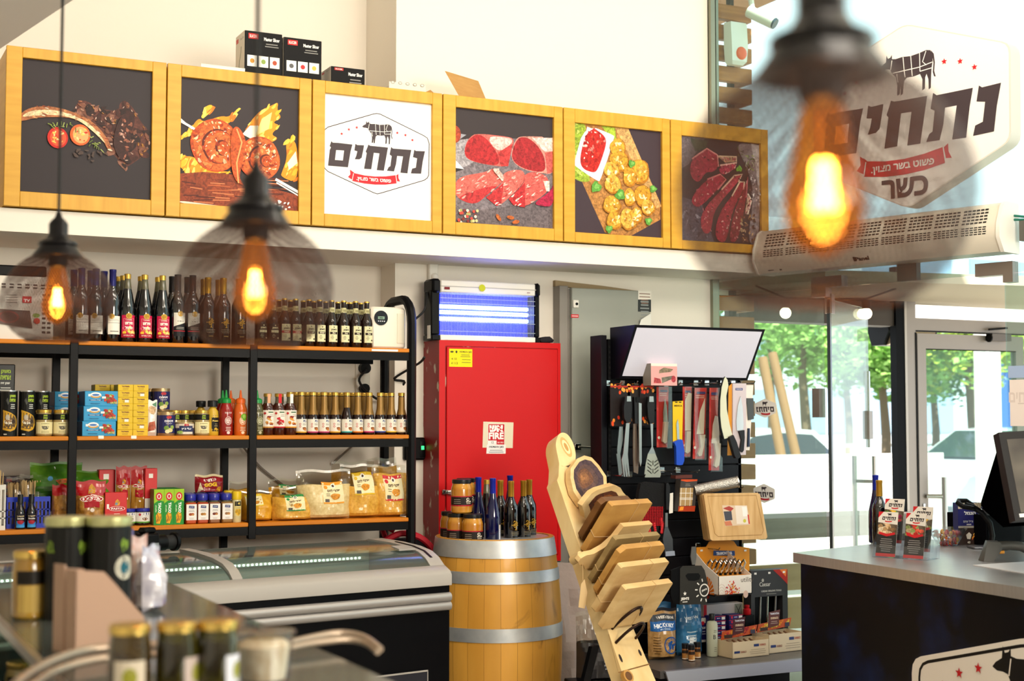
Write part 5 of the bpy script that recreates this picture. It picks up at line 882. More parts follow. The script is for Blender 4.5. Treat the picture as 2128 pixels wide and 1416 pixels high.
w = .098; h = .155; A = Art(); brand(A, w*.55, h*.52, w*.75); A.lines(w*.35, w*.75, h*.38, 1, .01, .003, '#f0d0c8'); A.poly([(w*.1, 0), (w, 0), (w, h*.2), (w*.8, h*.28), (w*.5, h*.12), (w*.15, h*.1)], '#d8a63a', 1); A.ell(w*.58, h*.25, w*.06, w*.06, '#f0e4dc', 10); A.rect(w*.08, h*.52, w*.18, h*.66, '#f0ece6')
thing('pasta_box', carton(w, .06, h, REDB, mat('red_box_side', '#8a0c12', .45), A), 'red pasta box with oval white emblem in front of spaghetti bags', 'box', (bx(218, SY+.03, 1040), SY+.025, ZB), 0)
def pbag(px0, px1, y0, Y, bands, label, seed, brandz, d=.07, txt=True):
    a = bx(px0, Y, 1030); b = bx(px1, Y, 1030); h = atY(px0, y0, Y).z-ZB; m, fn = pouch(b-a, h, d, bands, seed, .005); A = Art()
    if txt: brand(A, 0, h*brandz, (b-a)*.8); A.rect(-(b-a)*.26, h*(brandz-.19), (b-a)*.26, h*(brandz-.06), '#a01420'); A.ell(0, h*(brandz-.25), (b-a)*.07, (b-a)*.07, '#f0e0d4', 10); warp(m, A, fn, .02)
    thing('pasta_bag', [(None, m)], label, 'bag', ((a+b)/2, Y, ZB), 0, 'pasta bags')
pbag(158, 219, 1000, SY+.05, [(0, PASTA), (.68, REDF)], 'red topped bag of short pasta beside the rack post', 21, .62, .09)
pbag(240, 271, 970, SY+.13, [(0, SPAG), (.66, REDF)], 'tall spaghetti bag with red top, left of two', 22, .66, .05)
pbag(271, 305, 970, SY+.13, [(0, SPAG), (.66, REDF)], 'tall spaghetti bag with red top, right of two', 23, .66, .05)
pbag(108, 146, 1008, SY+.10, [(0, PASTA), (.75, REDF)], 'dark red pasta bag left of the rack post', 24, .6, .09, False)
m = M(); w = bx(329, SY+.1)-bx(304, SY+.1); m.box(0, 0, 0, w, .06, .26, REDB, .002); A = Art(); A.rect(0, 0, w, .12, '#e6ded4'); A.rect(w*.3, .215, w*.65, .235, '#eee8e0'); m.art(A, FRONT((0, 0, 0)))
rb = thing('lasagne_box', [(None, m)], 'tall red and white pasta box beside the right spaghetti bag', 'box', (bx(304.5, SY+.1), SY+.1, ZB)); m = M(); m.box(0, 0, 0, .075, .06, .255, REDB, .002); A = Art(); A.rect(.02, .21, .045, .235, '#eee8e0'); m.art(A, FRONT((0, 0, 0))); thing('lasagne_box', [(None, m)], 'plain red pasta box left of the spaghetti bags', 'box', (bx(209, SY+.16), SY+.16, ZB))
GRB = mat('green_bag', '#3a6e1c', .3, coat=.6, noise=('#6a9a2a', (9, 9, 9), 2, .4, .7)); m, fn = pouch(.24, .17, .12, [(0, mat('green_bag_low', '#2c5414', .35, coat=.5)), (.35, GRB)], 31, .014); A = Art(); A.ell(-.04, .1, .012, .012, '#5a9ac8', 10); A.poly([(-.02, .09), (.08, .1), (.1, .085), (0, .07)], '#c0602c', 1); warp(m, A, fn, .02)
thing('green_food_bag', [(None, m)], 'crumpled glossy green food bag leaning behind the rack post', 'bag', (bx(120, SY+.22), SY+.22, ZB+.12), .1)
m, fn = pouch(.22, .12, .12, [(0, GRB)], 33, .014); thing('green_food_bag', [(None, m)], 'flat glossy green food bag lying on pasta bags beside post', 'bag', (bx(185, SY+.22), SY+.2, ZB+.13), -.1)
m = M(); m.box(0, 0, 0, .22, .12, .135, PASTA, .02); thing('pasta_bag', [(None, m)], 'bulky pasta bag underneath the two green bags', 'bag', (bx(110, SY+.24), SY+.2, ZB), 0, 'pasta bags')
# baskets, skewers, liquid smoke
BB = mat('blue_basket', '#1a35b8', .4); WB = mat('white_basket', '#d8d4cc', .45)
def basket(w, d, h, mt):
    m = M(); t = .004; e = .012
    for a, b in (((0, 0), (w, 0)), ((w, 0), (w, d)), ((w, d), (0, d)), ((0, d), (0, 0))):
        u = V((b[0]-a[0], b[1]-a[1], 0)); L = u.length; u = u/L; n = int(L/.016); mid = V((w/2, d/2, 0))
        for z0, z1 in ((0, .02), (h-.022, h)): m.prism([(0, z0), (L, z0), (L, z1), (0, z1)], -t/2, t/2, mt, (V((*a, 0)), u, Z_, u.cross(Z_)))
        for k in range(n+1): x = L*k/n; m.prism([(max(0, x-.004), .02), (min(L, x+.004), .02), (min(L, x+.004), h-.022), (max(0, x-.004), h-.022)], -t/2, t/2, mt, (V((*a, 0)), u, Z_, u.cross(Z_)))
        for z in (.05, .08):
            if z < h-.03: m.prism([(0, z), (L, z), (L, z+.005), (0, z+.005)], -t/2, t/2, mt, (V((*a, 0)), u, Z_, u.cross(Z_)))
    m.box(0, 0, 0, w, d, .004, mt); return m
b0 = atY(15, 1108, SY+.08).x; b1 = atY(104, 1108, SY+.08).x; thing('basket', [(None, basket(b1-b0, .2, .14, BB))], 'blue plastic basket holding skewers on the bottom shelf', 'basket', (b0, SY+.1, ZB))
w0 = bx(-40, SY+.05); w1 = bx(14, SY+.05); thing('basket', [(None, basket(w1-w0, .16, .2, WB))], 'white perforated plastic basket at left end of bottom shelf', 'basket', (w0, SY+.02, ZB))
SKW = mat('skewer_wood', '#d0b07c', .6); rr = random.Random(9)
def skewers(n, w, h, label, loc, bag=True):
    m = M()
    for k in range(n): x = rr.uniform(-w/2, w/2); y = rr.uniform(-.02, .02); m.tube([(x, y, 0), (x+rr.uniform(-.01, .01), y+rr.uniform(-.008, .008), h+rr.uniform(-.006, .006))], .002, SKW, 5)
    P = [('skewers', m)]
    if bag: q, fn = pouch(w+.02, h+.03, .07, [(0, FILM)], n, .004); P.append(('bag', q))
    t = thing('skewer_bundle', P, label, 'skewers', loc, 0, 'bundles of wooden skewers'); t.children[0]['kind'] = 'stuff'
skewers(70, .1, .2, 'bagged bundle of wooden skewers in the blue basket', ((b0+b1)/2+.03, SY+.2, ZB+.006)); skewers(40, .06, .19, 'smaller bagged skewer bundle at left in the blue basket', (b0+.05, SY+.22, ZB+.006)); skewers(60, .05, .25, 'thick bundle of wooden skewers in the white basket', (w1-.035, SY+.1, ZB+.006), False)
m = M(); A = Art()
for i in range(3):
    m.box(0, 0, i*.031, .16, .16, i*.031+.03, mat('purple_carton', '#3a2c4c', .45), .001)
for i in range(3):
    q = M(); q.box(0, 0, 0, .165, .16, .03, MATS['purple_carton'], .001); A = Art(); A.rect(.005, .008, .03, .022, '#a83a4a'); A.lines(.05, .11, .022, 2, .009, .004, '#c8c0c8', i); A.rect(.13, .008, .155, .022, '#7a6a8a'); q.art(A, FRONT((0, 0, 0))); thing('skewer_carton', [(None, q)], f'flat purple carton, {("lowest", "middle", "topmost")[i]} of the stack behind the blue basket', 'carton', (bx(14, SY+.34), SY+.33, ZB+.13+i*.031), 0, 'flat purple cartons')
q = M(); q.box(0, 0, 0, .17, .16, .129, CARD, .002); thing('plain_carton', [(None, q)], 'plain brown carton under the flat purple cartons', 'carton', (bx(13, SY+.34), SY+.33, ZB))
m = M(); m.lathe([(.02, 0), (.0225, .004), (.0225, .075), (.019, .09), (.011, .105), (.01, .115)], mat('smoke_bottle', '#120a0a', .15, coat=.5), 16); c = M(); c.lathe([(.0125, .113), (.0125, .152), (.011, .154)], BLKCAP, 14); A = Art(); w = .038; A.rect(-w/2, 0, w/2, .062, '#1c1a22'); A.poly([(-w/2, 0), (w/2, 0), (w/2, .024), (-w/2, .03)], '#2f7ac0'); A.text('Liquid', 0, .05, .008, '#d8c49a', .03, .03); A.text('Smoke', 0, .04, .008, '#e6e0d8', .03, .03); A.ell(0, .024, .015, .009, '#9a2030', 14, 1, 0, .08); A.rect(-w/2, 0, w/2, .01, '#3a92d0'); l = M(); l.wrap(A, .0225, .008)
row([('bottle', m), ('cap', c), ('label', l)], 'liquid_smoke_bottle', 'bottle', 'liquid smoke bottles', ['small dark liquid smoke bottle before blue basket, left of two', 'small dark liquid smoke bottle before blue basket, right of two'], [47, 70], SY+.05, ZB, .05)
thing('spread_jar', jar(.03, .07, MATS['dark_spread'], mat('white_lid', '#d8d4cc', .4), None), 'small white lidded jar right of the blue basket', 'jar', (bx(113, SY+.12), SY+.14, ZB))
# ================================================================ freezer
FA = radians(9.5); FZ = Matrix.Rotation(FA, 4, 'Z'); fx = V((cos(FA), sin(FA), 0)); fy = V((-sin(FA), cos(FA), 0)); FC = atZ(934, 1195, .87); FC.z = 0; FL = 2.15; FDp = .64
GREYP = mat('freezer_grey', '#a39d97', .38); FB = mat('freezer_black', '#050508', .35, spec=.12)
r = obj('chest_freezer', None, None, FC, FA); tag(r, 'long black chest freezer with curved glass lid and grey rim', 'freezer')
m = M(); m.box(-FL, 0, .06, 0, .02, .83, FB); m.box(-FL, .02, .06, -FL+.03, FDp, .83, FB); m.box(-.03, .02, .06, 0, FDp, .83, FB); m.box(-FL, FDp-.03, .06, 0, FDp, .95, FB); m.box(-FL+.03, .02, .06, -.03, FDp-.03, .45, mat('freezer_inner', '#cfd6d2', .5)); m.box(-FL+.03, .02, .45, -.03, .04, .83, MATS['freezer_inner']); m.box(-FL+.03, FDp-.045, .45, -.03, FDp-.03, .94, MATS['freezer_inner']); m.box(-FL+.1, .05, 0, -.1, FDp-.05, .06, BLACK); obj('cabinet', m, r)
prof = [(-.012, .83), (-.012, .872), (.0, .885), (.05, .905)]; m = M(); m.prism([(-.012, .825), (.07, .825), (.07, .905), (.05, .91), (.0, .888), (-.012, .872)], -FL-.005, .005, GREYP, (V((0, 0, 0)), Y_, Z_, X_)); m.box(-FL, FDp-.05, .95, 0, FDp, .985, GREYP, .004); obj('rim', m, r)
cur = [(.05, .905), (.09, .935), (.15, .96), (.25, .976), (.40, .985), (.60, .988)]
for nm, x0, x1 in (('end_cap', -.07, .004), ('end_cap', -FL-.004, -FL+.07), ('lid_divider', -1.03, -.985)):
    m = M(); m.prism([(.05, .83)]+[(y, z+(.006 if nm == 'end_cap' else .008)) for y, z in cur]+([(.63, .985), (.63, .83)] if nm == 'end_cap' else [(.6, .975), (.4, .97), (.25, .962), (.15, .945), (.09, .92), (.06, .9)]), x0, x1, GREYP, (V((0, 0, 0)), Y_, Z_, X_)); obj(nm, m, r)
    if nm == 'end_cap' and x0 > -1: m = M(); m.prism([(y, z+.009) for y, z in cur[1:5]]+[(y, z+.0068) for y, z in cur[1:5]][::-1], x0+.025, x0+.037, BLACKP, (V((0, 0, 0)), Y_, Z_, X_)); obj('seal_groove', m, r)
for x0, x1, o in ((-.985, -.07, 0), (-FL+.07, -1.03, -.006)):
    m = M(); n = len(cur); m.add([(x, y, z+o) for x in (x0, x1) for y, z in cur], [(i, i+1, n+i+1, n+i) for i in range(n-1)], PANE2); g = obj('glass_lid', m, r)
m = M(); m.prism([(.17, .972), (.24, .984), (.24, .99), (.17, .98)], -.16, -.075, GREYP, (V((0, 0, 0)), Y_, Z_, X_)); obj('lid_grip', m, r)
for z in (.735, .774): m = M(); m.tube([(-FL+.01, -.010, z), (-.005, -.010, z)], .0205, mat('rail_grey', '#a29d9a', .38, .45), 14); obj('bumper_rail', m, r)
m = M(); m.box(-FL+.1, FDp-.06, .90, -.1, FDp-.047, .915, WHITEP)
for k in range(90): m.box(-FL+.11+k*.0214, FDp-.063, .904, -.10*0-FL+.118+k*.0214, FDp-.06, .911, mat('led_dot', '#e6fff4', .3, emit=14))
obj('led_strip', m, r)
m = M(); m.box(-.42, -.012, .33, -.12, 0, .46, mat('freezer_plate', '#22222a', .4)); m.box(-.42, -.014, .455, -.12, -.01, .462, GREYP); m.box(-.124, -.014, .33, -.12, -.01, .462, GREYP); obj('control_plate', m, r)
FT = lambda x, y, z: FC+fx*x+fy*y+Z_*z
rr = random.Random(12); cols = [('wine red', '#7a2434'), ('white', '#dcd8d0'), ('pale green', '#b8c8b0'), ('tan', '#b89a6c'), ('white', '#d0d4d8'), ('dark red', '#8a3428')]
for k in range(14):
    x = -.2-.135*k; m = M(); m.box(-.055, -.09, 0, .055, .09, .08, mat('frozen_'+cols[k % 6][0].replace(' ', '_'), cols[k % 6][1], .3, coat=.5), .02); thing('frozen_pack', [(None, m)], f'{cols[k % 6][0]} frozen pack inside the freezer, {ORD[k] if k < 12 else ("thirteenth" if k == 12 else "fourteenth")} from its right end', 'package', FT(x, .36 if k % 2 else .24, .4505), FA+rr.uniform(-.1, .1), 'frozen packs in the freezer')
# black video camera on the freezer
p = atZ(305, 1165, .99); o = FT(-1.17, .5, .99); r = obj('video_camera', None, None, o, FA+.25); tag(r, 'black camera with ribbed lens barrel standing on the freezer', 'camera')
m = M(); m.box(-.09, -.03, .0, -.01, .05, .09, BLACKP, .008); m.box(-.085, -.02, .09, -.02, .03, .115, BLACKP, .008); obj('camera_body', m, r); m = M(); m.tube([(-.01, .01, .045), (.04, .01, .045)], .034, BLACKP, 20); m.tube([(.04, .01, .045), (.085, .01, .045)], .03, mat('rubber_ring', '#1c1c1c', .7), 20); m.tube([(.085, .01, .045), (.1, .01, .045)], .04, BLACKP, 20); l = obj('lens_barrel', m, r); m = M(); m.box(-.05, -.034, .01, -.02, -.03, .05, STEEL); obj('badge', m, r)
# ================================================================ fire cabinet, zapper, panel, reader
REDP = mat('red_paint', '#c2040b', .36, spec=.35); CHIP = mat('chipped_red_paint', '#8a1014', .5, noise=('#c9b8a4', (16, 16, 9), 5, .60, .64))
KX0, KX1, KY, KZ0, KZ1 = 2.976, 3.70, 6.85, .80, 1.985
r = obj('fire_hose_cabinet', None, None, (KX0, KY, KZ0)); tag(r, 'large red fire hose cabinet mounted on wall behind the barrel', 'fire cabinet'); w, h = KX1-KX0, KZ1-KZ0
m = M(); m.box(0, .0, 0, w, .208, h, CHIP); obj('cabinet_body', m, r)
m = M(); m.box(.0, -.004, 0, .035, .0, h, REDP); m.box(w-.018, -.004, 0, w, 0, h, REDP); m.box(.035, -.004, h-.03, w-.018, 0, h, REDP); m.box(.035, -.004, 0, w-.018, 0, .03, REDP); obj('front_frame', m, r)
d = M(); d.box(.04, -.012, .034, w-.022, -.003, h-.034, REDP, .003); d = obj('door', d, r)
m = M(); m.box(.015, -.016, .375, .04, -.004, .40, CHROME, .003); m.tube([(.04, -.02, .388), (.075, -.02, .388)], .012, CHROME, 10); m.box(.045, -.026, .372, .125, -.013, .398, STEEL, .004); obj('latch', m, d)
A = Art(); a = .053; b = .187; c0 = h-.14; c1 = h-.045; A.rect(a, c0, b, c1, '#e8d60c'); A.text('מגן והנדסה', a+.095, c1-.017, .011, '#2c2c18', .03, .07); A.ell(a+.016, c1-.016, .01, .005, '#4a4a1c', 12); A.ell(a+.042, c1-.016, .006, .007, '#4a4a1c', 12); A.lines(a+.06, b-.006, c1-.03, 2, .009, .003, '#7a7420', 3); A.lines(a+.07, b-.006, c1-.055, 2, .015, .003, '#7a7420', 5); A.text('4 10', a+.028, c1-.053, .012, '#3c3c18', 0); A.text('4 113', a+.03, c1-.076, .012, '#3c3c18', 0)
m = M(); m.art(A, (V((0, -.0121, 0)), X_, Z_, -Y_)); obj('inspection_sticker', m, d)
A = Art(); q = lambda X, Y: (atY(860+X/3.54, 560+Y/3.54, KY-.012).x-KX0, atY(860+X/3.54, 560+Y/3.54, KY-.012).z-KZ0)
A.poly([q(511, 1121), q(733, 1127), q(727, 1316), q(505, 1312)], '#dcd2b8'); A.poly([q(537, 1290), q(676, 1290), q(675, 1357), q(533, 1357)], '#ece8e4'); A.poly([q(545, 1137), q(668, 1137), q(667, 1292), q(543, 1290)], '#f0ece8'); A.poly([q(548, 1140), q(666, 1140), q(665, 1290), q(546, 1288)], '#c01420')
t = q(607, 1172); A.text('אש', t[0], t[1], .036, '#f4f0ec', .06, .085); t = q(606, 1226); A.text('FIRE', t[0], t[1], .036, '#f4f0ec', .04, .088); A.poly([q(544, 1260), q(608, 1260), q(608, 1288), q(544, 1288)], '#ece8e4'); t = q(578, 1274); A.text('12', t[0], t[1], .012, '#5a3a3c', .02); t = q(638, 1275); A.text('עמדה מס', t[0], t[1], .008, '#f0d8d4', .02, .038); t = q(606, 1309); A.text('מגן והנדסה', t[0], t[1], .012, '#3c3a4c', .03, .085); a, b = q(540, 1330), q(670, 1330); A.lines(a[0], b[0], a[1], 2, .01, .003, '#8a8690', 3)
m = M(); m.art(A, (V((0, -.0121, 0)), X_, Z_, -Y_)); obj('fire_sign', m, d)
# insect zapper
ZX0, ZX1 = atY(893, 650, 6.9).x, atY(1118, 650, 6.9).x; w = ZX1-ZX0; zh = .327; r = obj('insect_zapper', None, None, (ZX0, 6.87, KZ1)); tag(r, 'white and black insect zapper glowing blue on the red cabinet', 'insect killer')
m = M(); 
for x0, x1 in ((0, .05), (w-.03, w)): m = M(); m.box(x0, .0, .0, x1, .12, .03, BLACKP, .004); m.box(x0, .01, .03, x1, .11, zh-.06, BLACKP, .006); m.box(x0, -.006, zh-.075, x1, .12, zh, BLACKP, .012); obj('end_frame', m, r)
m = M(); m.box(.05, .0, zh-.072, w-.03, .115, zh-.004, WHITEP, .006); m.box(.05, -.004, zh-.04, w-.03, 0, zh-.036, mat('zap_line', '#b8b4ac', .4)); A = Art(); A.rect(.07, zh-.056, .1, zh-.043, '#7a1820'); A.ell(.29, zh-.04, .019, .019, '#c2c420', 18); A.text('ECO', w-.075, zh-.055, .007, '#8a3a3a', .03); m.art(A, FRONT((0, -.005, 0))); obj('top_housing', m, r)
m = M(); m.box(.05, .0, .0, w-.03, .11, .03, WHITEP, .004); obj('tray', m, r); m = M(); m.box(.04, .095, .03, w-.03, .105, zh-.07, mat('zapper_back', '#3a4ad8', .4)); obj('back_plate', m, r)
UV = mat('uv_tube', '#7f9cff', .3, emit=11)
for z in (.12, .155, .185): m = M(); m.tube([(.06, .06, z), (w-.05, .06, z)], .011, UV, 12); obj('uv_lamp', m, r)
m = M(); 
for k in range(64): x = .055+(w-.095)*k/63; m.box(x-.0011, .008, .03, x+.0011, .0102, zh-.07, STEEL)
for z in (.05, .1, .15, .2, .225): m.box(.05, .006, z, w-.03, .008, z+.003, STEEL)
obj('guard_grille', m, r)
for k in range(7): m = M(); m.box(.05, .03, .045+k*.0, w-.04, .032, .047, BLACK)
m = M(); m.box(-.0012, .02, .01, 0, .06, .08, PAPER); obj('label', m, r)
lamp('POINT', (ZX0+w/2, 6.86, KZ1+.15), 1.6, (.25, .3, 1), name='uv_glow').data.shadow_soft_size = .1
m = M(); a = atY(863, 678, 6.75); m.tube(spl([V((ZX0-.005, 6.93, KZ1+zh-.07)), V((ZX0-.03, 6.9, KZ1+.16)), V((2.80, 6.82, 2.06)), V((2.76, 6.74, 1.98)), V((2.755, 6.7, 1.93))]), .006, CABLE, 6); tag(obj('power_cable', m), 'black power cable from the insect zapper to the rack', 'cable')
m = M(); m.ball((0, 0, .018), (.045, .03, .02), mat('dark_rag', '#1d1a20', .8), nu=10, nv=6, wob=.25, seed=3); tag(obj('dark_rag', m, None, (3.645, 6.92, KZ1+.001)), 'small crumpled dark bag on red cabinet beside the zapper', 'bag')
# PIR sensor in the wall corner
p = atY(899, 562, 7.03); m = M(); m.box(-.02, 0, -.06, .035, .03, .05, WHITEP, .006); m2 = M(); m2.ball((.012, .0, -.035), (.022, .018, .02), mat('lens_white', '#f0ece4', .2)); thing('motion_sensor', [('housing', m), ('lens', m2)], 'small white motion sensor high on wall above the zapper', 'sensor', (p.x, 7.03, p.z))
# grey electrical cabinet
EG = mat('electrical_grey', '#9c9f96', .42, noise=('#93968c', (2, 2, 3), 2, .3, .7)); ex0, ex1, ez = atY(1163, 600, 6.98).x, atY(1352, 605, 6.95).x, 2.318; r = obj('electrical_cabinet', None, None, (ex0, 6.95, 0)); tag(r, 'tall grey electrical cabinet on wall behind the display stand', 'electrical cabinet'); w = ex1-ex0
m = M(); m.box(0, .03, .1, .055, .106, ez, mat('electrical_side', '#8a857e', .5), .003); m.box(.055, .03, .1, w, .106, ez-.015, MATS['electrical_side']); obj('cabinet_body', m, r); m = M(); m.box(.062, .0, .1, w, .03, ez-.012, EG, .004); dd = obj('door', m, r)
m = M(); z = atY(1196, 632, 6.95).z; x = atY(1196, 632, 6.95).x-ex0; m.box(x-.018, -.008, z-.022, x+.018, 0, z+.022, WHITEP, .003); m.tube([(x+.003, -.012, z), (x+.003, -.006, z)], .008, BLACKP, 12); obj('key_lock', m, dd)
m = M(); m.box(x-.024, -.03, .98, x+.02, -.0, 1.02, CHROME, .004); m.tube([(x, -.03, 1.0), (x+.09, -.035, .995)], .007, CHROME); z2 = atY(1205, 929, 6.95).z; 
for v in m.v[:]: pass
obj('handle', m, dd).location.z = z2-1.0
A = Art(); q = lambda X, Y: (atY(1130+X/5.751, 540+Y/5.751, 6.95).x-ex0, atY(1130+X/5.751, 540+Y/5.751, 6.95).z)
A.poly([q(1128, 370), q(1281, 375), q(1281, 475), q(1127, 475)], '#ece6da'); A.poly([q(1125, 476), q(1281, 478), q(1281, 625), q(1124, 620)], '#2c3030'); A.poly([q(326, 652), q(416, 654), q(416, 695), q(325, 693)], '#c41420'); a, b = q(1140, 400), q(1270, 400); A.lines(a[0], b[0], a[1], 4, .018, .005, '#8a6a5a', 2); a, b = q(1135, 492), q(1272, 492); A.lines(a[0], b[0], a[1], 7, .019, .008, '#8c9290', 4); t = q(370, 674); A.lines(t[0]-.03, t[0]+.03, t[1]+.004, 1, .01, .008, '#e6a8a8')
m = M(); m.art(A, FRONT((0, -.0005, 0))); obj('stickers', m, dd); m = M(); a = [q(1130, 720), q(1280, 640), q(1282, 790), q(1128, 790)]; m.add([(a[0][0], -.03, a[0][1]), (a[1][0], -.002, a[1][1]), (a[2][0], -.002, a[2][1]), (a[3][0], -.012, a[3][1])], [(0, 3, 2, 1)], PAPER); obj('peeling_paper', m, dd)
m = M(); 
for k in range(9): x = .02+k*(w-.02)/8; m.add([], [], CARD)
P = [(.0, .0), (.12, .02), (.3, .008), (.45, .0), (w, -.012)]; m.prism([(0, -.004), (w, -.02), (w, -.012), (.45, .0), (.3, .012), (.12, .022), (0, .03)], -.03, .0, mat('torn_plaster', '#a08c6c', .9, bump=(40, .5)), (V((0, 0, 0)), X_, Z_, -Y_)); m.x = None; tag(obj('torn_trim', m, None, (ex0, 7.03, ez+.004)), 'rough torn plaster strip above the grey electrical cabinet', 'plaster')
# fingerprint reader, socket, cables
p = atY(867, 931, 7.05); r = obj('fingerprint_reader', None, None, (p.x-.06, 7.03, p.z-.065)); tag(r, 'black fingerprint access reader with green light beside rack post', 'access reader'); m = M(); m.box(-.02, 0, 0, .1, .03, .12, BLACKP, .008); obj('housing', m, r); m = M(); m.box(.068, -.004, .015, .098, 0, .1, BLACK, .003); m.box(.074, -.005, .055, .09, -.003, .075, mat('green_light', '#2cf06a', .3, emit=3)); obj('finger_sensor', m, r); A = Art(); A.rect(-.0, .08, .03, .104, '#5a6a7c'); [A.rect(.0+.011*i, .02+.014*j, .007+.011*i, .028+.014*j, '#8a8f98') for i in range(3) for j in range(4)]; m = M(); m.art(A, FRONT((0, -.0005, 0))); obj('keypad', m, r)
p = atY(755, 785, 7.25); m = M(); m.box(-.04, 0, -.11, .04, .02, .09, WHITEP, .006); q = M(); q.tube([(0, -.04, .05), (0, .0, .05)], .03, BLACKP, 14); q9 = M(); q9.tube([(0, -.035, -.06), (0, .0, -.06)], .026, BLACKP, 14); thing('wall_socket', [('faceplate', m), ('plug', q), ('plug', q9)], 'white wall socket with black plugs behind the rack', 'socket', (p.x, 7.25, p.z))
m = M(); m.tube(spl([V((p.x, 7.2, p.z+.04)), V((p.x-.05, 7.18, p.z-.02)), V((p.x+.02, 7.17, p.z-.1)), V((p.x+.1, 7.17, p.z-.12)), V((p.x+.16, 7.05, p.z-.03)), V((p.x+.1, 7.05, p.z-.01)), V((p.x+.2, 6.95, p.z+.07)), V((p.x+.21, 6.9, p.z+.1))]), .007, CABLE, 6); tag(obj('tangled_cable', m), 'tangled black cable looping behind the rack end post', 'cable')
m = M(); a, b, c_, d_ = atY(500, 922, 7.24), atY(540, 970, 7.24), atY(590, 1010, 7.24), atY(690, 965, 7.24); m.tube(spl([a, b, c_]), .006, mat('grey_cable', '#8a7f74', .6), 6); m.tube([d_, atY(745, 915, 7.24)], .006, MATS['grey_cable'], 6); tag(obj('wall_cable', m), 'grey cable running along the wall behind the crumb bags', 'cable')
# backpack behind the freezer
r = obj('backpack', None, None, (2.73, 6.80, .5)); tag(r, 'black backpack with red straps tucked behind the freezer', 'bag'); m = M(); m.box(-.12, -.1, 0, .17, .1, .46, mat('black_fabric', '#15151a', .85), .05); obj('bag_body', m, r); m = M(); RS = mat('red_strap', '#b8182c', .6); m.tube(spl([(-.1, -.05, .45), (-.02, -.08, .49), (.08, -.09, .47), (.15, -.11, .4), (.17, -.11, .32)]), .016, RS, 6); m.tube(spl([(-.05, .06, .47), (-.09, .0, .53), (-.03, -.02, .5)]), .014, RS, 6); obj('strap', m, r)
for o in (r,): o.location.z = 0; 
for ch in r.children: ch.location.z = .5
m = M(); m.box(-.12, -.09, 0, .16, .1, .5, CARD, .004); thing('floor_carton', [(None, m)], 'brown carton on the floor under the black backpack', 'carton', (2.73, 6.80, 0))
# ================================================================ barrel
BC = atZ(1028, 1113, .985); BC.z = 0; BH = .985; BW = mat('oak_barrel', '#dca244', .42, coat=.1, noise=('#bd822c', (4, 4, 1.1), 6, .35, .75)); 
def barrel_wood():
    m = BW; nt = m.node_tree; b = nt.nodes['Principled BSDF']; tc = nt.nodes.new('ShaderNodeTexCoord'); sp = nt.nodes.new('ShaderNodeSeparateXYZ'); at = nt.nodes.new('ShaderNodeMath'); at.operation = 'ARCTAN2'; mu = nt.nodes.new('ShaderNodeMath'); mu.operation = 'MULTIPLY'; mu.inputs[1].default_value = 26/(2*pi); fr = nt.nodes.new('ShaderNodeMath'); fr.operation = 'FRACT'; lt = nt.nodes.new('ShaderNodeMath'); lt.operation = 'LESS_THAN'; lt.inputs[1].default_value = .025
    fl = nt.nodes.new('ShaderNodeMath'); fl.operation = 'FLOOR'; wn = nt.nodes.new('ShaderNodeTexWhiteNoise'); wn.noise_dimensions = '1D'; mr = nt.nodes.new('ShaderNodeMapRange'); mr.inputs[3].default_value = .86; mr.inputs[4].default_value = 1.08
    n2 = nt.nodes.new('ShaderNodeTexNoise'); n2.inputs['Scale'].default_value = 5; n2.inputs['Detail'].default_value = 6; n2.inputs['Distortion'].default_value = 1.5; r2 = nt.nodes.new('ShaderNodeMapRange'); r2.inputs[1].default_value = .60; r2.inputs[2].default_value = .72; r2.inputs[3].default_value = 0; r2.inputs[4].default_value = .75; mp = nt.nodes.new('ShaderNodeMapping'); mp.inputs['Scale'].default_value = (1, 1, .5)
    old = b.inputs['Base Color'].links[0].from_socket; L = nt.links.new; sc = nt.nodes.new('ShaderNodeVectorMath'); sc.operation = 'SCALE'; m1 = nt.nodes.new('ShaderNodeMix'); m1.data_type = 'RGBA'; m2 = nt.nodes.new('ShaderNodeMix'); m2.data_type = 'RGBA'
    L(tc.outputs['Object'], sp.inputs[0]); L(sp.outputs[1], at.inputs[0]); L(sp.outputs[0], at.inputs[1]); L(at.outputs[0], mu.inputs[0]); L(mu.outputs[0], fr.inputs[0]); L(fr.outputs[0], lt.inputs[0]); L(mu.outputs[0], fl.inputs[0]); L(fl.outputs[0], wn.inputs['W']); L(wn.outputs[0], mr.inputs[0]); L(old, sc.inputs[0]); L(mr.outputs[0], sc.inputs['Scale'])
    L(tc.outputs['Object'], mp.inputs[0]); L(mp.outputs[0], n2.inputs[0]); L(n2.outputs[0], r2.inputs[0]); L(r2.outputs[0], m1.inputs['Factor']); L(sc.outputs[0], m1.inputs['A']); m1.inputs['B'].default_value = (*lin('#5a3210'), 1); L(lt.outputs[0], m2.inputs['Factor']); L(m1.outputs['Result'], m2.inputs['A']); m2.inputs['B'].default_value = (*lin('#9a6a28'), 1); L(m2.outputs['Result'], b.inputs['Base Color'])
barrel_wood()
def br(z): t = (z-.46)/.52; return .338-.042*t*t
r = obj('wine_barrel', None, None, BC); tag(r, 'large oak wine barrel with steel hoops carrying jars and bottles', 'barrel')
zs = [BH*i/24 for i in range(25)]; m = M(); m.lathe([(br(z), z) for z in zs]+[(br(BH)-.022, BH), (br(BH)-.026, BH-.045), (0.001, BH-.045)], BW, 52); obj('staves', m, r)
for z0, z1 in ((BH-.088, BH-.004), (.775, .832), (.50, .565), (.185, .245), (.09, .13), (.0, .06)):
    m = M(); m.lathe([(br(z0), z0), (br(z0)+.004, z0), (br(z1)+.004, z1), (br(z1), z1)], GALV, 52); obj('hoop', m, r)
HZ = BH-.045
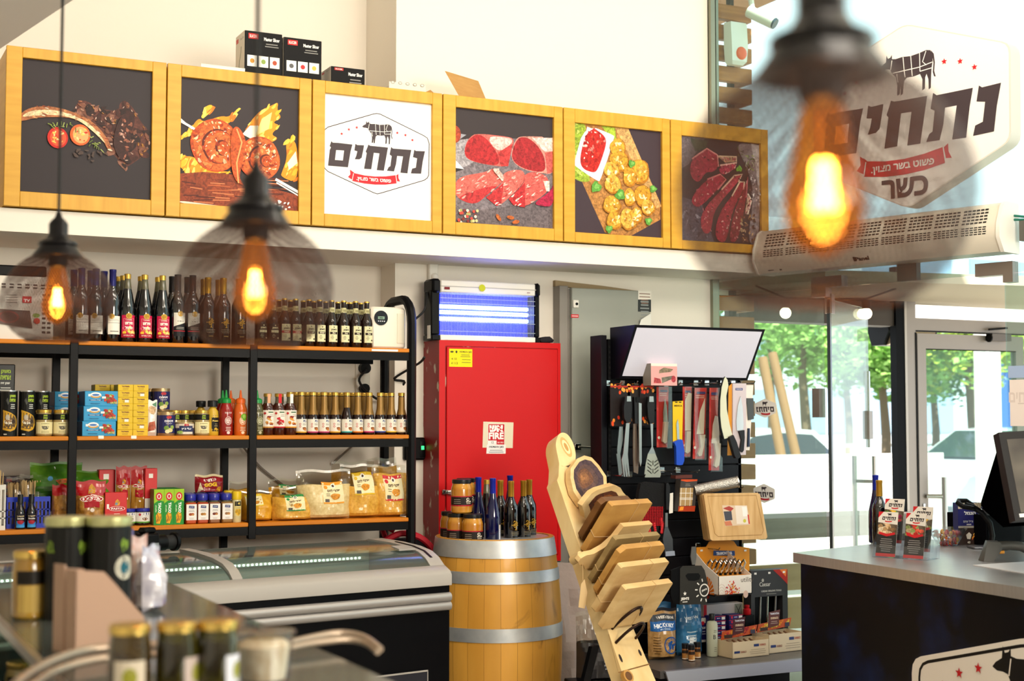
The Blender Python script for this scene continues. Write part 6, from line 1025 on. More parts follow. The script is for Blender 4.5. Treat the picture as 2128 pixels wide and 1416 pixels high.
def hon(px, y, l, first=None, z=None):
    p = atY(px, 1110, y); dv = V((p.x-BC.x, y-BC.y, 0)); dv = dv*min(1, .222/dv.length); loc = (BC.x+dv.x, BC.y+dv.y, z if z is not None else HZ+.0005)
    return dup(first, loc, .3, l) if first else thing('honey_jar', jar(.052, .165, HONEY, BLKCAP, HJ, .035, .02, .86), l, 'jar', loc, .3, 'honey jars on the barrel')
HONEY = mat('honey', '#b0701a', .2, coat=.6, noise=('#d8a040', (4, 4, 14), 2, .4, .65)); HJ = Art(); HJ.rect(-.11, 0, .11, .05, '#a8202c'); HJ.rect(-.11, .006, .11, .045, '#1c1412'); HJ.ell(-.005, .034, .009, .007, '#e6ded0', 12); HJ.text('דבש', 0, .022, .008, '#e0d4c0', .03, .03); HJ.lines(-.02, .02, .014, 1, .01, .003, '#c0b0a0'); HJ.lines(.04, .08, .034, 3, .009, .003, '#8a7c70', 3); HJ.lines(-.08, -.04, .034, 3, .009, .003, '#8a7c70', 5)
BY = BC.y; j = hon(981, BY-.13, 'amber jar with black lid, front right of lower three on barrel'); hon(950, BY-.03, 'amber jar with black lid, middle of lower three on barrel', j); hon(936, BY+.1, 'amber jar with black lid, rear left of lower three on barrel', j); hon(953, BY-.07, 'amber jar with black lid stacked on top of the others', j, HZ+.167); hon(968, BY+.06, 'amber jar with black lid behind the stacked one', j, HZ+.167); hon(972, BY+.07, 'amber jar with black lid under the rear stacked jar', j)
bl = [o for o in bpy.data.objects if o.get('group') == 'gold tree wine bottles on the top shelf'][0]
def onb(px, y, first, l, rz=.2, h=0): return dup(first, (atY(px, 1110, y).x, y, HZ+.0005), rz, l, 'wine bottles on the barrel')
for px, y, l in ((1062, BY-.12, 'gold capsule wine bottle on barrel, front one in the middle'), (1088, BY-.10, 'gold capsule wine bottle on barrel, furthest right in front'), (1100, BY-.0, 'gold capsule wine bottle on barrel, behind the right one'), (1040, BY-.0, 'gold capsule wine bottle on barrel beside the blue bottles')): onb(px, y, bl, l)
BLC = mat('blue_capsule', '#1c2aa0', .3, .4); A = Art(); A.rect(.01, 0, .05, .075, '#d8d8e4'); A.ell(.02, .066, .007, .011, '#c9a23c', 12); A.lines(.016, .044, .05, 3, .01, .003, '#8a88a0', 2)
b1 = thing('wine_bottle', bottle_wine(BLUEG, BLC, A, .335, .037, True, .08), 'slender blue wine bottle on barrel, front one beside gold capsules', 'bottle', (atY(1024, 1110, BY-.15).x, BY-.15, HZ+.0005), .2, 'wine bottles on the barrel')
onb(994, BY-.0, b1, 'slender blue wine bottle on barrel, left one behind amber jars'); onb(1060, BY+.14, b1, 'slender blue wine bottle at the back of the barrel')
gj = [o for o in bpy.data.objects if o.get('group') == 'grape juice bottles on the top shelf'][0]; onb(1011, BY+.1, gj, 'red juice bottle with gold cap between the blue bottles')
# sack and plastic bag behind the barrel
SACK = mat('grey_sack', '#9a8c86', .85, bump=(25, .5)); m, fn = pouch(.34, .80, .18, [(0, SACK)], 41, .025, .1, 16, 18); thing('cloth_sack', [(None, m)], 'crumpled grey cloth sack between the barrel and wooden stand', 'sack', (3.665, 6.66, 0), -.1)
m, fn = pouch(.2, .34, .12, [(0, mat('dark_pack', '#2c2a2c', .3, coat=.7)), (.55, FILM)], 43, .012); A = Art(); A.lines(.02, .07, .16, 6, .018, .007, '#8a8a8c', 3); warp(m, A, fn, .02); thing('plastic_pack', [(None, m)], 'shiny clear plastic pack beside the barrel in front of sack', 'bag', (3.52, 6.16, .28), -.2); m = M(); m.box(-.12, -.1, 0, .12, .1, .278, BLACK, .004); thing('black_crate', [(None, m)], 'black crate on the floor under the shiny plastic pack', 'crate', (3.52, 6.18, 0), -.2)
# ================================================================ leaning wooden stand with chopping boards
SW = V((sin(radians(70)), cos(radians(70)), 0)); SH = V((-SW.y, SW.x, 0)); SU = SH*.5+Z_*.866; SN = SW.cross(SU); SP = atD(1320, 1416, 6.2)
def sp(x, y, off=0): q = atP(x, y, SP+SN*off, SN)-SP; return (q.dot(SW), q.dot(SU))
c7 = lambda X, Y: sp(1120+X/5.057, 880+Y/5.057); c8 = lambda X, Y: sp(1160+X/4.785, 1120+Y/4.785)
PINE = mat('pine_plank', '#ecd29c', .5, noise=('#d2a866', (5, 5, 1.6), 6, .38, .72)); ACL = mat('acacia_light', '#e4c48c', .5, noise=('#c69c62', (4, 4, 14), 6, .35, .7)); ACG = mat('acacia_gold', '#cd9c54', .45, noise=('#a67234', (4, 4, 10), 6, .38, .72)); ACD = mat('walnut_board', '#7a5128', .5, noise=('#553416', (5, 5, 12), 5, .35, .7)); ACO = mat('grey_olive_board', '#a48a5a', .5, noise=('#7a6138', (4, 4, 16), 6, .35, .7))
ROD = mat('dark_rod', '#3a2a24', .35, .8); TWINE = mat('twine', '#c8a878', .8)
r = obj('board_stand', None, None, (SP.x, SP.y, 0)); tag(r, 'leaning pine plank stand with rounded head holding chopping boards', 'display stand'); o = SP-V((SP.x, SP.y, 0)); fr = (o, SW, SU, SN)
pl = [c7(190, 600), c7(205, 560), c7(222, 470), c7(196, 340), c7(172, 220), c7(200, 120), c7(250, 92), c7(310, 120), c7(365, 215), c7(390, 330), c7(378, 420), c7(350, 480), c7(345, 560)]
pl = chaikin(pl[2:-2])
pl = [c7(190, 600), c7(205, 560)]+[p for p in pl if p[1] > c7(222, 520)[1]]+[c7(350, 480), c7(345, 560)]
xr = c8(970, 1416)[0]; xl = sp(1282, 1416)[0]; tb = -SP.z/.866+.05; pl += [(xr, c7(345, 560)[1]), (xr, tb), (xl, tb)]
m = M(); m.prism(pl, -.075, 0, PINE, fr); obj('plank', m, r)
hd = c7(285, 250); pl_h = 0
A = Art(); [A.ell(hd[0], hd[1], .03-.009*k, .055-.016*k, ('#c9a060', '#ecd29c', '#b98a4a')[k], 18) for k in range(3)]; A.line([c8(500, 950), c8(595, 1330), c8(905, 1245)], .003, '#7a5526'); A.line([c8(600, 1335), c8(910, 1250)], .003, '#7a5526'); A.ell(*c8(620, 1190), .008, .02, '#2a170a', 10); A.ell(*c8(812, 1135), .008, .016, '#2a170a', 10)
m = M(); m.art(A, (o, SW, SU, SN)); obj('plank_marks', m, r)
kb = c8(670, 1385); m = M(); q = o+SW*kb[0]+SU*kb[1]; m.tube([q, q+SN*.02], .03, ACG, 16); m.tube([q+SN*.02, q+SN*.022], .02, ACD, 14); obj('peg', m, r)
for a, b, hh in ((c8(535, 898), c8(735, 838), .13), (c8(572, 1038), c8(768, 992), .12)):
    m = M(); P = []
    for k in range(13): t = k/12; P.append(o+SW*(a[0]+(b[0]-a[0])*(.5-.5*cos(pi*t)))+SU*(a[1]+(b[1]-a[1])*(.5-.5*cos(pi*t))+.03*sin(pi*t))+SN*(hh*sin(pi*t)))
    m.tube(P, .0065, ROD, 8); obj('hook', m, r)
pg = c8(140, 215); m = M(); q = o+SW*(pg[0]+.01)+SU*pg[1]; m.tube([q-SN*.01, q+SN*.05], .02, PINE, 14); obj('peg', m, r)
lt = sp(1250, 1330); m = M(); top = o+SW*(xl+.03)+SU*(lt[1])-SN*.08; bot = V((top.x-.03, top.y+.22, 0)); m.prism([(0, 0), (.05, 0), (.05, 1), (0, 1)], 0, .02, BLACK, (bot, SW, (top-bot), SH)); obj('back_leg', m, r)
def board(name, label, a, t, beta, outl, th, mt, twine=None, extra=None, groove=None):
    """slab whose lower edge rests on the plank at (a, t); outline in its own (w, b) plane"""
    B = SU*cos(beta)+SN*sin(beta); N = SW.cross(B); O = SP+SW*a+SU*t+SN*.003; f = (V((0, 0, 0)), SW, B, N); m = M(); m.prism(outl, 0, th, mt, f); P = [('board', m)]
    if twine:
        q = M(); e = .0016; h0 = min(p[1] for p in outl)+.001; h1 = max(p[1] for p in outl)
        for x in twine[0]: q.tube([SW*x+B*h0+N*(th+e), SW*x+B*(h1+e)+N*(th+e), SW*x+B*(h1+e)-N*e], .0016, TWINE, 5)
        for v in twine[1]: x0 = min(p[0] for p in outl); x1 = max(p[0] for p in outl); q.tube([SW*(x0-e)+B*(v+.012)-N*e, SW*(x0-e)+B*v+N*(th+e), SW*((x0+x1)/2)+B*(v-.01)+N*(th+e), SW*(x1+e)+B*v+N*(th+e)], .0016, TWINE, 5)
        P.append(('twine', q))
    if extra: q = M(); q.art(extra, (N*th, SW, B, N)); P.append(('core_wood' if 'slab' in label else 'tag', q))
    return thing(name, P, label, 'chopping board', O, 0, 'chopping boards on the wooden stand')
rect = lambda w, h, c=.006: [(c, 0), (w-c, 0), (w, c), (w, h-c), (w-c, h), (c, h), (0, h-c), (0, c)]
bt = radians(67)
def at_(x, y): return sp(x, y)
a, t = at_(1240, 1300); board('chopping_board', 'pale rectangular chopping board, lowest and frontmost on the stand', a, t, bt, rect(.335, .235), .03, ACL, ([.21], []))
a, t = at_(1226, 1264); board('chopping_board', 'pale brown chopping board, second from the bottom of the stand', a, t, bt, rect(.34, .26), .03, ACL, ([.22], [.06]))
a, t = at_(1226, 1230); board('chopping_board', 'orange-gold rounded chopping board, third from bottom of the stand', a, t, bt, rect(.32, .27, .025), .03, ACG, ([.2], [.07]))
a, t = at_(1219, 1203); board('chopping_board', 'greyish grooved chopping board, fourth from bottom of the stand', a, t, bt, rect(.32, .25), .026, ACO, ([.19], [.07]))
a, t = at_(1207, 1176); board('chopping_board', 'paddle shaped chopping board with curved handle, fifth from bottom', a, t, bt, [(0, 0), (.3, 0), (.32, .03), (.31, .24), (.1, .24), (.085, .17), (.05, .12), (.0, .09), (-.05, .085), (-.075, .07), (-.08, .05), (-.06, .03), (-.03, .03)], .026, ACL)
a, t = at_(1204, 1142); board('chopping_board', 'golden chopping board tied with twine above the paddle board', a, t, bt, rect(.29, .28), .032, ACG, ([.19], [.1]))
a, t = at_(1196, 1116); board('chopping_board', 'dark walnut chopping board behind the golden tied board', a, t, bt, rect(.22, .23, .02), .03, ACD)
a, t = at_(1196, 1082); A = Art(); E_ = [(.14+.155*cos(k*pi/9)*(1+.06*sin(k*2.3)), .085+.09*sin(k*pi/9)*(1+.06*cos(k*1.7))) for k in range(18)]; A.poly([(.14+(x-.14)*.72, .088+(y-.085)*.68) for x, y in E_], '#5a2c0e', 1); A.poly([(.14+(x-.14)*.5, .09+(y-.085)*.45) for x, y in E_], '#8a4a18', 1)
board('chopping_board', 'oval live-edge slab board with dark brown core on the stand', a, t, radians(50), E_, .03, ACL, None, A)
a, t = at_(1196, 1062); c9 = lambda X, Y: (c7(X, Y)[0]-a, c7(X, Y)[1]-t)
O9 = [c9(395, 890), c9(300, 760), c9(262, 620), c9(262, 520), c9(330, 420), c9(400, 390), c9(480, 410), c9(560, 490), c9(640, 600), c9(650, 700), c9(600, 770), c9(500, 850)]; cx = sum(p[0] for p in O9)/12; cz = sum(p[1] for p in O9)/12; A = Art()
for k, (f, c) in enumerate(((.82, '#4a3438'), (.6, '#5c4038'), (.42, '#74492e'), (.26, '#8a5a34'), (.12, '#a06a3c'))): A.poly([(cx+(x-cx)*f-.01*k, cz+(z-cz)*f) for x, z in O9], c, 1)
board('chopping_board', 'round live-edge slab board with purple brown core near stand head', a, t, radians(3), O9, .035, ACL, None, A)
q = SP+SW*pg[0]+SU*(pg[1]-.03)+SN*.03; m = M(); tg = [(-.03, -.19), (.012, -.2), (.03, -.13), (.012, -.07), (-.012, -.09)]; m.prism(tg, 0, .002, mat('kraft_tag', '#d8bc8c', .7), (V((0, 0, 0)), SW, Z_, SW.cross(Z_))); q2 = M(); q2.tube([(0, 0, .02), (0, -.002, -.04), (.0, -.003, -.08)], .0015, TWINE, 5)
thing('price_tag', [('card', m), ('string', q2)], 'kraft paper tag hanging from the peg of the wooden stand', 'tag', q+SW.cross(Z_)*.02)
# ================================================================ black slatwall gondola
GY = 6.62; GX0, GX1 = 3.835, 4.735; GB = mat('slatwall_black', '#0b0a0e', .36, spec=.22); GF = mat('gondola_black', '#0a0910', .4, spec=.2)
g = obj('display_gondola', None, None, (0, 0, 0)); tag(g, 'black slatwall display unit with blank lightbox header and hooks', 'display unit')
m = M(); m.box(GX0-.02, GY-.02, 0, GX0+.015, GY+.1, 2.02, GF, .002); m.box(GX0+.03, GY-.005, 0, GX0+.05, GY+.02, 2.0, BLACK)
for k in range(60): m.box(GX0+.034, GY-.0062, .3+k*.028, GX0+.046, GY-.0045, .312+k*.028, mat('slot', '#000000', .8))
obj('upright', m, g); m = M(); m.box(GX1-.02, GY, 0, GX1, GY+.06, 1.8, GF); obj('upright', m, g)
for k in range(15): m = M(); m.box(GX0+.05, GY, .32+k*.1, GX1, GY+.015, .32+k*.1+.094, GB, .002); obj('back_panel', m, g)
m = M(); m.box(GX0+.05, GY+.015, .3, GX1, GY+.03, 1.82, BLACK); obj('backing', m, g)
tl, tr, br_, bl_ = atY(1318, 676.5, 6.36), atY(1586.5, 683.3, 6.36), atY(1557, 791, 6.53), atY(1288, 787, 6.53); zt, zb = (tl.z+tr.z)/2, (br_.z+bl_.z)/2; hx0, hx1 = (tl.x+bl_.x)/2, (tr.x+br_.x)/2
m = M(); hp = [(6.36, zt), (6.53, zb), (GY, zb), (GY, zt)]; m.prism(hp, hx0, hx1, GF, (V((0, 0, 0)), Y_, Z_, X_)); hb = obj('header_box', m, g); u = V((0, 6.36-6.53, zt-zb)); L = u.length; m = M(); A = Art(); A.rect(.016, .016, hx1-hx0-.016, L-.016, '#d6d4e2'); m.art(A, frame((hx0, 6.53, zb), X_, u), mt=mat('lightbox_face', '#d6d4e2', .35, emit=.12)); obj('light_panel', m, hb)
m = M(); m.box(GX0+.05, 6.14, .262, GX1+.24, GY, .30, mat('shelf_steel', '#6a6765', .35, .6)); m.prism([(6.14, .302), (6.12, .30), (6.085, .245), (6.095, .242), (6.125, .29), (6.14, .293)], GX0+.07, GX1+.24, mat('price_rail', '#8f8c92', .35, .5), (V((0, 0, 0)), Y_, Z_, X_)); obj('base_shelf', m, g); m = M(); m.box(GX0+.06, 6.2, 0, GX1, GY+.05, .262, GB); obj('base', m, g)
def g3(X, Y, yy=6.5): return atY(1230+X/4.165, 660+Y/4.165, yy)
def g5(X, Y, yy=6.5): return atY(1320+X/3.106, 960+Y/3.106, yy)
def g6(X, Y, yy=6.4): return atY(1380+X/4.214, 1080+Y/4.214, yy)
HK = mat('hook_chrome', '#a8a6a4', .22, 1)
def hook(p, ln, drop=.0):
    m = M(); m.box(p.x-.016, GY-.006, p.z-.01, p.x+.016, GY, p.z+.022, CHROME, .002); m.tube([(p.x, GY-.004, p.z), (p.x, GY-ln, p.z-drop), (p.x, GY-ln-.012, p.z+.012-drop)], .003, HK, 6); obj('hook', m, g)
for X, Y, ln in ((215, 575, .15), (345, 575, .15), (470, 575, .15), (725, 580, .14), (850, 570, .2), (985, 572, .2), (1080, 572, .22), (1215, 572, .18), (1310, 575, .2), (690, 1335, .12), (830, 1335, .2), (220, 1370, .14), (410, 1375, .15)): hook(g3(X, Y, GY-.1), ln)
for X, Y, ln in ((340, 150, .15), (470, 560, .2), (625, 165, .2), (200, 90, .14)): hook(g5(X, Y, GY-.1), ln)
def poly3(P, f, Y0): return [(f(*p, Y0).x, f(*p, Y0).z) for p in P]
def hang(name, parts, label, cat, Y0, group=None):
    """traced outlines hung in the plane y = Y0: parts = [(name, outline, thickness, material, depth offset, crop)]"""
    f0 = parts[0][5]; c = f0(*parts[0][1][0], Y0); r = obj(name, None, None, (c.x, Y0, c.z)); byname = {}
    for nm, P, th, mt, off, f in parts:
        q = [(x-c.x, z-c.z) for x, z in poly3(P, f, Y0)]; m = M(); m.prism(q, off, off+th, mt, (V((0, 0, 0)), X_, Z_, -Y_)); m.v = [(v[0], v[1], v[2]) for v in m.v]; byname[nm] = obj(nm, m, r)
    tag(r, label, cat, group); return r, c, byname
FLAME = mat('flame_card', '#1a100c', .4); UT = 'grill utensils on the gondola'
def flamecard(r, c, P, f, Y0, off):
    q = [(x-c.x, z-c.z) for x, z in poly3(P, f, Y0)]; x0 = min(p[0] for p in q); x1 = max(p[0] for p in q); z0 = min(p[1] for p in q); z1 = max(p[1] for p in q); A = Art(); A.rect(x0, z0, x1, z1, '#191010'); h = z1-z0; rr = random.Random(int(x0*999))
    for k in range(14): x = rr.uniform(x0, x1); z = rr.choice([rr.uniform(z0, z0+h*.22), rr.uniform(z0+h*.8, z1)]); A.ell(x, z, .008, h*.05, rr.choice(['#d8481a', '#e8842a', '#a82a14', '#f0a040']), 8, 0, rr.uniform(-.4, .4))
    A.rect(x0, z1-h*.06, x1, z1-h*.02, '#a82a1a'); m = M(); m.box(x0, off, z0, x1, off+.002, z1, FLAME); m.art(A, (V((0, off, 0)), X_, Z_, -Y_)); obj('card', m, r)
HND = mat('handle_black', '#0e0e11', .45)
def rrod(a, b, rad, mt, n): m = M(); m.tube([a, b], rad, mt, 10); return m
# two forks, tongs, slotted turner
r, c, _ = hang('grill_fork', [('handle', [(270, 690), (300, 680), (325, 690), (330, 780), (322, 910), (285, 915), (262, 870), (258, 780)], .022, HND, .0, g3), ('shaft', [(290, 915), (320, 915), (305, 1180), (265, 1180)], .004, STEEL, .004, g3), ('tines', [(265, 1180), (305, 1180), (322, 1375), (312, 1378), (292, 1250), (303, 1378), (290, 1380), (272, 1255), (282, 1380), (270, 1378), (252, 1230)], .003, STEEL, .004, g3), ('hang_tab', [(285, 682), (318, 682), (320, 728), (283, 728)], .024, STEEL, .0, g3)], 'steel grill fork with black handle, front one at left', 'utensil', 6.50, UT); flamecard(r, c, [(185, 585), (355, 585), (355, 942), (185, 942)], g3, 6.50, .03)
hang('grill_fork', [('shaft', [(232, 945), (262, 945), (262, 1060), (240, 1180), (215, 1180), (212, 1150)], .004, STEEL, .004, g3), ('tines', [(206, 1180), (240, 1180), (262, 1375), (250, 1375), (230, 1375)], .003, STEEL, .004, g3), ('handle', [(215, 700), (250, 690), (255, 930), (222, 940)], .02, HND, 0, g3)], 'steel grill fork mostly hidden behind the front fork', 'utensil', 6.56, UT)
r, c, _ = hang('grill_tongs', [('arm', [(355, 920), (382, 920), (400, 1250), (395, 1355), (358, 1340), (352, 1200)], .006, mat('tong_bronze', '#8a7466', .3, .9), .0, g3), ('arm', [(384, 740), (408, 745), (410, 1250), (400, 1290), (388, 1240)], .006, STEEL, .02, g3), ('handle', [(350, 690), (395, 690), (398, 720), (395, 915), (356, 920)], .02, HND, 0, g3), ('pivot', [(362, 690), (395, 690), (392, 735), (365, 735)], .024, BLACKP, 0, g3)], 'long steel grill tongs with black grips beside the forks', 'utensil', 6.50, UT); flamecard(r, c, [(336, 585), (436, 585), (436, 940), (336, 940)], g3, 6.50, .03)
r, c, _ = hang('slotted_turner', [('handle', [(470, 690), (495, 682), (520, 690), (525, 760), (520, 915), (485, 920), (468, 860), (462, 760)], .022, HND, .0, g3), ('shaft', [(500, 920), (523, 920), (522, 1120), (545, 1180), (480, 1180), (510, 1120)], .004, STEEL, .004, g3), ('blade', [(480, 1180), (545, 1180), (580, 1270), (592, 1360), (585, 1385), (455, 1385), (450, 1350), (462, 1260)], .002, mat('turner_steel', '#cfc6b4', .28, .9), .004, g3), ('hang_tab', [(478, 684), (512, 684), (515, 732), (476, 732)], .024, STEEL, .0, g3)], 'slotted steel turner with black handle', 'utensil', 6.49, UT); flamecard(r, c, [(440, 585), (560, 585), (560, 938), (452, 938)], g3, 6.49, .03)
A = Art()
for k in range(4):
    for s_ in (-1, 1): a = poly3([(523+s_*12, 1255+k*32), (523+s_*48, 1230+k*30)], g3, 6.49); A.line([(x-c.x, z-c.z) for x, z in a], .004, '#15130f')
a = poly3([(523, 1240), (523, 1280)], g3, 6.49); A.line([(x-c.x, z-c.z) for x, z in a], .003, '#15130f'); a = poly3([(523, 1310), (523, 1350)], g3, 6.49); A.line([(x-c.x, z-c.z) for x, z in a], .003, '#15130f'); m = M(); m.art(A, (V((0, -.0064, 0)), X_, Z_, -Y_)); obj('slots', m, r)
# knives in clear packs
KH = mat('knife_handle_white', '#e6e2dc', .35); KBL = mat('knife_blade', '#c4c2bc', .22, .95); KBW = mat('knife_sleeve_white', '#ece8e2', .5); RC = mat('red_knife_card', '#b8282c', .45, noise=('#d86a5a', (14, 14, 14), 3, .5, .7)); KG = 'knife packs on the gondola'
def knife(label, card, blade, handle, Y0, cardm=RC, blm=KBW, brand_=True, pack=True):
    P = [('card', card, .002, cardm, 0, g3), ('blade', blade, .002, blm, .006, g3), ('handle', handle, .016, KH, .004, g3)]
    r, c, b = hang('knife_pack', P, label, 'knife', Y0, KG); q = [(x-c.x, z-c.z) for x, z in poly3(card, g3, Y0)]; x0 = min(p[0] for p in q); x1 = max(p[0] for p in q); z0 = min(p[1] for p in q); z1 = max(p[1] for p in q); h = z1-z0; A = Art()
    if brand_: A.rect(x0+(x1-x0)*.3, z1-h*.09, x1-(x1-x0)*.1, z1-h*.055, '#3a3a7a' if cardm is RC else '#ece4dc'); A.lines(x0+.01, x1-.004, z1-h*.11, 2, .01, .003, '#f0d8d0', 4)
    A.ell(x0+.014, z0+h*.16, .008, .008, '#ece8e2', 14); m = M(); m.art(A, (V((0, -.0025, 0)), X_, Z_, -Y_)); obj('print', m, r)
    if pack: m = M(); m.box(x0-.004, -.03, z0-.004, x1+.004, -.0295, z1, FILM); m.box(x0-.004, -.03, z0-.006, x1+.004, 0, z0-.005, FILM); obj('blister', m, r)
    return r
knife('white handled boning knife in red card pack beside the turner', [(558, 600), (662, 600), (652, 1125), (560, 1125)], [(612, 905), (650, 905), (640, 760), (625, 700), (610, 820)], [(612, 905), (648, 905), (640, 1000), (635, 1080), (615, 1092), (597, 1075), (605, 1000)], 6.52, blm=KBL)
knife('long white knife pack behind the yellow carded knife', [(785, 600), (862, 600), (852, 1205), (785, 1205)], [(800, 980), (850, 980), (858, 660), (830, 650), (800, 720)], [(805, 985), (840, 985), (835, 1160), (812, 1178), (793, 1165), (800, 1080)], 6.54)
knife('broad white chef knife in red card pack', [(888, 610), (992, 610), (972, 1225), (872, 1225)], [(900, 1010), (962, 1010), (972, 760), (972, 700), (930, 810)], [(915, 1015), (965, 1015), (955, 1110), (935, 1195), (912, 1202), (902, 1180), (925, 1120)], 6.50)
knife('white breaking knife in red card pack beside the curved butcher knife', [(1018, 610), (1090, 610), (1100, 1325), (1010, 1325)], [(1030, 1090), (1098, 1090), (1090, 860), (1060, 850), (1040, 930)], [(1045, 1090), (1098, 1090), (1095, 1200), (1085, 1280), (1060, 1300), (1042, 1285), (1060, 1200)], 6.46)
YC = mat('yellow_card', '#dcb40e', .5); BH_ = mat('blue_handle', '#1646b8', .4)
r, c, _ = hang('carded_knife', [('card', [(698, 728), (788, 722), (780, 1085), (700, 1085)], .002, YC, 0, g3), ('blade', [(738, 880), (725, 920), (732, 1060), (752, 1060), (746, 930)], .002, KBL, .006, g3), ('handle', [(692, 1085), (700, 1075), (750, 1055), (765, 1065), (780, 1160), (778, 1240), (765, 1275), (740, 1280), (712, 1275), (708, 1120)], .02, BH_, .004, g3)], 'blue handled knife on yellow card hanging between white packs', 'knife', 6.42, KG)
a = poly3([(745, 765)], g3, 6.42)[0]; A = Art(); A.text('MEXICA', a[0]-c.x, a[1]-c.z, .009, '#3a2a08', .04, .05); A.rect(a[0]-c.x-.02, a[1]-c.z+.016, a[0]-c.x-.004, a[1]-c.z+.022, '#3a2a08'); A.rect(a[0]-c.x+.004, a[1]-c.z+.016, a[0]-c.x+.02, a[1]-c.z+.022, '#3a2a08'); m = M(); m.art(A, (V((0, -.0026, 0)), X_, Z_, -Y_)); obj('print', m, r)
hang('butcher_knife', [('blade', [(1150, 512), (1170, 540), (1178, 590), (1160, 680), (1165, 800), (1190, 930), (1212, 1015), (1170, 1045), (1135, 1055), (1110, 960), (1098, 850), (1098, 720), (1110, 600), (1130, 530)], .004, mat('cream_blade', '#d9d2b4', .3, .5), 0, g3), ('sheath_edge', [(1145, 512), (1128, 530), (1108, 600), (1092, 720), (1088, 850), (1100, 960), (1125, 1050), (1138, 1055), (1112, 950), (1102, 850), (1102, 720), (1114, 605), (1134, 535)], .008, BLACKP, .002, g3), ('handle', [(1175, 1035), (1212, 1018), (1240, 1080), (1275, 1195), (1262, 1220), (1235, 1220), (1222, 1200)], .024, HND, -.008, g3)], 'large curved butcher knife with cream blade and black handle', 'knife', 6.38, KG)
GC = mat('grey_card', '#c4b8bc', .5); OE = mat('orange_edge', '#d8922c', .5)
r, c, _ = hang('boxed_knife', [('box', [(1210, 572), (1325, 572), (1322, 1190), (1208, 1195)], .012, GC, 0, g3), ('edge', [(1182, 600), (1210, 572), (1208, 1195), (1172, 1195)], .002, OE, 0, g3), ('blade', [(1272, 682), (1290, 780), (1298, 930), (1292, 975), (1240, 980), (1235, 900), (1248, 770)], .003, KBL, .014, g3), ('handle', [(1250, 985), (1296, 975), (1298, 1040), (1290, 1150), (1278, 1168), (1258, 1150), (1272, 1060)], .014, HND, .014, g3)], 'kitchen knife with black handle in grey card box', 'knife', 6.44, KG)
a = poly3([(1262, 622)], g3, 6.44)[0]; A = Art(); A.rect(a[0]-c.x-.024, a[1]-c.z-.006, a[0]-c.x+.024, a[1]-c.z+.006, '#26306e'); A.text('TRAMONTINA', a[0]-c.x, a[1]-c.z, .005, '#e8e8f0', .02, .04); m = M(); m.art(A, (V((0, -.0125, 0)), X_, Z_, -Y_)); obj('brand_label', m, r)
hang('carded_cleaver', [('card', [(1330, 585), (1395, 585), (1362, 1150), (1330, 1150)], .003, mat('white_card_orange', '#e6dcd2', .5), 0, g3), ('blade', [(1330, 700), (1390, 700), (1395, 880), (1345, 890)], .003, mat('dark_blade', '#4a4a44', .25, .7), .006, g3), ('handle', [(1340, 960), (1352, 960), (1350, 1120), (1335, 1120)], .012, mat('navy_handle', '#22304a', .4), .006, g3)], 'narrow carded cleaver hanging at the right end of gondola', 'knife', 6.50, KG)
# pink gadget box on the hooks
a, b, d = g3(512, 588, 6.44), g3(738, 585, 6.44), g3(735, 402, 6.44); w, h = b.x-a.x, d.z-a.z; m = M(); m.box(0, 0, 0, w, .08, h, mat('pink_box', '#dcb8b0', .5), .001); A = Art(); A.rect(0, 0, w, h, '#d69c98'); A.rect(0, h*.88, w, h, '#e6d8cc'); A.poly([(w*.3, h*.55), (w*.75, h*.62), (w*.85, h*.75), (w*.5, h*.82), (w*.32, h*.7)], '#8a7a62', 1); A.poly([(w*.42, h*.1), (w*.8, h*.3), (w*.82, h*.45), (w*.4, h*.36)], '#6f6a5c', 1); A.poly([(w*.1, h*.1), (w*.4, h*.1), (w*.35, h*.3), (w*.12, h*.36)], '#b8484c', 1); A.ell(w*.86, h*.3, w*.09, h*.16, '#a83a44', 10, 1); m.art(A, FRONT((0, 0, 0))); S = Art(); S.rect(0, 0, .08, h, '#8a8278'); m.art(S, (V((0, .08, 0)), -Y_, Z_, -X_))
thing('gadget_box', [(None, m)], 'small pink gadget box in front of the lightbox lower edge', 'box', (a.x, 6.44, a.z))
# glove, brush, grill basket box
GL = mat('knit_black', '#0b0b0d', .9, bump=(220, .4)); SI = mat('red_silicone', '#b8141c', .4)
r, c, _ = hang('oven_glove', [('cuff', [(18, 140), (60, 128), (180, 140), (182, 160), (170, 290), (0, 285), (5, 200)], .03, GL, 0, g5), ('hand', [(0, 285), (170, 290), (172, 380), (165, 435), (150, 440), (140, 400), (128, 470), (120, 510), (105, 505), (100, 440), (88, 500), (60, 500), (30, 440), (-10, 420)], .026, GL, 0, g5)], 'black knitted oven glove with red silicone grid on hook', 'glove', 6.48)
rr = random.Random(4); m = M()
for i in range(15):
    for k in range(12):
        p = g5(2+i*11, 292+k*10.5, 6.48); m.box(p.x-c.x-.003, -.0315, p.z-c.z-.003, p.x-c.x+.003, -.025, p.z-c.z+.003, SI)
for P in ([(60, 410), (75, 440), (78, 470), (70, 500), (62, 470)], [(105, 400), (112, 440), (118, 500)], [(150, 370), (158, 400), (155, 432)], [(20, 400), (30, 420)]):
    for k in range(len(P)*3): t = k/3; i = min(int(t), len(P)-2); f = t-i; p = g5(P[i][0]+(P[i+1][0]-P[i][0])*f, P[i][1]+(P[i+1][1]-P[i][1])*f, 6.48); m.ball((p.x-c.x, -.028, p.z-c.z), (.009, .005, .009), SI, nu=8, nv=5)
o_ = obj('silicone_grip', m, r); o_['kind'] = 'stuff'
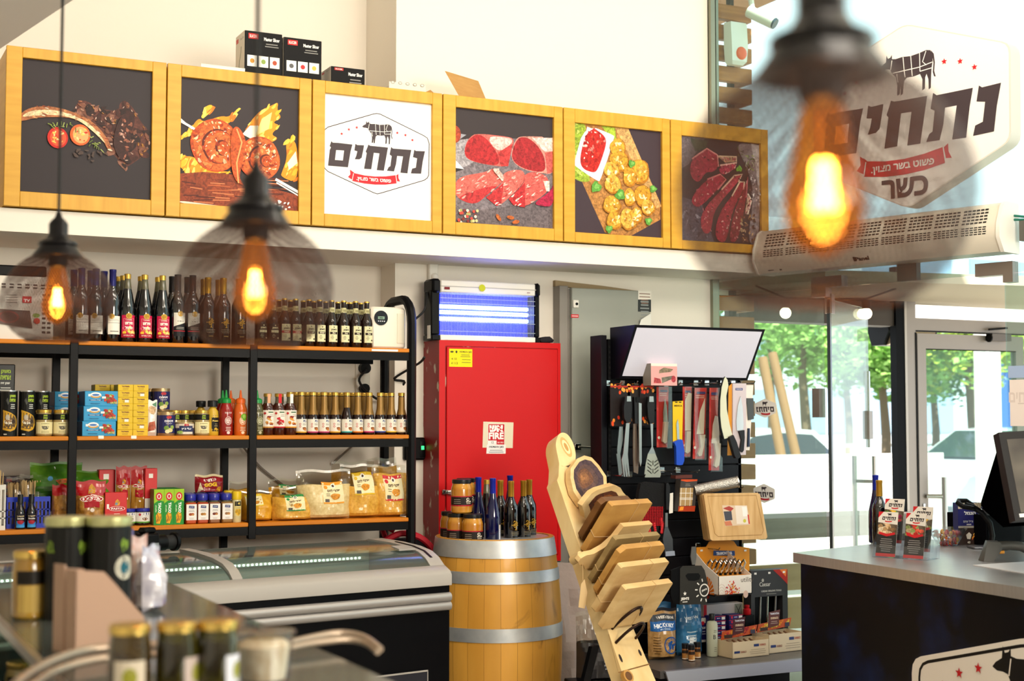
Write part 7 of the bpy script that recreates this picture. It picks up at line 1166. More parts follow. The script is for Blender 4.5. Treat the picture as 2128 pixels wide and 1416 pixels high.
hang('basting_brush', [('handle', [(188, 140), (200, 135), (212, 160), (210, 250), (205, 310), (188, 310), (186, 200)], .02, HND, 0, g5), ('shaft', [(190, 330), (205, 330), (206, 420), (188, 420)], .004, STEEL, .004, g5), ('blade', [(188, 420), (206, 420), (238, 500), (240, 585), (188, 585), (174, 500)], .003, mat('slicer_steel', '#8e9298', .25, .9), .004, g5), ('edge', [(188, 580), (246, 575), (250, 605), (190, 610)], .006, mat('slicer_edge', '#b8c2d4', .3, .5), .006, g5)], 'steel planer shaped grill scraper hanging beside the oven glove', 'utensil', 6.45, UT)
m = M(); 
r, c, _ = hang('grill_basket_box', [('box', [(262, 112), (368, 112), (350, 318), (243, 318)], .05, mat('dark_grill_box', '#3a3533', .5), 0, g5)], 'dark grey box with wire window and flame print', 'box', 6.46)
q = lambda X, Y: (g5(X, Y, 6.46).x-c.x, g5(X, Y, 6.46).z-c.z); A = Art(); A.poly([q(262, 112), q(368, 112), q(366, 122), q(300, 128), q(262, 120)], '#c84a1c'); A.poly([q(246, 285), q(355, 282), q(350, 318), q(243, 318)], '#a8381a'); A.poly([q(258, 288), q(280, 286), q(276, 310), q(250, 312)], '#e8922c'); A.poly([q(256, 166), q(342, 166), q(332, 280), q(250, 282)], '#a88a5c'); 
for k in range(3): A.line([q(264+k*30, 166), q(258+k*30, 282)], .003, '#e8e4dc')
for k in (200, 232, 240): A.line([q(254, k), q(338, k)], .003, '#e8e4dc')
a = q(305, 140); A.lines(a[0]-.02, a[0]+.02, a[1], 2, .009, .003, '#8a857c', 3); m = M(); m.art(A, (V((0, -.0502, 0)), X_, Z_, -Y_)); obj('print', m, r); hang('tool_card', [('card', [(222, 205), (244, 200), (242, 330), (218, 335)], .002, PAPER, 0, g5)], 'narrow white barcode card beside the dark grill box', 'card', 6.455)
r, c, _ = hang('grill_basket_box', [('box', [(230, 88), (335, 82), (335, 104), (228, 108)], .05, mat('dark_grill_box2', '#5c2a20', .5), 0, g5)], 'red topped dark box behind the wire window box', 'box', 6.53)
# smoke tube
a, b = g5(382, 185, 6.42), g5(655, 130, 6.34); m = M(); m.tube([V((0, 0, 0)), b-a], .03, mat('perforated_steel', '#b4b0aa', .28, .95, bump=(160, .6)), 18); q = M(); q.tube([b-a, (b-a)*1.03], .033, STEEL, 18); thing('smoker_tube', [('tube', m), ('rim', q)], 'perforated steel smoker tube lying on hooks above the boards', 'tube', a)
# boxed chopping boards
TK = mat('teak_board', '#d8b27c', .45, noise=('#c0955c', (30, 4, 4), 4, .35, .7))
r = None
for k, (l, Y0, dx) in enumerate((('light chopping board with printed sleeve label, front of three on hooks', 6.36, 0), ('light chopping board, middle of three hung behind labelled board', 6.41, -16), ('light chopping board, rearmost of three hung behind labelled board', 6.46, -30))):
    P = [(428+dx, 215), (440+dx, 205), (775+dx, 200), (790+dx, 212), (838+dx, 485), (828+dx, 498), (485+dx, 508), (470+dx, 500)]
    r, c, _ = hang('hung_chopping_board', [('board', P, .022, TK, 0, g5)], l, 'chopping board', Y0, 'chopping boards hung on the gondola')
    if k == 0:
        q = lambda X, Y: (g5(X, Y, Y0).x-c.x, g5(X, Y, Y0).z-c.z); A = Art(); A.line([q(452, 222), q(765, 216), q(812, 440), q(800, 470), q(520, 482), q(498, 462)], .003, '#9c7440', True); A.poly([q(545, 280), q(705, 282), q(724, 405), q(565, 415)], '#d8c0a4'); A.poly([q(628, 282), q(705, 282), q(724, 400), q(640, 400)], '#e6d8c8'); A.poly([q(550, 300), q(590, 285), q(620, 300), q(600, 320)], '#a8443c'); A.poly([q(555, 320), q(605, 318), q(612, 375), q(566, 380)], '#4a4a52'); A.poly([q(672, 290), q(702, 290), q(708, 350), q(680, 352)], '#f0ebe4'); A.poly([q(560, 385), q(600, 380), q(612, 410), q(568, 412)], '#c87858'); A.ell(*q(690, 380), .01, .01, '#c8c04a', 10); A.poly([q(708, 340), q(716, 340), q(724, 400), q(716, 400)], '#c83a3a'); m = M(); m.art(A, (V((0, -.0222, 0)), X_, Z_, -Y_)); obj('label', m, r)
# charcoal carrier with smiling sun print
r, c, _ = hang('charcoal_carrier', [('side', [(282, 690), (300, 672), (420, 670), (440, 700), (460, 780), (455, 918), (280, 922)], .012, mat('carrier_plastic', '#33322f', .3), .0, g5), ('body', [(225, 700), (290, 675), (300, 672), (282, 690), (280, 922), (240, 915), (222, 860)], .010, BLACKP, .0, g5), ('hang_loop', [(360, 548), (384, 548), (390, 610), (380, 665), (362, 665), (352, 610)], .006, mat('grey_loop', '#5a5a58', .4), .004, g5)], 'black moulded charcoal starter with white printed sun hanging low', 'charcoal starter', 6.30)
q = lambda X, Y: (g5(X, Y, 6.30).x-c.x, g5(X, Y, 6.30).z-c.z); A = Art(); A.poly([q(315, 735), q(330, 720), q(400, 718), q(412, 735), q(405, 760), q(375, 768), q(335, 766)], '#060606'); p = q(437, 828); A.ell(p[0], p[1], .03, .034, '#e8e4dc', 22); A.ell(p[0], p[1], .024, .028, '#33322f', 20); A.text("JEM'S", p[0], p[1], .012, '#e8e4dc', .04, .036, .3)
for a in range(7): t = 1.2+a*.62; A.line([(p[0]+.042*cos(t), p[1]+.046*sin(t)), (p[0]+.058*cos(t), p[1]+.062*sin(t))], .006, '#e8e4dc') if p[0]+.058*cos(t) < q(458, 800)[0] else None
p = q(312, 885); A.text("JEM'S", p[0], p[1], .018, '#e8e4dc', .05, .052); A.star(p[0], p[1]+.028, .012, '#e8e4dc'); A.lines(p[0]-.022, p[0]+.022, p[1]-.013, 1, .01, .004, '#e8e4dc'); m = M(); m.art(A, (V((0, -.0122, 0)), X_, Z_, -Y_)); obj('print', m, r)
# orange display box of peelers
OR = mat('orange_card', '#e0901c', .5); YS = 6.30; a, b = g6(478, 668, YS), g6(770, 655, YS); w = b.x-a.x; z0 = a.z; r = obj('peeler_display', None, None, (a.x, YS, z0)); tag(r, 'orange and white display box of peelers under the chopping boards', 'display box'); h = g6(478, 500, YS).z-z0
m = M(); m.box(0, 0, 0, w, .22, .004, PAPER); m.box(0, 0, 0, w, .003, h, mat('cream_card', '#ebe4da', .5)); m.prism([(0, 0), (.22, 0), (.22, h*2.1), (.12, h*1.5), (0, h)], 0, .003, MATS['cream_card'], (V((0, 0, 0)), Y_, Z_, X_)); m.prism([(0, 0), (.22, 0), (.22, h*2.1), (.12, h*1.5), (0, h)], w-.003, w, MATS['cream_card'], (V((0, 0, 0)), Y_, Z_, X_)); m.box(.003, .003, h-.006, w-.003, .215, h-.004, OR); obj('tray', m, r)
q = lambda X, Y: (g6(X, Y, YS+.22).x-a.x, g6(X, Y, YS+.22).z-z0); m = M(); m.prism([q(285, 245), q(370, 240), q(395, 195), (q(500, 170)[0], q(500, 165)[1]), q(610, 190), q(640, 235), q(748, 250), q(748, 480), q(285, 480)], -.003, 0, OR, (V((0, .22, 0)), X_, Z_, -Y_)); A = Art(); P = [q(430, 272), q(615, 275), q(618, 318), q(428, 316)]; A.poly(P, '#23427a'); t = q(524, 296); A.text('TRAMONTINA', t[0], t[1], .017, '#eef0f4', .04, .105); t = q(520, 340); A.text('utility', t[0], t[1], .016, '#f2e2c4', .0, .05)
for X in (325, 708): t = q(X, 272); A.rect(t[0]-.008, t[1]-.005, t[0]+.008, t[1]+.005, '#f0e8dc')
m.art(A, (V((0, .217, 0)), X_, Z_, -Y_)); obj('header_card', m, r)
A = Art(); A.text('utility', w*.86, h*.72, h*.34, '#4a3f3a', 0, w*.38); rr = random.Random(6)
for k in range(70):
    t = rr.uniform(0, pi); d = rr.uniform(.1, 1); A.ell(w*.40+d*.048*cos(t), h*.04+d*.075*sin(t), .0035, .0035, rr.choice(['#d8281c', '#e8762a', '#e0a02c', '#b8282c']), 7)
for k in range(4): A.line([(w*.06+.02*cos(t*pi/8)*(k+1)/2.5, .0+.03*sin(t*pi/8)*(k+1)/2) for t in range(9)], .0012, '#b88a6a')
A.ell(w*.78, 0, .016, .02, '#d8b8a8', 14); m = M(); m.art(A, (V((0, 0, 0)), X_, Z_, -Y_)); S = Art(); 
for k in range(12): t = k*pi/11; S.poly([(.11, .0), (.11+.07*cos(t-.1), .09*sin(t-.1)), (.11+.07*cos(t+.1), .09*sin(t+.1))], '#e0761c'); S.ell(.11, .0, .03, .03, '#b83018', 12)
S.rect(.03, h*1.05, .09, h*1.22, '#23427a'); m.art(S, (V((0, .22, 0)), -Y_, Z_, -X_)); obj('print', m, r)
k = 0; DSC = ['first', 'second', 'third', 'fourth', 'fifth', 'sixth']
for row_ in range(2):
    for i in range(6):
        px = .03+i*(w-.05)/5.2; m = M(); m.tube([(0, 0, 0), (0, 0, .05)], .008, BLACKP, 8); n = M(); n.tube([(0, 0, .05), (-.016, -.012, .075), (-.018, -.022, .10), (0, -.028, .118), (.018, -.022, .10), (.016, -.012, .075), (0, 0, .05)], .005, CHROME, 6)
        thing('peeler', [('handle', m), ('blade_loop', n)], f'chrome peeler in orange display box, {DSC[i]} from left in {"rear" if row_ else "front"} row', 'peeler', (a.x+px, YS+.07+row_*.08, z0+h-.042), .2, 'chrome peelers')
m = M(); m.box(a.x-.01, YS+.02, z0-.008, a.x+w+.01, GY, z0-.001, mat('wire_shelf', '#3a3838', .35, .8)); obj('wire_shelf', m, g)
# ---- items on the base shelf
BZ = .302
def bs(px, py, z=BZ): p = atZ(px, py, z); return V((p.x, p.y, z))
def by(px, Y, z=BZ): return V((atY(px, 1360, Y).x, Y, z))
HB = mat('hickory_bag', '#b8905a', .35, coat=.5, noise=('#8f6a3a', (40, 40, 40), 3, .35, .7)); p = bs(1386, 1372); m, fn = pouch(.165, .265, .11, [(0, HB), (.93, mat('bag_top_dark', '#2a2c34', .35, coat=.5))], 51, .006); A = Art(); A.rect(-.075, .15, .075, .2, '#1d5a9c'); A.text('HICKORY', .0, .178, .022, '#e8eef4', .05, .12); A.text('BBQ WOOD', .0, .158, .008, '#c8dcec', .02, .06); A.rect(-.075, .2, .075, .235, '#3a4048'); A.text('WESTERN', .01, .218, .015, '#e6e2da', .05, .10); A.ell(.03, .075, .042, .046, '#1a4f94', 26); A.ell(.03, .075, .035, .039, '#b8905a', 24, 1); A.text('W', .03, .075, .05, '#1a4f94', .07, .052); A.lines(-.066, -.03, .12, 7, .014, .004, '#5a4020', 5); warp(m, A, fn, .018)
thing('wood_chip_bag', [(None, m)], 'brown and blue bag of hickory wood chips on base shelf', 'bag', p+V((0, .05, 0)), -.1)
m, fn = pouch(.15, .285, .09, [(0, mat('blue_chip_bag', '#3a7aa8', .3, coat=.6, noise=('#1c4f7c', (10, 10, 10), 3, .4, .65)))], 53, .012); A = Art(); A.text('WESTERN', 0, .2, .014, '#d8e4ec', .03, .08); A.lines(-.04, .04, .13, 4, .02, .006, '#c8dce8', 4); A.rect(-.02, .07, .02, .1, '#dce4e8'); warp(m, A, fn, .02)
r = thing('wood_chip_bag', [(None, m)], 'crumpled blue wood chip bag behind the hickory bag, right', 'bag', by(1432, 6.5), -.1); dup(r, by(1372, 6.53), .1, 'crumpled blue wood chip bag behind the hickory bag, left')
m = M(); m.lathe([(.016, 0), (.018, .003), (.018, .05), (.016, .06)], mat('amber_spice', '#8a5424', .3, coat=.4), 16); c = M(); c.lathe([(.0185, .058), (.019, .082), (.017, .084)], BLKCAP, 16); A = Art(); A.rect(-.03, .004, .03, .05, '#a06a34'); A.rect(-.03, .034, .03, .05, '#2a1c14'); A.ell(0, .018, .009, .01, '#d8a868', 10, 1); A.rect(-.03, .004, .03, .008, '#e6ded0'); l = M(); l.wrap(A, .018, 0)
r = None
for px, py, l_ in ((1424, 1371, 'left'), (1437, 1374, 'middle'), (1449, 1368, 'right')):
    lb = f'small amber shaker with black lid, {l_} one of three by hickory bag'; r = thing('spice_shaker', [('jar_body', m), ('lid', c), ('label', l)], lb, 'shaker', bs(px, py), 0, 'small amber shakers') if r is None else dup(r, bs(px, py), .2, lb)
m = M(); m.lathe([(.015, 0), (.019, .04), (.017, .04), (.014, .004)], PAPER, 16); tag(obj('paper_cup', m, None, bs(1459, 1356)), 'small white cup beside the amber shakers', 'cup')
m = M(); m.lathe([(.028, 0), (.0305, .006), (.0305, .165), (.026, .182), (.014, .188), (.014, .195)], mat('frosted_bottle', '#c8ccb4', .4, trans=.2), 20); c = M(); c.lathe([(.0165, .19), (.0165, .222), (.015, .224)], BLKCAP, 16); A = Art(); A.text('B', -.004, .105, .022, '#2a2a2a', .0); A.lines(-.012, .014, .14, 2, .008, .002, '#5a5a54', 3); A.lines(-.01, .012, .05, 3, .01, .002, '#6a6a64', 4); l = M(); l.wrap(A, .0305, 0)
thing('oil_bottle', [('bottle', m), ('cap', c), ('label', l)], 'white translucent bottle with black cap on the base shelf', 'bottle', bs(1480, 1364), 0)
CHB = mat('navy_charcoal_box', '#241f63', .45); CHS = mat('charcoal_box_side', '#d8d4cc', .5)
def chbox(w, d, h, flat=True):
    m = M(); m.box(0, 0, 0, w, d, h, CHB, .001); A = Art()
    if flat: A.rect(w*.7, h*.2, w*.95, h*.8, '#e6e2dc'); A.ell(w*.2, h*.5, h*.25, h*.3, '#c8283a', 10); A.lines(w*.3, w*.65, h*.6, 1, .01, h*.15, '#c8c8e0'); A.rect(0, h*.86, w, h, '#b82a3a')
    else:
        A.rect(0, h*.78, w, h, '#e4ded4'); [A.line([(w*i/7, h*.78), (w*(i+1)/7, h)], .001, '#8a8278') for i in range(7)]; [A.line([(w*(i+1)/7, h*.78), (w*i/7, h)], .001, '#8a8278') for i in range(7)]; A.ell(w*.5, h*.78, w*.13, w*.13, '#c8283a', 16); A.text('הנמל', w*.5, h*.6, h*.11, '#f0f0f4', .05, w*.6); A.lines(w*.25, w*.75, h*.46, 2, h*.1, h*.04, '#d0d0e4', 3); A.rect(0, 0, w, h*.1, '#d8d4cc')
    m.art(A, FRONT((0, 0, 0))); return [(None, m)]
thing('charcoal_box', chbox(.085, .05, .13, False), 'upright navy charcoal tablet box beside the white bottle', 'box', by(1447, 6.5, BZ+.06), 0, 'navy charcoal boxes'); m = M(); m.box(0, 0, 0, .1, .06, .0595, BLACK, .003); thing('black_tin_box', [(None, m)], 'black tin box under the upright navy charcoal box', 'box', by(1446, 6.5))
r = None
for s_, (px, n) in enumerate(((1480, 8), (1516, 8))):
    for i in range(n):
        p = by(px, 6.44, BZ+i*.0255); l = f'flat navy charcoal box, {lv[i]} in the {"left" if s_ == 0 else "right"} stack on base shelf'
        r = thing('charcoal_box', chbox(.09, .07, .0245), l, 'box', p, 0, 'navy charcoal boxes') if r is None else dup(r, p, 0, l)
p = by(1463, 6.555); m = M(); m.box(0, 0, 0, .26, .06, .25, mat('white_red_box', '#d6ccc8', .5), .002); A = Art(); A.rect(0, 0, .02, .25, '#c8202c'); A.rect(.205, .16, .255, .245, '#8f9488'); A.line([(.215, .175), (.245, .235)], .004, '#2a2a28'); A.line([(.245, .175), (.215, .235)], .004, '#2a2a28'); m.art(A, FRONT((0, 0, 0))); m.v = [(x, y, z) for x, y, z in m.v]; thing('white_red_box', [(None, m)], 'wide white box with red edge behind the charcoal stacks', 'box', p, 0)
m = M(); m.lathe([(.02, 0), (.022, .004), (.022, .03), (.012, .036), (.015, .04), (.015, .052)], mat('red_can', '#b8141c', .35), 16); m2 = M(); m2.box(-.03, -.03, 0, .03, .03, .19, BLACK, .002); p = by(1553, 6.5); thing('dark_box', [(None, m2)], 'dark upright box under the small red can', 'box', p); tag(obj('red_can', m, None, p+V((0, 0, .1905))), 'small red can on a dark box beside grill tool box', 'can')
# grill tool set box
p = by(1562, 6.5); zt = atY(1600, 1185, p.y).z; w = atY(1637, 1250, p.y).x-p.x; h = zt-BZ; r = obj('grill_tool_box', None, None, p); tag(r, 'tall dark grill tool set box with open window and steel tools', 'box'); D_ = mat('charcoal_card', '#2b2a2c', .45); t = .03
m = M(); m.box(0, 0, 0, .025, .07, h, D_); m.box(w-.035, 0, 0, w, .07, h, D_); m.box(.025, 0, h*.66, w-.035, .07, h, D_); m.box(.025, 0, 0, w-.035, .07, h*.08, D_); m.box(.025, .066, 0, w-.035, .07, h, BLACK); obj('box_body', m, r); A = Art(); A.text('Caesar', w*.38, h*.82, h*.055, '#d8d4cc', .0, w*.3); A.ell(w*.32, h*.87, .008, .01, '#a8a49c', 10); A.text('CAESAR GRILLING TOOLS', w*.55, h*.73, h*.022, '#c8c4bc', .02, w*.55); A.lines(w*.35, w*.75, h*.695, 1, .01, .003, '#8a867e'); A.poly([(w*.6, h), (w, h), (w, h*.8), (w*.85, h*.88)], '#a8241c'); A.poly([(w*.78, h), (w*.98, h), (w*.95, h*.9)], '#e0762a')
for k in (.12, .5, .9): A.rect(w*k-.008, h*.95, w*k+.008, h*.975, '#ece8e2')
m = M(); m.art(A, FRONT((0, 0, 0))); obj('print', m, r)
for i, x in enumerate((.3, .5, .72)): m = M(); m.tube([(w*x, .035, h*.09), (w*(x+.04), .03, h*.65)], [.009, .006], STEEL if i != 1 else CHROME, 10); obj('tool', m, r)
# two carton trays of corn holders
def tray(p, w, d, h, label, sign, cards, rz):
    r = obj('carton_tray', None, None, p, rz); tag(r, label, 'carton tray', 'open carton trays'); C_ = mat('cream_carton', '#dcc7a4', .55); m = M(); m.box(0, 0, 0, w, d, .003, C_); m.box(0, 0, 0, w, .003, h, C_); m.box(0, d-.003, 0, w, d, h, C_); m.box(0, 0, 0, .003, d, h, C_); m.box(w-.003, 0, 0, w, d, h, C_); A = Art(); A.rect(w*.58, h*.62, w*.72, h*.78, '#2c3a6e'); A.text('CHURRASCO', w*.82, h*.7, h*.13, '#a83a2c', .03, w*.18); A.lines(w*.42, w*.96, h*.45, 3, h*.12, h*.03, '#a8947c', 3); A.rect(w*.05, h*.3, w*.2, h*.44, '#2c3a6e'); A.text('CHURRASCO', w*.3, h*.36, h*.12, '#8a4a3c', .03, w*.16); m.art(A, FRONT((0, 0, 0))); obj('tray', m, r)
    m = M(); q = [(.0, h), (w*.95, h+.02), (w, h+.065), (.01, h+.045)]; m.prism(q, 0, .002, mat('flame_header', '#b84a1c', .45), (V((0, d*.7, 0)), X_, Z_, -Y_)); A = Art(); rr = random.Random(int(w*900))
    for k in range(16): x = rr.uniform(.06, .92)*w; A.ell(x, h+.02+.025*x/w+rr.uniform(-.008, .012), .014, .008, rr.choice(cards), 8, 1, .8)
    A.rect(w*.08, h+.008, w*.3, h+.026, '#3a2a22'); A.rect(w*.8, h+.02, w*.93, h+.042, '#3a3a4a'); m.art(A, (V((0, d*.7-.0022, 0)), X_, Z_, -Y_)); 
    m.prism([(w*.3, h+.02), (w*.62, h+.03), (w*.66, h+.115), (w*.34, h+.105)], .003, .005, mat(sign, sign, .5), (V((0, d*.7, 0)), X_, Z_, -Y_)); A = Art(); A.text('TRAMONTINA', w*.5, h+.096, .01, '#e8e4ec', .03, w*.26); A.text('CHURRASCO', w*.49, h+.072, .012, '#e8c8a8', .04, w*.22); A.lines(w*.36, w*.6, h+.055, 2, .01, .003, '#b8988a', 3); m.art(A, (V((0, d*.7-.0055, 0)), X_, Z_, -Y_)); obj('header_card', m, r)
    m = M()
    for k in range(5): m.tube([(.02+k*w/6.5, .02, h*.8), (.03+k*w/6.5, d*.6, h*.95)], .006, mat('brown_grip', '#6a4a34', .5), 6)
    obj('contents', m, r)
a, b = bs(1529, 1365), bs(1596, 1357); tray(by(1522, 6.28), .25, .14, .085, 'cream carton tray with dark red header card on base shelf', '#4a1c20', ['#d8642a', '#e0902c', '#a82a2c'], .06)
tray(by(1598, 6.33), .25, .14, .1, 'cream carton tray with yellow flame header at shelf right end', '#5a2a24', ['#e0b02c', '#e8cf5a', '#d8741c'], .08)
# ================================================================ sign, air curtain, decals on the shop front
SO = .16; SP_ = FP+FN*-SO
def sg(x, y, off=-SO): p = atP(x, y, FP+FN*off, FN); return fs(p), p.z
s0, z0 = sg(1860, 255)
r = obj('lightbox_sign', None, None, FP+FD*s0-FN*SO+Z_*z0); tag(r, 'white hexagonal shop sign with cow emblem hung on the glass front', 'sign')
sf = (V((0, 0, 0)), FD, Z_, -FN)
def hexa(k, dx=0): return [(x*k+dx, z*k) for x, z in HX]
q = lambda X, Y: (sg(1440+X/2.529, Y/2.529)[0]-s0, sg(1440+X/2.529, Y/2.529)[1]-z0)
top, rt_, rb, bt_ = q(1120, 123), q(1668, 225), q(1672, 740), q(1125, 1098); W2 = rt_[0]-top[0]; HX = []
def rnd(P, rr_=.045):
    out = []; n = len(P)
    for i in range(n):
        a, b, c = V((*P[i-1], 0)), V((*P[i], 0)), V((*P[(i+1) % n], 0)); u = (a-b).normalized()*rr_; v = (c-b).normalized()*rr_
        for t in (0, .33, .67, 1): p = (b+u)*(1-t)**2+b*(2*t*(1-t))+(b+v)*t*t; out.append((p.x, p.y))
    return out
cxs = (top[0]+bt_[0])/2; HEX = rnd([(cxs, top[1]), (2*cxs-rt_[0], rt_[1]), (2*cxs-rb[0], rb[1]), (cxs, bt_[1]), (rb[0], rb[1]), (rt_[0], rt_[1])])
SGW = mat('sign_white', '#efece6', .4, emit=.18); m = M(); m.prism(HEX, -.10, 0, mat('sign_side', '#d6d0c6', .45), sf); obj('sign_box', m, r)
cw = q(1140, 345); ltr = (q(1620, 390), q(1480, 700)); A = Art(); A.poly([(cxs+(x-cxs)*.985, z*.985) for x, z in HEX], '#efece6')
lw = max(p[0] for l in LOGO['letters'] for p in l)-min(p[0] for l in LOGO['letters'] for p in l); hs = (q(1620, 392)[0]-cxs)*2/lw*.985
put_logo(A, cxs, q(1200, 600)[1]+.02*hs, hs, outline=False, white='#efece6', kosher=True); m = M(); m.art(A, sf, mt=SGW and mat('sign_print', '#ffffff', .4)) if 0 else m.art(A, sf); obj('sign_face', m, r)
m = M(); 
for x in (cxs-.3, cxs+.3): m.prism([(x-.01, -.02), (x+.01, -.02), (x+.01, .02), (x-.01, .02)], -SO+.006, -.1, STEEL, sf)
obj('stand_offs', m, r)
# air curtain
AO = -.02; s1, zt1 = P2(1612, 487); s2, zt2 = P2(2060, 432); s3, zb3 = P2(2095, 528); r = obj('air_curtain', None, None, FP+FD*s1+Z_*0); tag(r, 'long white air curtain unit mounted above the glass door', 'air curtain'); Lc = fs(fac(2092, 480, -.1))-s1; zt, zb = 2.642, 2.395; af = (V((0, 0, 0)), -FN, Z_, FD)
ACW = mat('air_curtain_white', '#d9d2c2', .4); pr = [(.01, zb+.0), (.16, zb), (.205, zb+.07), (.20, zb+.135), (.16, zt-.02), (.13, zt), (.01, zt)]; m = M(); m.prism(pr, 0, Lc, ACW, af); obj('housing', m, r)
for e0_, e1_ in ((Lc, Lc+.02), (-.01, 0)): m = M(); m.prism([(x*1.03, (z-2.52)*1.03+2.52) for x, z in pr], e0_, e1_, WHITEP, af); obj('end_cap', m, r)
def slots(p0, p1, nrow, name):
    u = V((p1[0]-p0[0], p1[1]-p0[1])); m = M(); Lw = u.length; n = V((u.y, -u.x)).normalized(); A = Art()
    for sct in range(9):
        x0 = .06+sct*(Lc-.1)/9; x1 = x0+(Lc-.1)/9-.014
        for k in range(nrow):
            z = Lw*(k+.5)/nrow; h = Lw/nrow*.26
            for c in range(6): d = (x1-x0)/6; o_ = (k % 2)*d*.3; A.rect(x0+c*d+.002+o_*.3, z-h, x0+(c+1)*d-.003+o_*.3, z+h, '#23211c')
    o_ = -FN*p0[0]+Z_*p0[1]; v = (-FN*u.x+Z_*u.y).normalized(); w = FD.cross(v); w = w if w.dot(-FN) > 0 else -w; m.art(A, (o_, FD, v, w), step=0.0000005, base=.001); obj(name, m, r)
slots((.203, zb+.085), (.201, zb+.13), 4, 'lower_grille'); slots((.197, zb+.14), (.163, zt-.024), 5, 'upper_grille')
A = Art(); A.text('Panel', Lc*.47, .035, .024, '#1e1c1a', .05, .085); A.rect(Lc*.47-.055, .022, Lc*.47-.042, .05, '#1e1c1a'); A.lines(.06, .12, .02, 1, .01, .006, '#5a564e'); A.rect(.15, .012, .165, .02, '#2a2824'); v = (-FN*.045+Z_*.07).normalized(); w = FD.cross(v); w = w if w.dot(-FN) > 0 else -w; m = M(); m.art(A, (-FN*.16+Z_*zb, FD, v, w)); obj('maker_mark', m, r)
m = M(); a = r.location; m.tube([a+Z_*2.55-FN*.06, a+Z_*2.5-FD*.07-FN*.05, a+Z_*2.42-FD*.05-FN*.02], .006, mat('green_cable', '#1c6a5a', .5), 6); m.tube([a+Z_*2.58-FN*.06, a+Z_*2.53-FD*.09-FN*.05, a+Z_*2.43-FD*.07-FN*.02], .006, MATS['green_cable'], 6); tag(obj('green_cable', m), 'green cables looping at the left end of the air curtain', 'cable')
m = M(); b = a+FD*(Lc+.02); m.tube([b+Z_*2.58-FN*.06, b+FD*.1+Z_*2.56-FN*.06, b+FD*.3+Z_*2.565-FN*.06], .006, MATS['green_cable'], 6); m.tube([b+Z_*2.56-FN*.06, b+FD*.3+Z_*2.53-FN*.06], .006, MATS['green_cable'], 6); tag(obj('green_cable', m), 'green cables leaving the right end of the air curtain', 'cable')
m = M(); m.prism([(.0, -.05), (.16, -.05), (.16, .05), (0, .05)], .012, .07, mat('dark_grey_box', '#5a5650', .5), (V((0, 0, 0)), FD, Z_, -FN)); q_ = M(); q_.prism([(.06, -.035), (.14, -.035), (.14, .04), (.06, .04)], .07, .09, WHITEP, (V((0, 0, 0)), FD, Z_, -FN)); thing('power_socket', [('back_box', m), ('socket', q_)], 'white power socket on grey box right of the air curtain', 'socket', b+FD*.03+Z_*2.5)
# emblem decals on the fixed glass panel and the open leaf (children of the glass)
def decal(px, py, hpx, surf, parent, name='emblem_decal'):
    p = surf(px, py); A = Art(); h = hpx; u = FD; put_logo(A, 0, 0, h, '#4a4246', '#c0323a', '#f0ede8', outline=False, mirror=True, detail=False, fill='#efece8'); o = obj(name, M().art(A, (V((0, 0, 0)), u, Z_, -FN)), parent, p-FN*.008); return o
hh = (fac(1592, 832).z-fac(1592, 866).z)*1.02
decal(1592, 849, hh, fac, win2); decal(1590, 1026, hh, fac, win2)
# paper notices on the right-hand pane
p0, p1 = fac(2098, 790, -.012), fac(2128, 886, -.012); A = Art(); m = M(); w = .5; h = p0.z-p1.z; A.rect(0, 0, w, h, '#e8dcd6'); A.text('נתחים', .07, h*.62, .05, '#d6c8c2', .03, .15); A.lines(.02, .16, h*.5, 1, .01, .006, '#cfc2bc'); m.prism([(0, 0), (w, 0), (w, h), (0, h)], 0, .001, PAPER, (V((0, 0, 0)), FD, Z_, -FN)); m.art(A, (-FN*.001, FD, Z_, -FN)); tag(obj('paper_notice', m, None, V((p0.x, p0.y, p1.z))), 'pale paper notice with faint lettering on the corner glass', 'notice')
m = M(); m.prism([(0, 0), (.5, 0), (.5, .06), (0, .06)], 0, .004, mat('blue_tape', '#9fb4d6', .4), (V((0, 0, 0)), FD, Z_, -FN)); p = fac(2096, 786, -.012); tag(obj('tape_strip', m, None, p), 'pale blue strip on corner glass above the paper notice', 'tape')
# ================================================================ cash counter
CT = .95; def_ = None
ca, cb = atZ(1648, 1149, CT), atZ(1812, 1131, CT); cf = atZ(2128, 1222, CT); d1 = (cf-ca).normalized(); d2 = (cb-ca).normalized(); c3 = ca+d1*2.6; c2 = ca+d2*1.15; c4 = c3+V((1.3, 0, 0))
r = obj('cash_counter', None, None, (ca.x, ca.y, 0)); tag(r, 'dark blue cash counter with steel top and white emblem panel', 'counter'); O = V((ca.x, ca.y, 0)); PB = [((p-O).x, (p-O).y) for p in (ca, c3, c4, c2)]
m = M(); m.prism(PB, CT-.045, CT, mat('steel_top', '#c4c2c2', .3, .75, noise=('#bcbaba', (9, 90, 9), 2, .3, .7))); obj('steel_top', m, r)
cc = V((sum(p[0] for p in PB)/4, sum(p[1] for p in PB)/4, 0)); PI_ = [(p[0]+(cc.x-p[0])*.03, p[1]+(cc.y-p[1])*.03) for p in PB]; DB = mat('dark_blue_panel', '#03040b', .4, spec=.2, noise=('#0f2758', (3.5, 3.5, 3.5), 6, .48, .85)); m = M(); m.prism(PI_, .0, CT-.046, DB); obj('body', m, r)
e0 = V((*PI_[0], 0)); cfm = frame(e0, d1, Z_); cn = d1.cross(Z_); cn = cn if cn.x < 0 else -cn
def cp(x, y): p = atP(x, y, O+e0+cn*.02, cn)-O-e0; return (p.dot(d1), p.z)
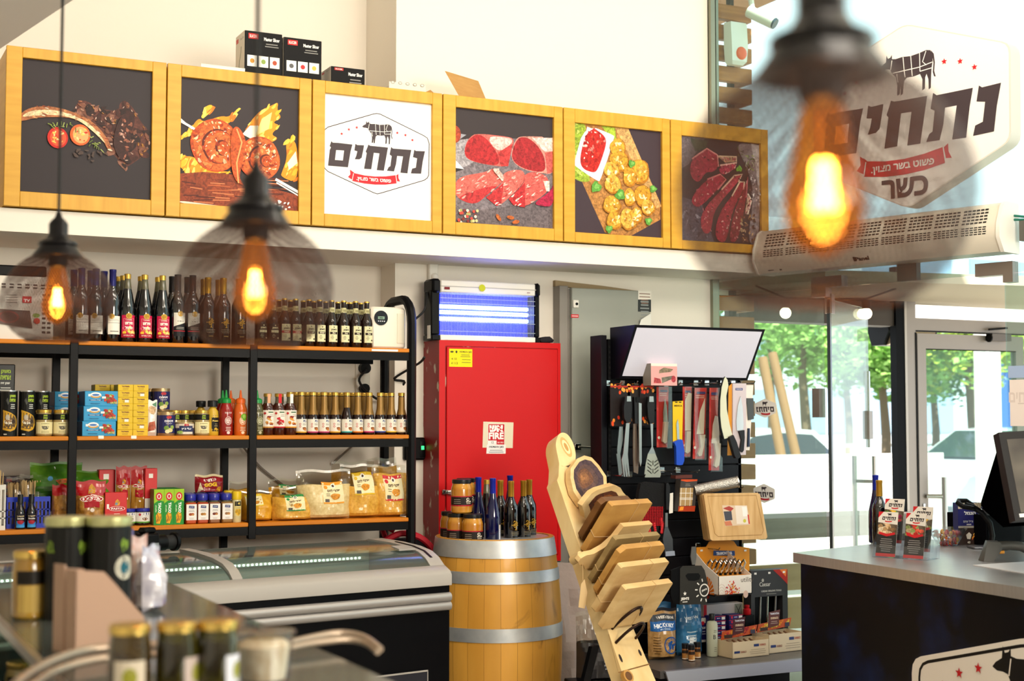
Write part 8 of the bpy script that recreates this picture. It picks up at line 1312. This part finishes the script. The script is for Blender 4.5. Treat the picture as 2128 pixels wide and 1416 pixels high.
a1, a2 = cp(1895, 1380), cp(1915, 1352); hx = rnd([cp(1890, 1369), cp(2128, 1306), (cp(2128, 1306)[0]+.05, cp(2128, 1306)[1]+.0), ] , .02) if 0 else None
L0_, T0 = cp(1896, 1368), cp(2128, 1305); wl = 1.36; hz = T0[1]+.022; HEXC = rnd([(L0_[0], L0_[1]), (L0_[0]+wl/2, L0_[1]+.18), (L0_[0]+wl, L0_[1]), (L0_[0]+wl, L0_[1]-.44), (L0_[0]+wl/2, L0_[1]-.74), (L0_[0], L0_[1]-.44)], .06)
fr_ = (e0, d1, Z_, cn); m = M(); m.prism(HEXC, .002, .024, mat('sign_panel', '#e2dad0', .35), fr_); A = Art(); ccx = L0_[0]+wl/2; A.line([(ccx+(x-ccx)*.93, L0_[1]-.2+(z-L0_[1]+.2)*.93) for x, z in HEXC], .012, '#0c0a0c', True)
hs2 = 1.36*.93; put_logo(A, ccx, L0_[1]-.30, hs2*.8, '#0c0a0c', '#b81a22', '#e2dad0', outline=False); m.art(A, (e0+cn*.024, d1, Z_, cn)); obj('emblem_panel', m, r)
def cz(px, py): p = atZ(px, py, CT+.0006); return V((p.x, p.y, CT+.0006))
bl2 = [o for o in bpy.data.objects if o.get('group') == 'gold tree wine bottles on the top shelf'][0]
dup(bl2, cz(1829, 1136), .1, 'gold capsule wine bottle behind the leaflet holder on counter', 'wine bottles on the cash counter'); dup(b1, cz(1825, 1131)+V((.04, .06, 0)), .1, 'blue capsule wine bottle behind gold one on the cash counter', 'wine bottles on the cash counter')
# leaflet holder with leaflets
CLR = glassmat('clear_acrylic', '#eef0f4', .10, .03); hp = cz(1812, 1158); hq = cz(1925, 1166); hu = (hq-hp).normalized(); hw_ = (hq-hp).length; hn = Z_.cross(hu); hn = hn if hn.y > 0 else -hn; r = obj('leaflet_holder', None, None, hp); tag(r, 'clear acrylic leaflet holder with two tiers on cash counter', 'leaflet holder')
m = M()
def sheet(P, m): m.add([hu*p[0]+hn*p[1]+Z_*p[2] for p in P], [tuple(range(len(P)))], CLR)
w = hw_
for (y0, z0_, h0, t) in ((0, .0, .055, 0), (.07, .03, .075, 1)):
    sheet([(0, y0, z0_), (w, y0, z0_), (w, y0+.01, z0_+h0), (0, y0+.01, z0_+h0)], m)
    sheet([(0, y0+.03, 0), (w, y0+.03, 0), (w, y0+.07, z0_+.17), (0, y0+.07, z0_+.17)], m)
for x in (0, w/2, w): sheet([(x, 0, 0), (x, .13, 0), (x, .14, .2), (x, .02, .055)], m)
sheet([(0, 0, .001), (w, 0, .001), (w, .13, .001), (0, .13, .001)], m); obj('acrylic_body', m, r)
def leaflet(food): 
    A = Art(); lw_, lh = .095, .2; A.rect(0, 0, lw_, lh, '#2c2a2a'); A.rect(0, lh*.5, lw_, lh, '#6a5a4a', 1)
    for k in range(22): rr = random.Random(k+len(food)*7); A.ell(rr.uniform(.01, .085), rr.uniform(lh*.5, lh*.76), .012, .009, food[k % len(food)], 10, 1)
    A.poly([(0, lh*.76), (lw_, lh*.72), (lw_, lh), (0, lh)], '#e6e0d8'); A.poly([(0, lh*.86), (lw_*.25, lh), (0, lh)], '#c8242c'); put_logo(A, lw_*.55, lh*.87, .05, '#2a2426', '#c8242c', '#e6e0d8', outline=False, detail=False); A.poly([(lw_*.08, lh*.5), (lw_*.5, lh*.45), (lw_*.92, lh*.5), (lw_*.9, lh*.55), (lw_*.5, lh*.51), (lw_*.1, lh*.55)], '#c8242c'); A.lines(lw_*.12, lw_*.88, lh*.4, 7, .009, .0035, '#8a8684', 3); A.rect(0, 0, lw_, lh*.07, '#c8343a'); return A
LG = 'menu leaflets in the acrylic holder'
for x, y, z, f, l in ((.008, .018, .004, ['#d8b890', '#e6d4b4', '#8a6a48', '#b89468'], 'menu leaflet with chicken picture, front left in acrylic holder'), (w/2+.012, .018, .004, ['#c8342c', '#b8a47c', '#e0604a', '#8a9a5a'], 'menu leaflet with red meat picture, front right in holder'), (.006, .085, .06, ['#e8b83a', '#f0cf5a', '#8a2a4a', '#6a9a3a'], 'menu leaflet with yellow fruit picture, tall one rear left'), (w/2+.012, .085, .03, ['#e0b04a', '#9ab04a', '#d8d0b8'], 'menu leaflet with green salad picture, rear right in holder')):
    nn = (hn*.2+Z_).normalized(); m = M(); m.prism([(0, 0), (.095, 0), (.095, .2), (0, .2)], -.0012, 0, PAPER, (V((0, 0, 0)), hu, nn, hu.cross(nn))); m.art(leaflet(f), (V((0, 0, 0)), hu, nn, hu.cross(nn)), step=.00004, base=.0002, mt=PRG); tag(obj('leaflet', m, None, hp+hu*x+hn*y+Z_*z), l, 'leaflet', LG)
# candy bowl
p = cz(1968, 1134); m = M(); m.lathe([(.045, 0), (.05, .004), (.1, .085), (.098, .085), (.047, .008), (.0, .008)], CLR, 8, a0=.39); bowl = thing('candy_bowl', [(None, m)], 'clear faceted bowl of red and yellow sweets on cash counter', 'bowl', p, .2); rr = random.Random(3); CN = [mat('candy_'+n, c, .25, coat=.6) for n, c in (('red', '#b01a2a'), ('crimson', '#8a1230'), ('yellow', '#e0a81c'), ('orange', '#d8641c'))]; k = 0
CNAMES = ['red', 'crimson', 'yellow', 'orange']; protos = {}
for lay in range(4):
    R = .035+lay*.014
    for i in range(6+lay*2):
        a = rr.uniform(0, 6.28); d = R*sqrt(rr.random()); ci = rr.choice([0, 0, 1, 1, 2, 3]) if d*cos(a) > -.01 else rr.choice([2, 2, 3, 0]); loc = p+V((d*cos(a), d*sin(a), .012+lay*.017)); rot = (rr.uniform(0, 3), rr.uniform(0, 3), rr.uniform(0, 3)); l = f'small {CNAMES[ci]} wrapped sweet in the clear bowl on cash counter'
        if ci not in protos: m = M(); m.ball((0, 0, 0), (.014, .009, .009), CN[ci], nu=8, nv=6); m.hull([(.012, 0, 0), (.022, .007, .002), (.022, -.007, -.002), (.02, 0, .006)], CN[ci]); protos[ci] = tag(obj('sweet', m, None, loc, rot), l, 'sweet', 'sweets in the clear bowl')
        else: dup(protos[ci], loc, rot, l)
# charcoal tablet box, stand, scanner, sheet, till, plate
m = M(); A = Art(); w, h = .125, .205; m.box(0, 0, 0, w, .05, h, mat('navy_box', '#24246a', .45), .001); A.rect(0, 0, w, h*.4, '#2e1a14'); A.rect(0, h*.4, w, h*.45, '#b8b0a8'); A.rect(0, h*.45, w, h*.88, '#25256c'); A.rect(0, h*.86, w, h, '#d8cdb8')
for i in range(9): A.line([(w*i/9, h*.86), (w*(i+1)/9, h)], .0012, '#8a7c64'); A.line([(w*(i+1)/9, h*.86), (w*i/9, h)], .0012, '#8a7c64')
A.ell(w*.5, h*.9, .013, .013, '#c8283a', 16); A.text('הנמל', w*.5, h*.76, .018, '#eeeef4', .05, w*.5); A.text('גריל פחם', w*.42, h*.56, .012, '#c8c8dc', .03, w*.42); A.lines(w*.3, w*.6, h*.5, 1, .01, .006, '#d0d0e0'); A.poly([(w*.32, h*.24), (w*.45, h*.3), (w*.56, h*.24), (w*.5, h*.13), (w*.36, h*.14)], '#e6dcd0'); scatter(A, [(w*.55, h*.1), (w, h*.15), (w, h*.38), (w*.62, h*.28)], 22, ['#e8922c', '#d8561a', '#f0b84a'], .009, 3, 0, .35, .8); A.text('40', w*.42, h*.06, .012, '#e6dcd0', .03); m.art(A, FRONT((0, 0, 0)))
p = cz(1992, 1133); thing('charcoal_box', [(None, m)], 'navy charcoal tablet box standing on the cash counter', 'box', p, -.25, 'navy charcoal boxes')
p = cz(2050, 1140); m = M(); m.box(-.08, -.05, 0, .05, .05, .012, mat('stand_base', '#6a6c74', .3, .6), .004); q = M(); q.tube([(.02, 0, .01), (.03, 0, .06), (.02, 0, .12), (-.02, .0, .17), (-.06, .0, .195), (-.1, .0, .21)], [.013, .013, .013, .013, .014, .012], BLACKP, 10); c = M(); c.tube([(-.135, -.0, .215), (-.12, -.03, .2), (-.085, -.03, .195), (-.06, 0, .19)], .012, BLACKP, 8); c.tube([(-.135, 0, .215), (-.12, .03, .225), (-.085, .03, .225), (-.05, .03, .2)], .012, BLACKP, 8); c.tube([(-.03, .01, .17), (.02, .01, .165), (.05, .01, .195)], .01, mat('grey_clip', '#5a5a62', .35), 8)
thing('scanner_stand', [('base', m), ('stem', q), ('cradle', c)], 'black curved scanner stand with forked cradle on counter', 'stand', p, -.4)
p = cz(2062, 1166); SCG = mat('scanner_grey', '#4a4844', .4); m = M(); m.hull([(-.05, -.025, 0), (-.005, -.028, 0), (-.05, .03, 0), (-.005, .03, 0), (-.03, -.02, .085), (.03, -.022, .08), (-.02, .02, .088), (.035, .022, .085), (.04, -.02, .055), (.04, .02, .06)], SCG); q = M(); q.tube([(.03, 0, .062), (.08, 0, .066), (.13, 0, .062), (.17, 0, .045), (.185, 0, .02)], [.022, .02, .021, .022, .018], SCG, 10); t = M(); t.box(.03, -.008, .03, .055, .008, .045, mat('trigger_orange', '#d8902c', .4), .003); w_ = M(); w_.box(-.052, -.02, .002, -.048, .024, .02, BLACK)
thing('barcode_scanner', [('head', m), ('grip', q), ('trigger', t)], 'grey barcode scanner gun lying on the cash counter', 'scanner', p, -.35)
p = cz(2022, 1176); m = M(); P = [cz(*k)-p for k in ((2022, 1176), (2128, 1169), (2200, 1182), (2200, 1200), (2128, 1193))]; m.prism([(v.x, v.y) for v in P][::-1], 0, .003, mat('white_sheet', '#dfe0e4', .5)); tag(obj('paper_sheet', m, None, p), 'white laminated sheet lying on the cash counter', 'paper')
tp = cz(2060, 1136); q = cz(2200, 1128); u = (q-tp).normalized(); v = Z_.cross(u); ur = atan2(u.y, u.x); hb_ = .15; r = obj('till_cash_box', None, None, tp+v*.03, ur); tag(r, 'black till cash box under the touch screen monitor', 'cash box'); m = M(); m.box(0, 0, 0, .5, .26, hb_, mat('drawer_black', '#050508', .6, spec=.05), .003); obj('drawer_body', m, r); m = M(); m.box(.01, -.004, .01, .49, 0, hb_-.01, MATS['drawer_black']); obj('drawer_front', m, r)
o = tp+v*.03+Z_*hb_; r = obj('dish', None, None, o+u*.12+v*.05+Z_*.0006); tag(r, 'small white dish with yellow sponge on the black drawer', 'dish'); m = M(); m.lathe([(.05, 0), (.075, .03), (.073, .03), (.05, .004), (0, .004)], WHITEP, 20); m.lathe([(.0755, .026), (.0755, .031)], mat('navy_rim', '#2a2a6a', .4), 20); obj('dish', m, r)
m = M(); m.hull([(-.045, -.02, .006), (.045, -.02, .006), (.05, .02, .006), (-.03, .02, .006), (-.035, -.02, .055), (.05, -.02, .065), (.05, .02, .065), (-.03, .02, .055)], mat('sponge', '#dcc27a', .8)); tag(obj('sponge', m, None, o+u*.12+v*.05+Z_*.0006, ur), 'yellow sponge block in the small white dish', 'sponge')
m = M(); m.box(0, 0, 0, .3, .14, .02, mat('keyboard_grey', '#3a3a40', .4), .003)
for i in range(12):
    for j in range(5): m.box(.01+i*.0235, .01+j*.025, .02, .029+i*.0235, .03+j*.025, .024, BLACKP)
tag(obj('keyboard', m, None, o+u*.23+v*.0+Z_*.0006, ur), 'dark keyboard on the black drawer beside the dish', 'keyboard')
# till monitor
mb = [atD(2077, 900, 5.55), atD(2128, 905, 5.45), atD(2128, 1090, 5.4), atD(2113, 1082, 5.42)]; r = obj('till_monitor', None, None, o+u*.33+v*.18+Z_*.0006); tag(r, 'black touch screen till monitor at right edge on the drawer', 'monitor'); A0 = r.location.copy(); m = M(); m.lathe([(.11, 0), (.11, .012), (.05, .02), (0, .02)], BLACKP, 20); m.tube([(0, 0, .015), (0, .05, .16)], .035, BLACKP, 10); obj('stand', m, r)
pl_, pb_ = atD(2075, 899, 5.52), atD(2110, 1083, 5.42); vv = (pl_-pb_); vv = vv.normalized(); uu = (u*.9+V((.0, -.35, 0))).normalized(); uu = (uu-vv*uu.dot(vv)).normalized(); nn = uu.cross(vv); Hm = (pl_-pb_).length; f = (pb_-A0, uu, vv, nn); m = M(); m.prism([(0, 0), (.40, 0), (.40, Hm), (0, Hm)], -.05, 0, mat('monitor_bezel', '#1c1a1b', .5, spec=.2), f); obj('screen_case', m, r); m = M(); m.prism([(.028, .03), (.372, .03), (.372, Hm-.03), (.028, Hm-.03)], 0, .001, mat('dark_screen', '#4a4644', .15, noise=('#6a645c', (6, 6, 6), 2, .4, .7)), f); obj('screen', m, r)
m = M(); m.prism([(.02, .012), (.075, .012), (.075, .026), (.02, .026)], 0, .001, STEEL, f); obj('maker_plate', m, r)
m = M(); sk = [(pb_-A0)+uu*.02-nn*.05, (pl_-A0)+uu*.02-vv*.03-nn*.05]; m.hull([sk[0], sk[1], sk[0]-nn*.1, sk[0]+uu*.3, sk[1]+uu*.3, sk[0]+uu*.3-nn*.1, V((-.08, .1, .02)), V((.1, .1, .02))], mat('till_shell', '#040405', .8, spec=0)); obj('back_shell', m, r)
# ================================================================ deli display case in the foreground
DZ = 1.12; dg0, dg1 = atZ(340, 1213, DZ), atZ(870, 1416, DZ); GL_ = PANE2
r = obj('deli_case', None, None, (.65, 2.9, 0)); tag(r, 'glass topped deli display case in the foreground with chrome edges', 'display case'); ox, oy = .65, 2.9; xa, xb = .405, .90; ya, yb = 1.35, 3.95; L = lambda x, y: (x-ox, y-oy)
def lbox(x0, y0, z0, x1, y1, z1, mt): return M().box(x0-ox, y0-oy, z0, x1-ox, y1-oy, z1, mt)
obj('glass_top', lbox(xa, ya, DZ-.012, xb, yb, DZ, GL_), r); obj('front_glass', lbox(xb-.012, ya, .62, xb, yb, DZ-.014, GL_), r); obj('glass_shelf', lbox(xa+.03, ya, .85, xb-.06, yb-.05, .858, GL_), r)
obj('case_base', lbox(xa-.3, ya, 0, xb, yb, .6, BLACK), r); obj('case_floor', lbox(xa, ya, .6, xb-.02, yb, .615, STEEL), r); obj('rear_counter', lbox(xa-.3, ya, .6, xa-.002, yb, .98, mat('dark_worktop', '#1c1614', .5)), r); obj('end_frame', lbox(xa, yb, .6, xb, yb+.012, DZ, GL_), r); obj('edge_trim', lbox(xa-.014, ya, DZ-.02, xa, yb, DZ+.001, STEEL), r)
for y in (1.9, 2.55, 3.2): obj('glass_post', lbox(xb-.03, y, .615, xb-.016, y+.012, DZ-.014, STEEL), r)
obj('wood_strip', lbox(xa+.05, ya+.05, .862, xb-.1, yb-.3, .872, SHELFW), r)
def arch(P, rad, name): m = M(); m.tube([p-V((ox, oy, 0)) for p in spl(P)], rad, mat('case_rail', '#a89684', .38, .7), 10); obj(name, m, r)
def dz(x, y, z): return atZ(x, y, z)
a = [dz(30, 1425, 1.135), dz(70, 1395, 1.142), dz(120, 1370, 1.148), dz(180, 1352, 1.15), dz(250, 1345, 1.15), dz(340, 1340, 1.15)]; arch(a, .0085, 'chrome_rail'); a = [dz(60, 1430, 1.13), dz(110, 1398, 1.135), dz(170, 1378, 1.14), dz(240, 1366, 1.142), dz(340, 1360, 1.142)]; arch(a, .008, 'chrome_rail')
a = [dz(585, 1342, 1.14), dz(640, 1328, 1.143), dz(705, 1317, 1.145), dz(755, 1325, 1.14), dz(790, 1350, 1.13)]; arch(a, .007, 'chrome_rail'); a = [dz(585, 1352, 1.135), dz(650, 1338, 1.138), dz(720, 1330, 1.138), dz(760, 1338, 1.132), dz(785, 1356, 1.125)]; arch(a, .006, 'chrome_rail')
for a, y in enumerate((1.62, 3.4)): pass
PK = mat('dark_pickle', '#2a1a06', .1, coat=.7, noise=('#4a3a0c', (20, 20, 20), 2, .4, .65)); OG_ = mat('olive_jar', '#3c380c', .1, coat=.7, noise=('#1c1406', (24, 24, 24), 2, .4, .6)); AM = mat('amber_jar', '#8a641c', .15, coat=.7, noise=('#b08a34', (8, 8, 8), 2, .4, .65))
GLID = mat('gold_lid', '#d0b060', .22, .85)
def djar(px, py, d, hh, rr_, body, label, lab, rz):
    p = atZ(px, py, DZ+hh); p.z = DZ+.0006; A = Art(); A.rect(-rr_*.75, 0, rr_*.75, hh*.48, lab); A.ell(0, hh*.28, rr_*.35, hh*.12, '#8a8a2c', 12); A.lines(-rr_*.5, rr_*.5, hh*.12, 2, .01, .004, '#6a625c', 3)
    return thing('preserve_jar', jar(rr_, hh, body, GLID, A, hh*.1, .014, .92), label, 'jar', p, rz, 'jars on the deli case')
djar(271, 1298, 2.27, .125, .033, PK, 'dark preserve jar with gold lid and white label, leftmost of front three', '#c8bca8', -.2); djar(368, 1293, 2.27, .125, .033, OG_, 'olive preserve jar with gold lid, middle of the front three', '#b8a8a0', .9); djar(453, 1289, 2.27, .125, .033, OG_, 'olive preserve jar with gold lid, rightmost of the front three', '#cfd0da', .9)
p = atZ(60, 1285, DZ); TL = Art(); TL.rect(-.03, .0, .03, .06, '#b89a50'); TL.rect(-.034, .062, .034, .092, '#140e06'); t_ = jar(.038, .15, AM, GLID, TL, .015, .016, .9); thing('preserve_jar', t_, 'amber jar with gold lid and black band beside the cardboard holder', 'jar', (p.x, p.y, DZ+.0006), 0, 'jars on the deli case')
# black tins, cardboard holder, wrapped packs
TN = Art(); TN.rect(-.14, 0, .14, .2, '#0b0b09'); TN.ell(-.055, .16, .011, .014, '#6f8a2a', 10, 0, 0, .2); TN.ell(.02, .16, .011, .014, '#6f8a2a', 10, 0, 0, .2); TN.poly([(-.012, .03), (.03, .03), (.032, .07), (.02, .09), (-.006, .1), (-.012, .1)], '#c8b4ac'); TN.line([(-.012, .1), (-.004, .104), (.02, .094), (.034, .07)], .005, '#b88a4a')
def dtin(px, label, extra, y=1075):
    p = atZ(px, y, DZ+.225); m = M(); m.lathe([(.047, 0), (.048, .003), (.048, .21)], MATS['black_tin'], 28); c = M(); c.lathe([(.0495, .206), (.0505, .21), (.0495, .225), (.047, .226)], mat('green_gold_lid', '#b9b884', .3, .6), 28); l = M(); l.wrap(TN if not extra else extra, .048, 0); thing('food_tin', [('tin', m), ('lid', c), ('label', l)], label, 'tin', (p.x, p.y, DZ+.0006), .15, 'black tins on the deli case')
T2 = Art(); T2.rect(-.14, 0, .14, .2, '#0b0b09'); T2.ell(.02, .165, .011, .014, '#6f8a2a', 10, 0, 0, .2); T2.ell(.022, .115, .026, .027, '#b8b4a4', 22); T2.ell(.022, .115, .013, .014, '#1c5a6a', 18); T2.rect(.055, .0, .075, .2, '#8f968c')
dtin(141, 'black tin with green print and pale leaf picture, left of two', None); dtin(228, 'black tin with round white and teal mark, right of two', T2)
KB = mat('holder_board', '#ad8c76', .6); p = atZ(155, 1362, DZ); q = atZ(92, 1318, DZ); q2 = atZ(330, 1362, DZ); hu2 = V((.93, .36, 0)).normalized(); hv2 = V((-hu2.y, hu2.x, 0)); r = obj('magazine_holder', None, None, (p.x, p.y, DZ+.0006)); tag(r, 'beige cardboard magazine holder with sloped side on the deli case', 'holder'); hd_ = .165; dp = (q-p).length
side = [(0, 0), (.15, 0), (.15, .055), (.085, .125), (.06, .15), (.0, .158)]
for yy in (0, .075): m = M(); m.prism(side, -.003, 0, KB, (hv2*yy, hu2, Z_, -hv2)); obj('side_panel', m, r)
m = M(); m.prism([(0, 0), (.035, 0), (.035, .158), (0, .158)], -.003, 0, KB, (V((0, 0, 0)), hv2, Z_, -hu2)); m.prism([(.04, 0), (.078, 0), (.078, .165), (.04, .165)], -.003, .001, KB, (V((0, 0, 0)), hv2, Z_, -hu2)); obj('spine', m, r); m = M(); m.prism([(0, 0), (.15, 0), (.15, .075), (0, .075)], 0, .003, KB, (V((0, 0, 0)), hu2, hv2, Z_)); obj('holder_base', m, r)
WP = [mat('clear_wrap_'+n, c, .18, coat=.8, noise=(c2, (14, 14, 14), 3, .4, .65)) for n, c, c2 in (('white', '#c9c4cc', '#8a86a0'), ('violet', '#b8b2c4', '#5a4a8a'), ('pink', '#d4c4bc', '#a86a5a'))]
for i, (px, py, hh) in enumerate(((205, 1262, .17), (242, 1256, .175), (278, 1262, .165), (312, 1270, .15))):
    p = atZ(px, py, DZ); m, fn = pouch(.085, hh, .065, [(0, WP[i % 3])], 60+i, .006, nu=10, nv=12); thing('wrapped_pack', [(None, m)], f'shiny clear wrapped pack behind cardboard holder, {ORD[i]} from the left', 'package', V((p.x, p.y, DZ+.0006)), .3*i, 'wrapped packs on the deli case')
# clear tub of crackers
p = atZ(548, 1416, DZ); r = obj('cracker_tub', None, None, (p.x, p.y-.0, DZ+.0006)); tag(r, 'clear ribbed tub of pale crackers beside the front jars', 'tub'); m = M(); m.lathe([(.042, 0), (.05, .075), (.053, .078)], CLR, 24); m.lathe([(.054, .078), (.054, .083), (.05, .085), (0, .085)], FILM, 24); obj('tub', m, r); m = M(); m.lathe([(.036, .004), (.044, .06), (.036, .068), (.02, .074), (.0, .072)], mat('cracker', '#d8c09a', .6, noise=('#efe0c0', (60, 30, 30), 2, .4, .6))); c = obj('crackers', m, r); c['kind'] = 'stuff'
for k in range(20): a_ = k*2*pi/20; 
# tins and jars inside the case
for i, (px, py) in enumerate(((20, 1290), (62, 1285))):
    q = atZ(px, py-60, .9); 
for i in range(6): m = None
for i, (x, y) in enumerate(((.47, 3.55), (.57, 3.62), (.68, 3.6), (.50, 3.25), (.62, 3.28), (.74, 3.22))):
    A = Art(); A.rect(-.045, .01, .045, .09, '#e6dca8' if i % 2 else '#1a1a14'); A.rect(-.02, .03, .02, .06, '#8a8a3a'); thing('preserve_jar', jar(.036, .12, [TAHINI, OG_][i % 2], GLID, A, 0), f'gold lidded jar on glass shelf inside the deli case, {ORD[i]} of six', 'jar', (x, y, .8726 if True else .8586), .2, 'jars inside the deli case')
# ================================================================ pendant lamps
CG = mat('lamp_black', '#111014', .35, .5, coat=.3); CAGE = mat('cage_wire', '#2c1a14', .5, .4); SOCK = mat('socket_dark', '#17120f', .5)
AMB = glassmat('amber_glass', '#ffbe68', .06, .03); 
_nt = AMB.node_tree; _o = next(n for n in _nt.nodes if n.type == 'OUTPUT_MATERIAL'); _s = _o.inputs[0].links[0].from_socket; _e = _nt.nodes.new('ShaderNodeEmission'); _e.inputs[0].default_value = (1, .36, .05, 1); _e.inputs[1].default_value = 1.3; _m = _nt.nodes.new('ShaderNodeMixShader'); _m.inputs[0].default_value = .15; _nt.links.new(_s, _m.inputs[1]); _nt.links.new(_e.outputs[0], _m.inputs[2]); _nt.links.new(_m.outputs[0], _o.inputs[0])
FIL = mat('filament', '#ffcf7a', .4, emit=75)
cap = [(.004, .2), (.009, .185), (.0165, .178), (.0215, .17), (.0215, .147), (.024, .143), (.028, .136), (.044, .128), (.046, .122), (.043, .118), (.045, .114), (.052, .104), (.057, .096), (.054, .094), (.045, .108), (.02, .118)]
m_cap = M(); m_cap.lathe(cap, CG, 36); cap_me = m_cap.mesh('shade_cap')
GP = [(.054, .098), (.072, .086), (.092, .069), (.109, .047), (.121, .021), (.125, -.004), (.1215, -.032), (.109, -.06), (.09, -.082), (.068, -.097)]
def gp(t):
    x = t*(len(GP)-1); i = min(int(x), len(GP)-2); f = x-i; P = [GP[max(0, min(len(GP)-1, i+k))] for k in (-1, 0, 1, 2)]
    return [.5*(2*P[1][c]+(P[2][c]-P[0][c])*f+(2*P[0][c]-5*P[1][c]+4*P[2][c]-P[3][c])*f*f+(3*P[1][c]-P[0][c]-3*P[2][c]+P[3][c])*f**3) for c in (0, 1)]
mc = M(); nu, nv = 120, 52; w_ = .00075
def cagept(i, j, off): r_, z_ = gp(j/nv); a = 2*pi*(i+off)/nu; return V((r_*cos(a), r_*sin(a), z_))
for i in range(nu):
    for d in (1, -1):
        P = [cagept(i, j, d*j*.42) for j in range(nv+1)]; V_ = []
        for j, p in enumerate(P): n = V((p.x, p.y, p.z+.01)).normalized(); tn = (P[min(j+1, nv)]-P[max(j-1, 0)]).normalized(); b = n.cross(tn)*w_; V_ += [p-b, p+b]
        mc.add(V_, [(2*j, 2*j+2, 2*j+3, 2*j+1) for j in range(nv)], CAGE)
for t in (0., 1.): r_, z_ = gp(t); mc.tube([(r_*cos(k*pi/24), r_*sin(k*pi/24), z_) for k in range(48)], .002, CAGE, 5, True)
cage_me = mc.mesh('wire_cage', False)
ms = M(); ms.lathe([(.02, .118), (.021, .11), (.021, .073), (.017, .07)], SOCK, 18); sock_me = ms.mesh('socket')
mb_ = M(); mb_.lathe([(.016, .072), (.02, .058), (.028, .016), (.0345, -.014), (.032, -.034), (.022, -.05), (.006, -.059), (.0, -.061)], AMB, 20); bulb_me = mb_.mesh('bulb'); mf = M()
for k in range(6): a0 = k*pi/3; mf.tube([(.006*cos(a0), .006*sin(a0), .022), (.009*cos(a0), .009*sin(a0), -.02)], .0026, FIL, 6)
fil_me = mf.mesh('filament')
for px, py, d, l in ((119, 620, 3.235, 'black wire cage pendant lamp with glowing bulb, smallest at far left'), (530, 592, 2.276, 'black wire cage pendant lamp with glowing bulb above the rack'), (1712, 388, 1.2, 'large blurred wire cage pendant lamp close to camera')):
    p = atD(px, py, d); r = obj('pendant_lamp', None, None, p, d); tag(r, l, 'pendant lamp', 'wire cage pendant lamps'); obj('shade_cap', cap_me, r); obj('wire_cage', cage_me, r); obj('socket', sock_me, r); b = obj('bulb', bulb_me, r); obj('filament', fil_me, b)
    top = 4.6 if px > 140 else 4.6; m = M(); m.tube([(0, 0, .2), (0, 0, top-p.z)], .0035, CABLE, 8); m.lathe([(.05, top-p.z-.03), (.05, top-p.z-.001)], CG, 20) if px > 140 else None; obj('cord', m, r)
    q = lamp('POINT', p+V((0, 0, -.01)), 3.0, (1, .62, .25), name='bulb_light'); q.data.shadow_soft_size = .02
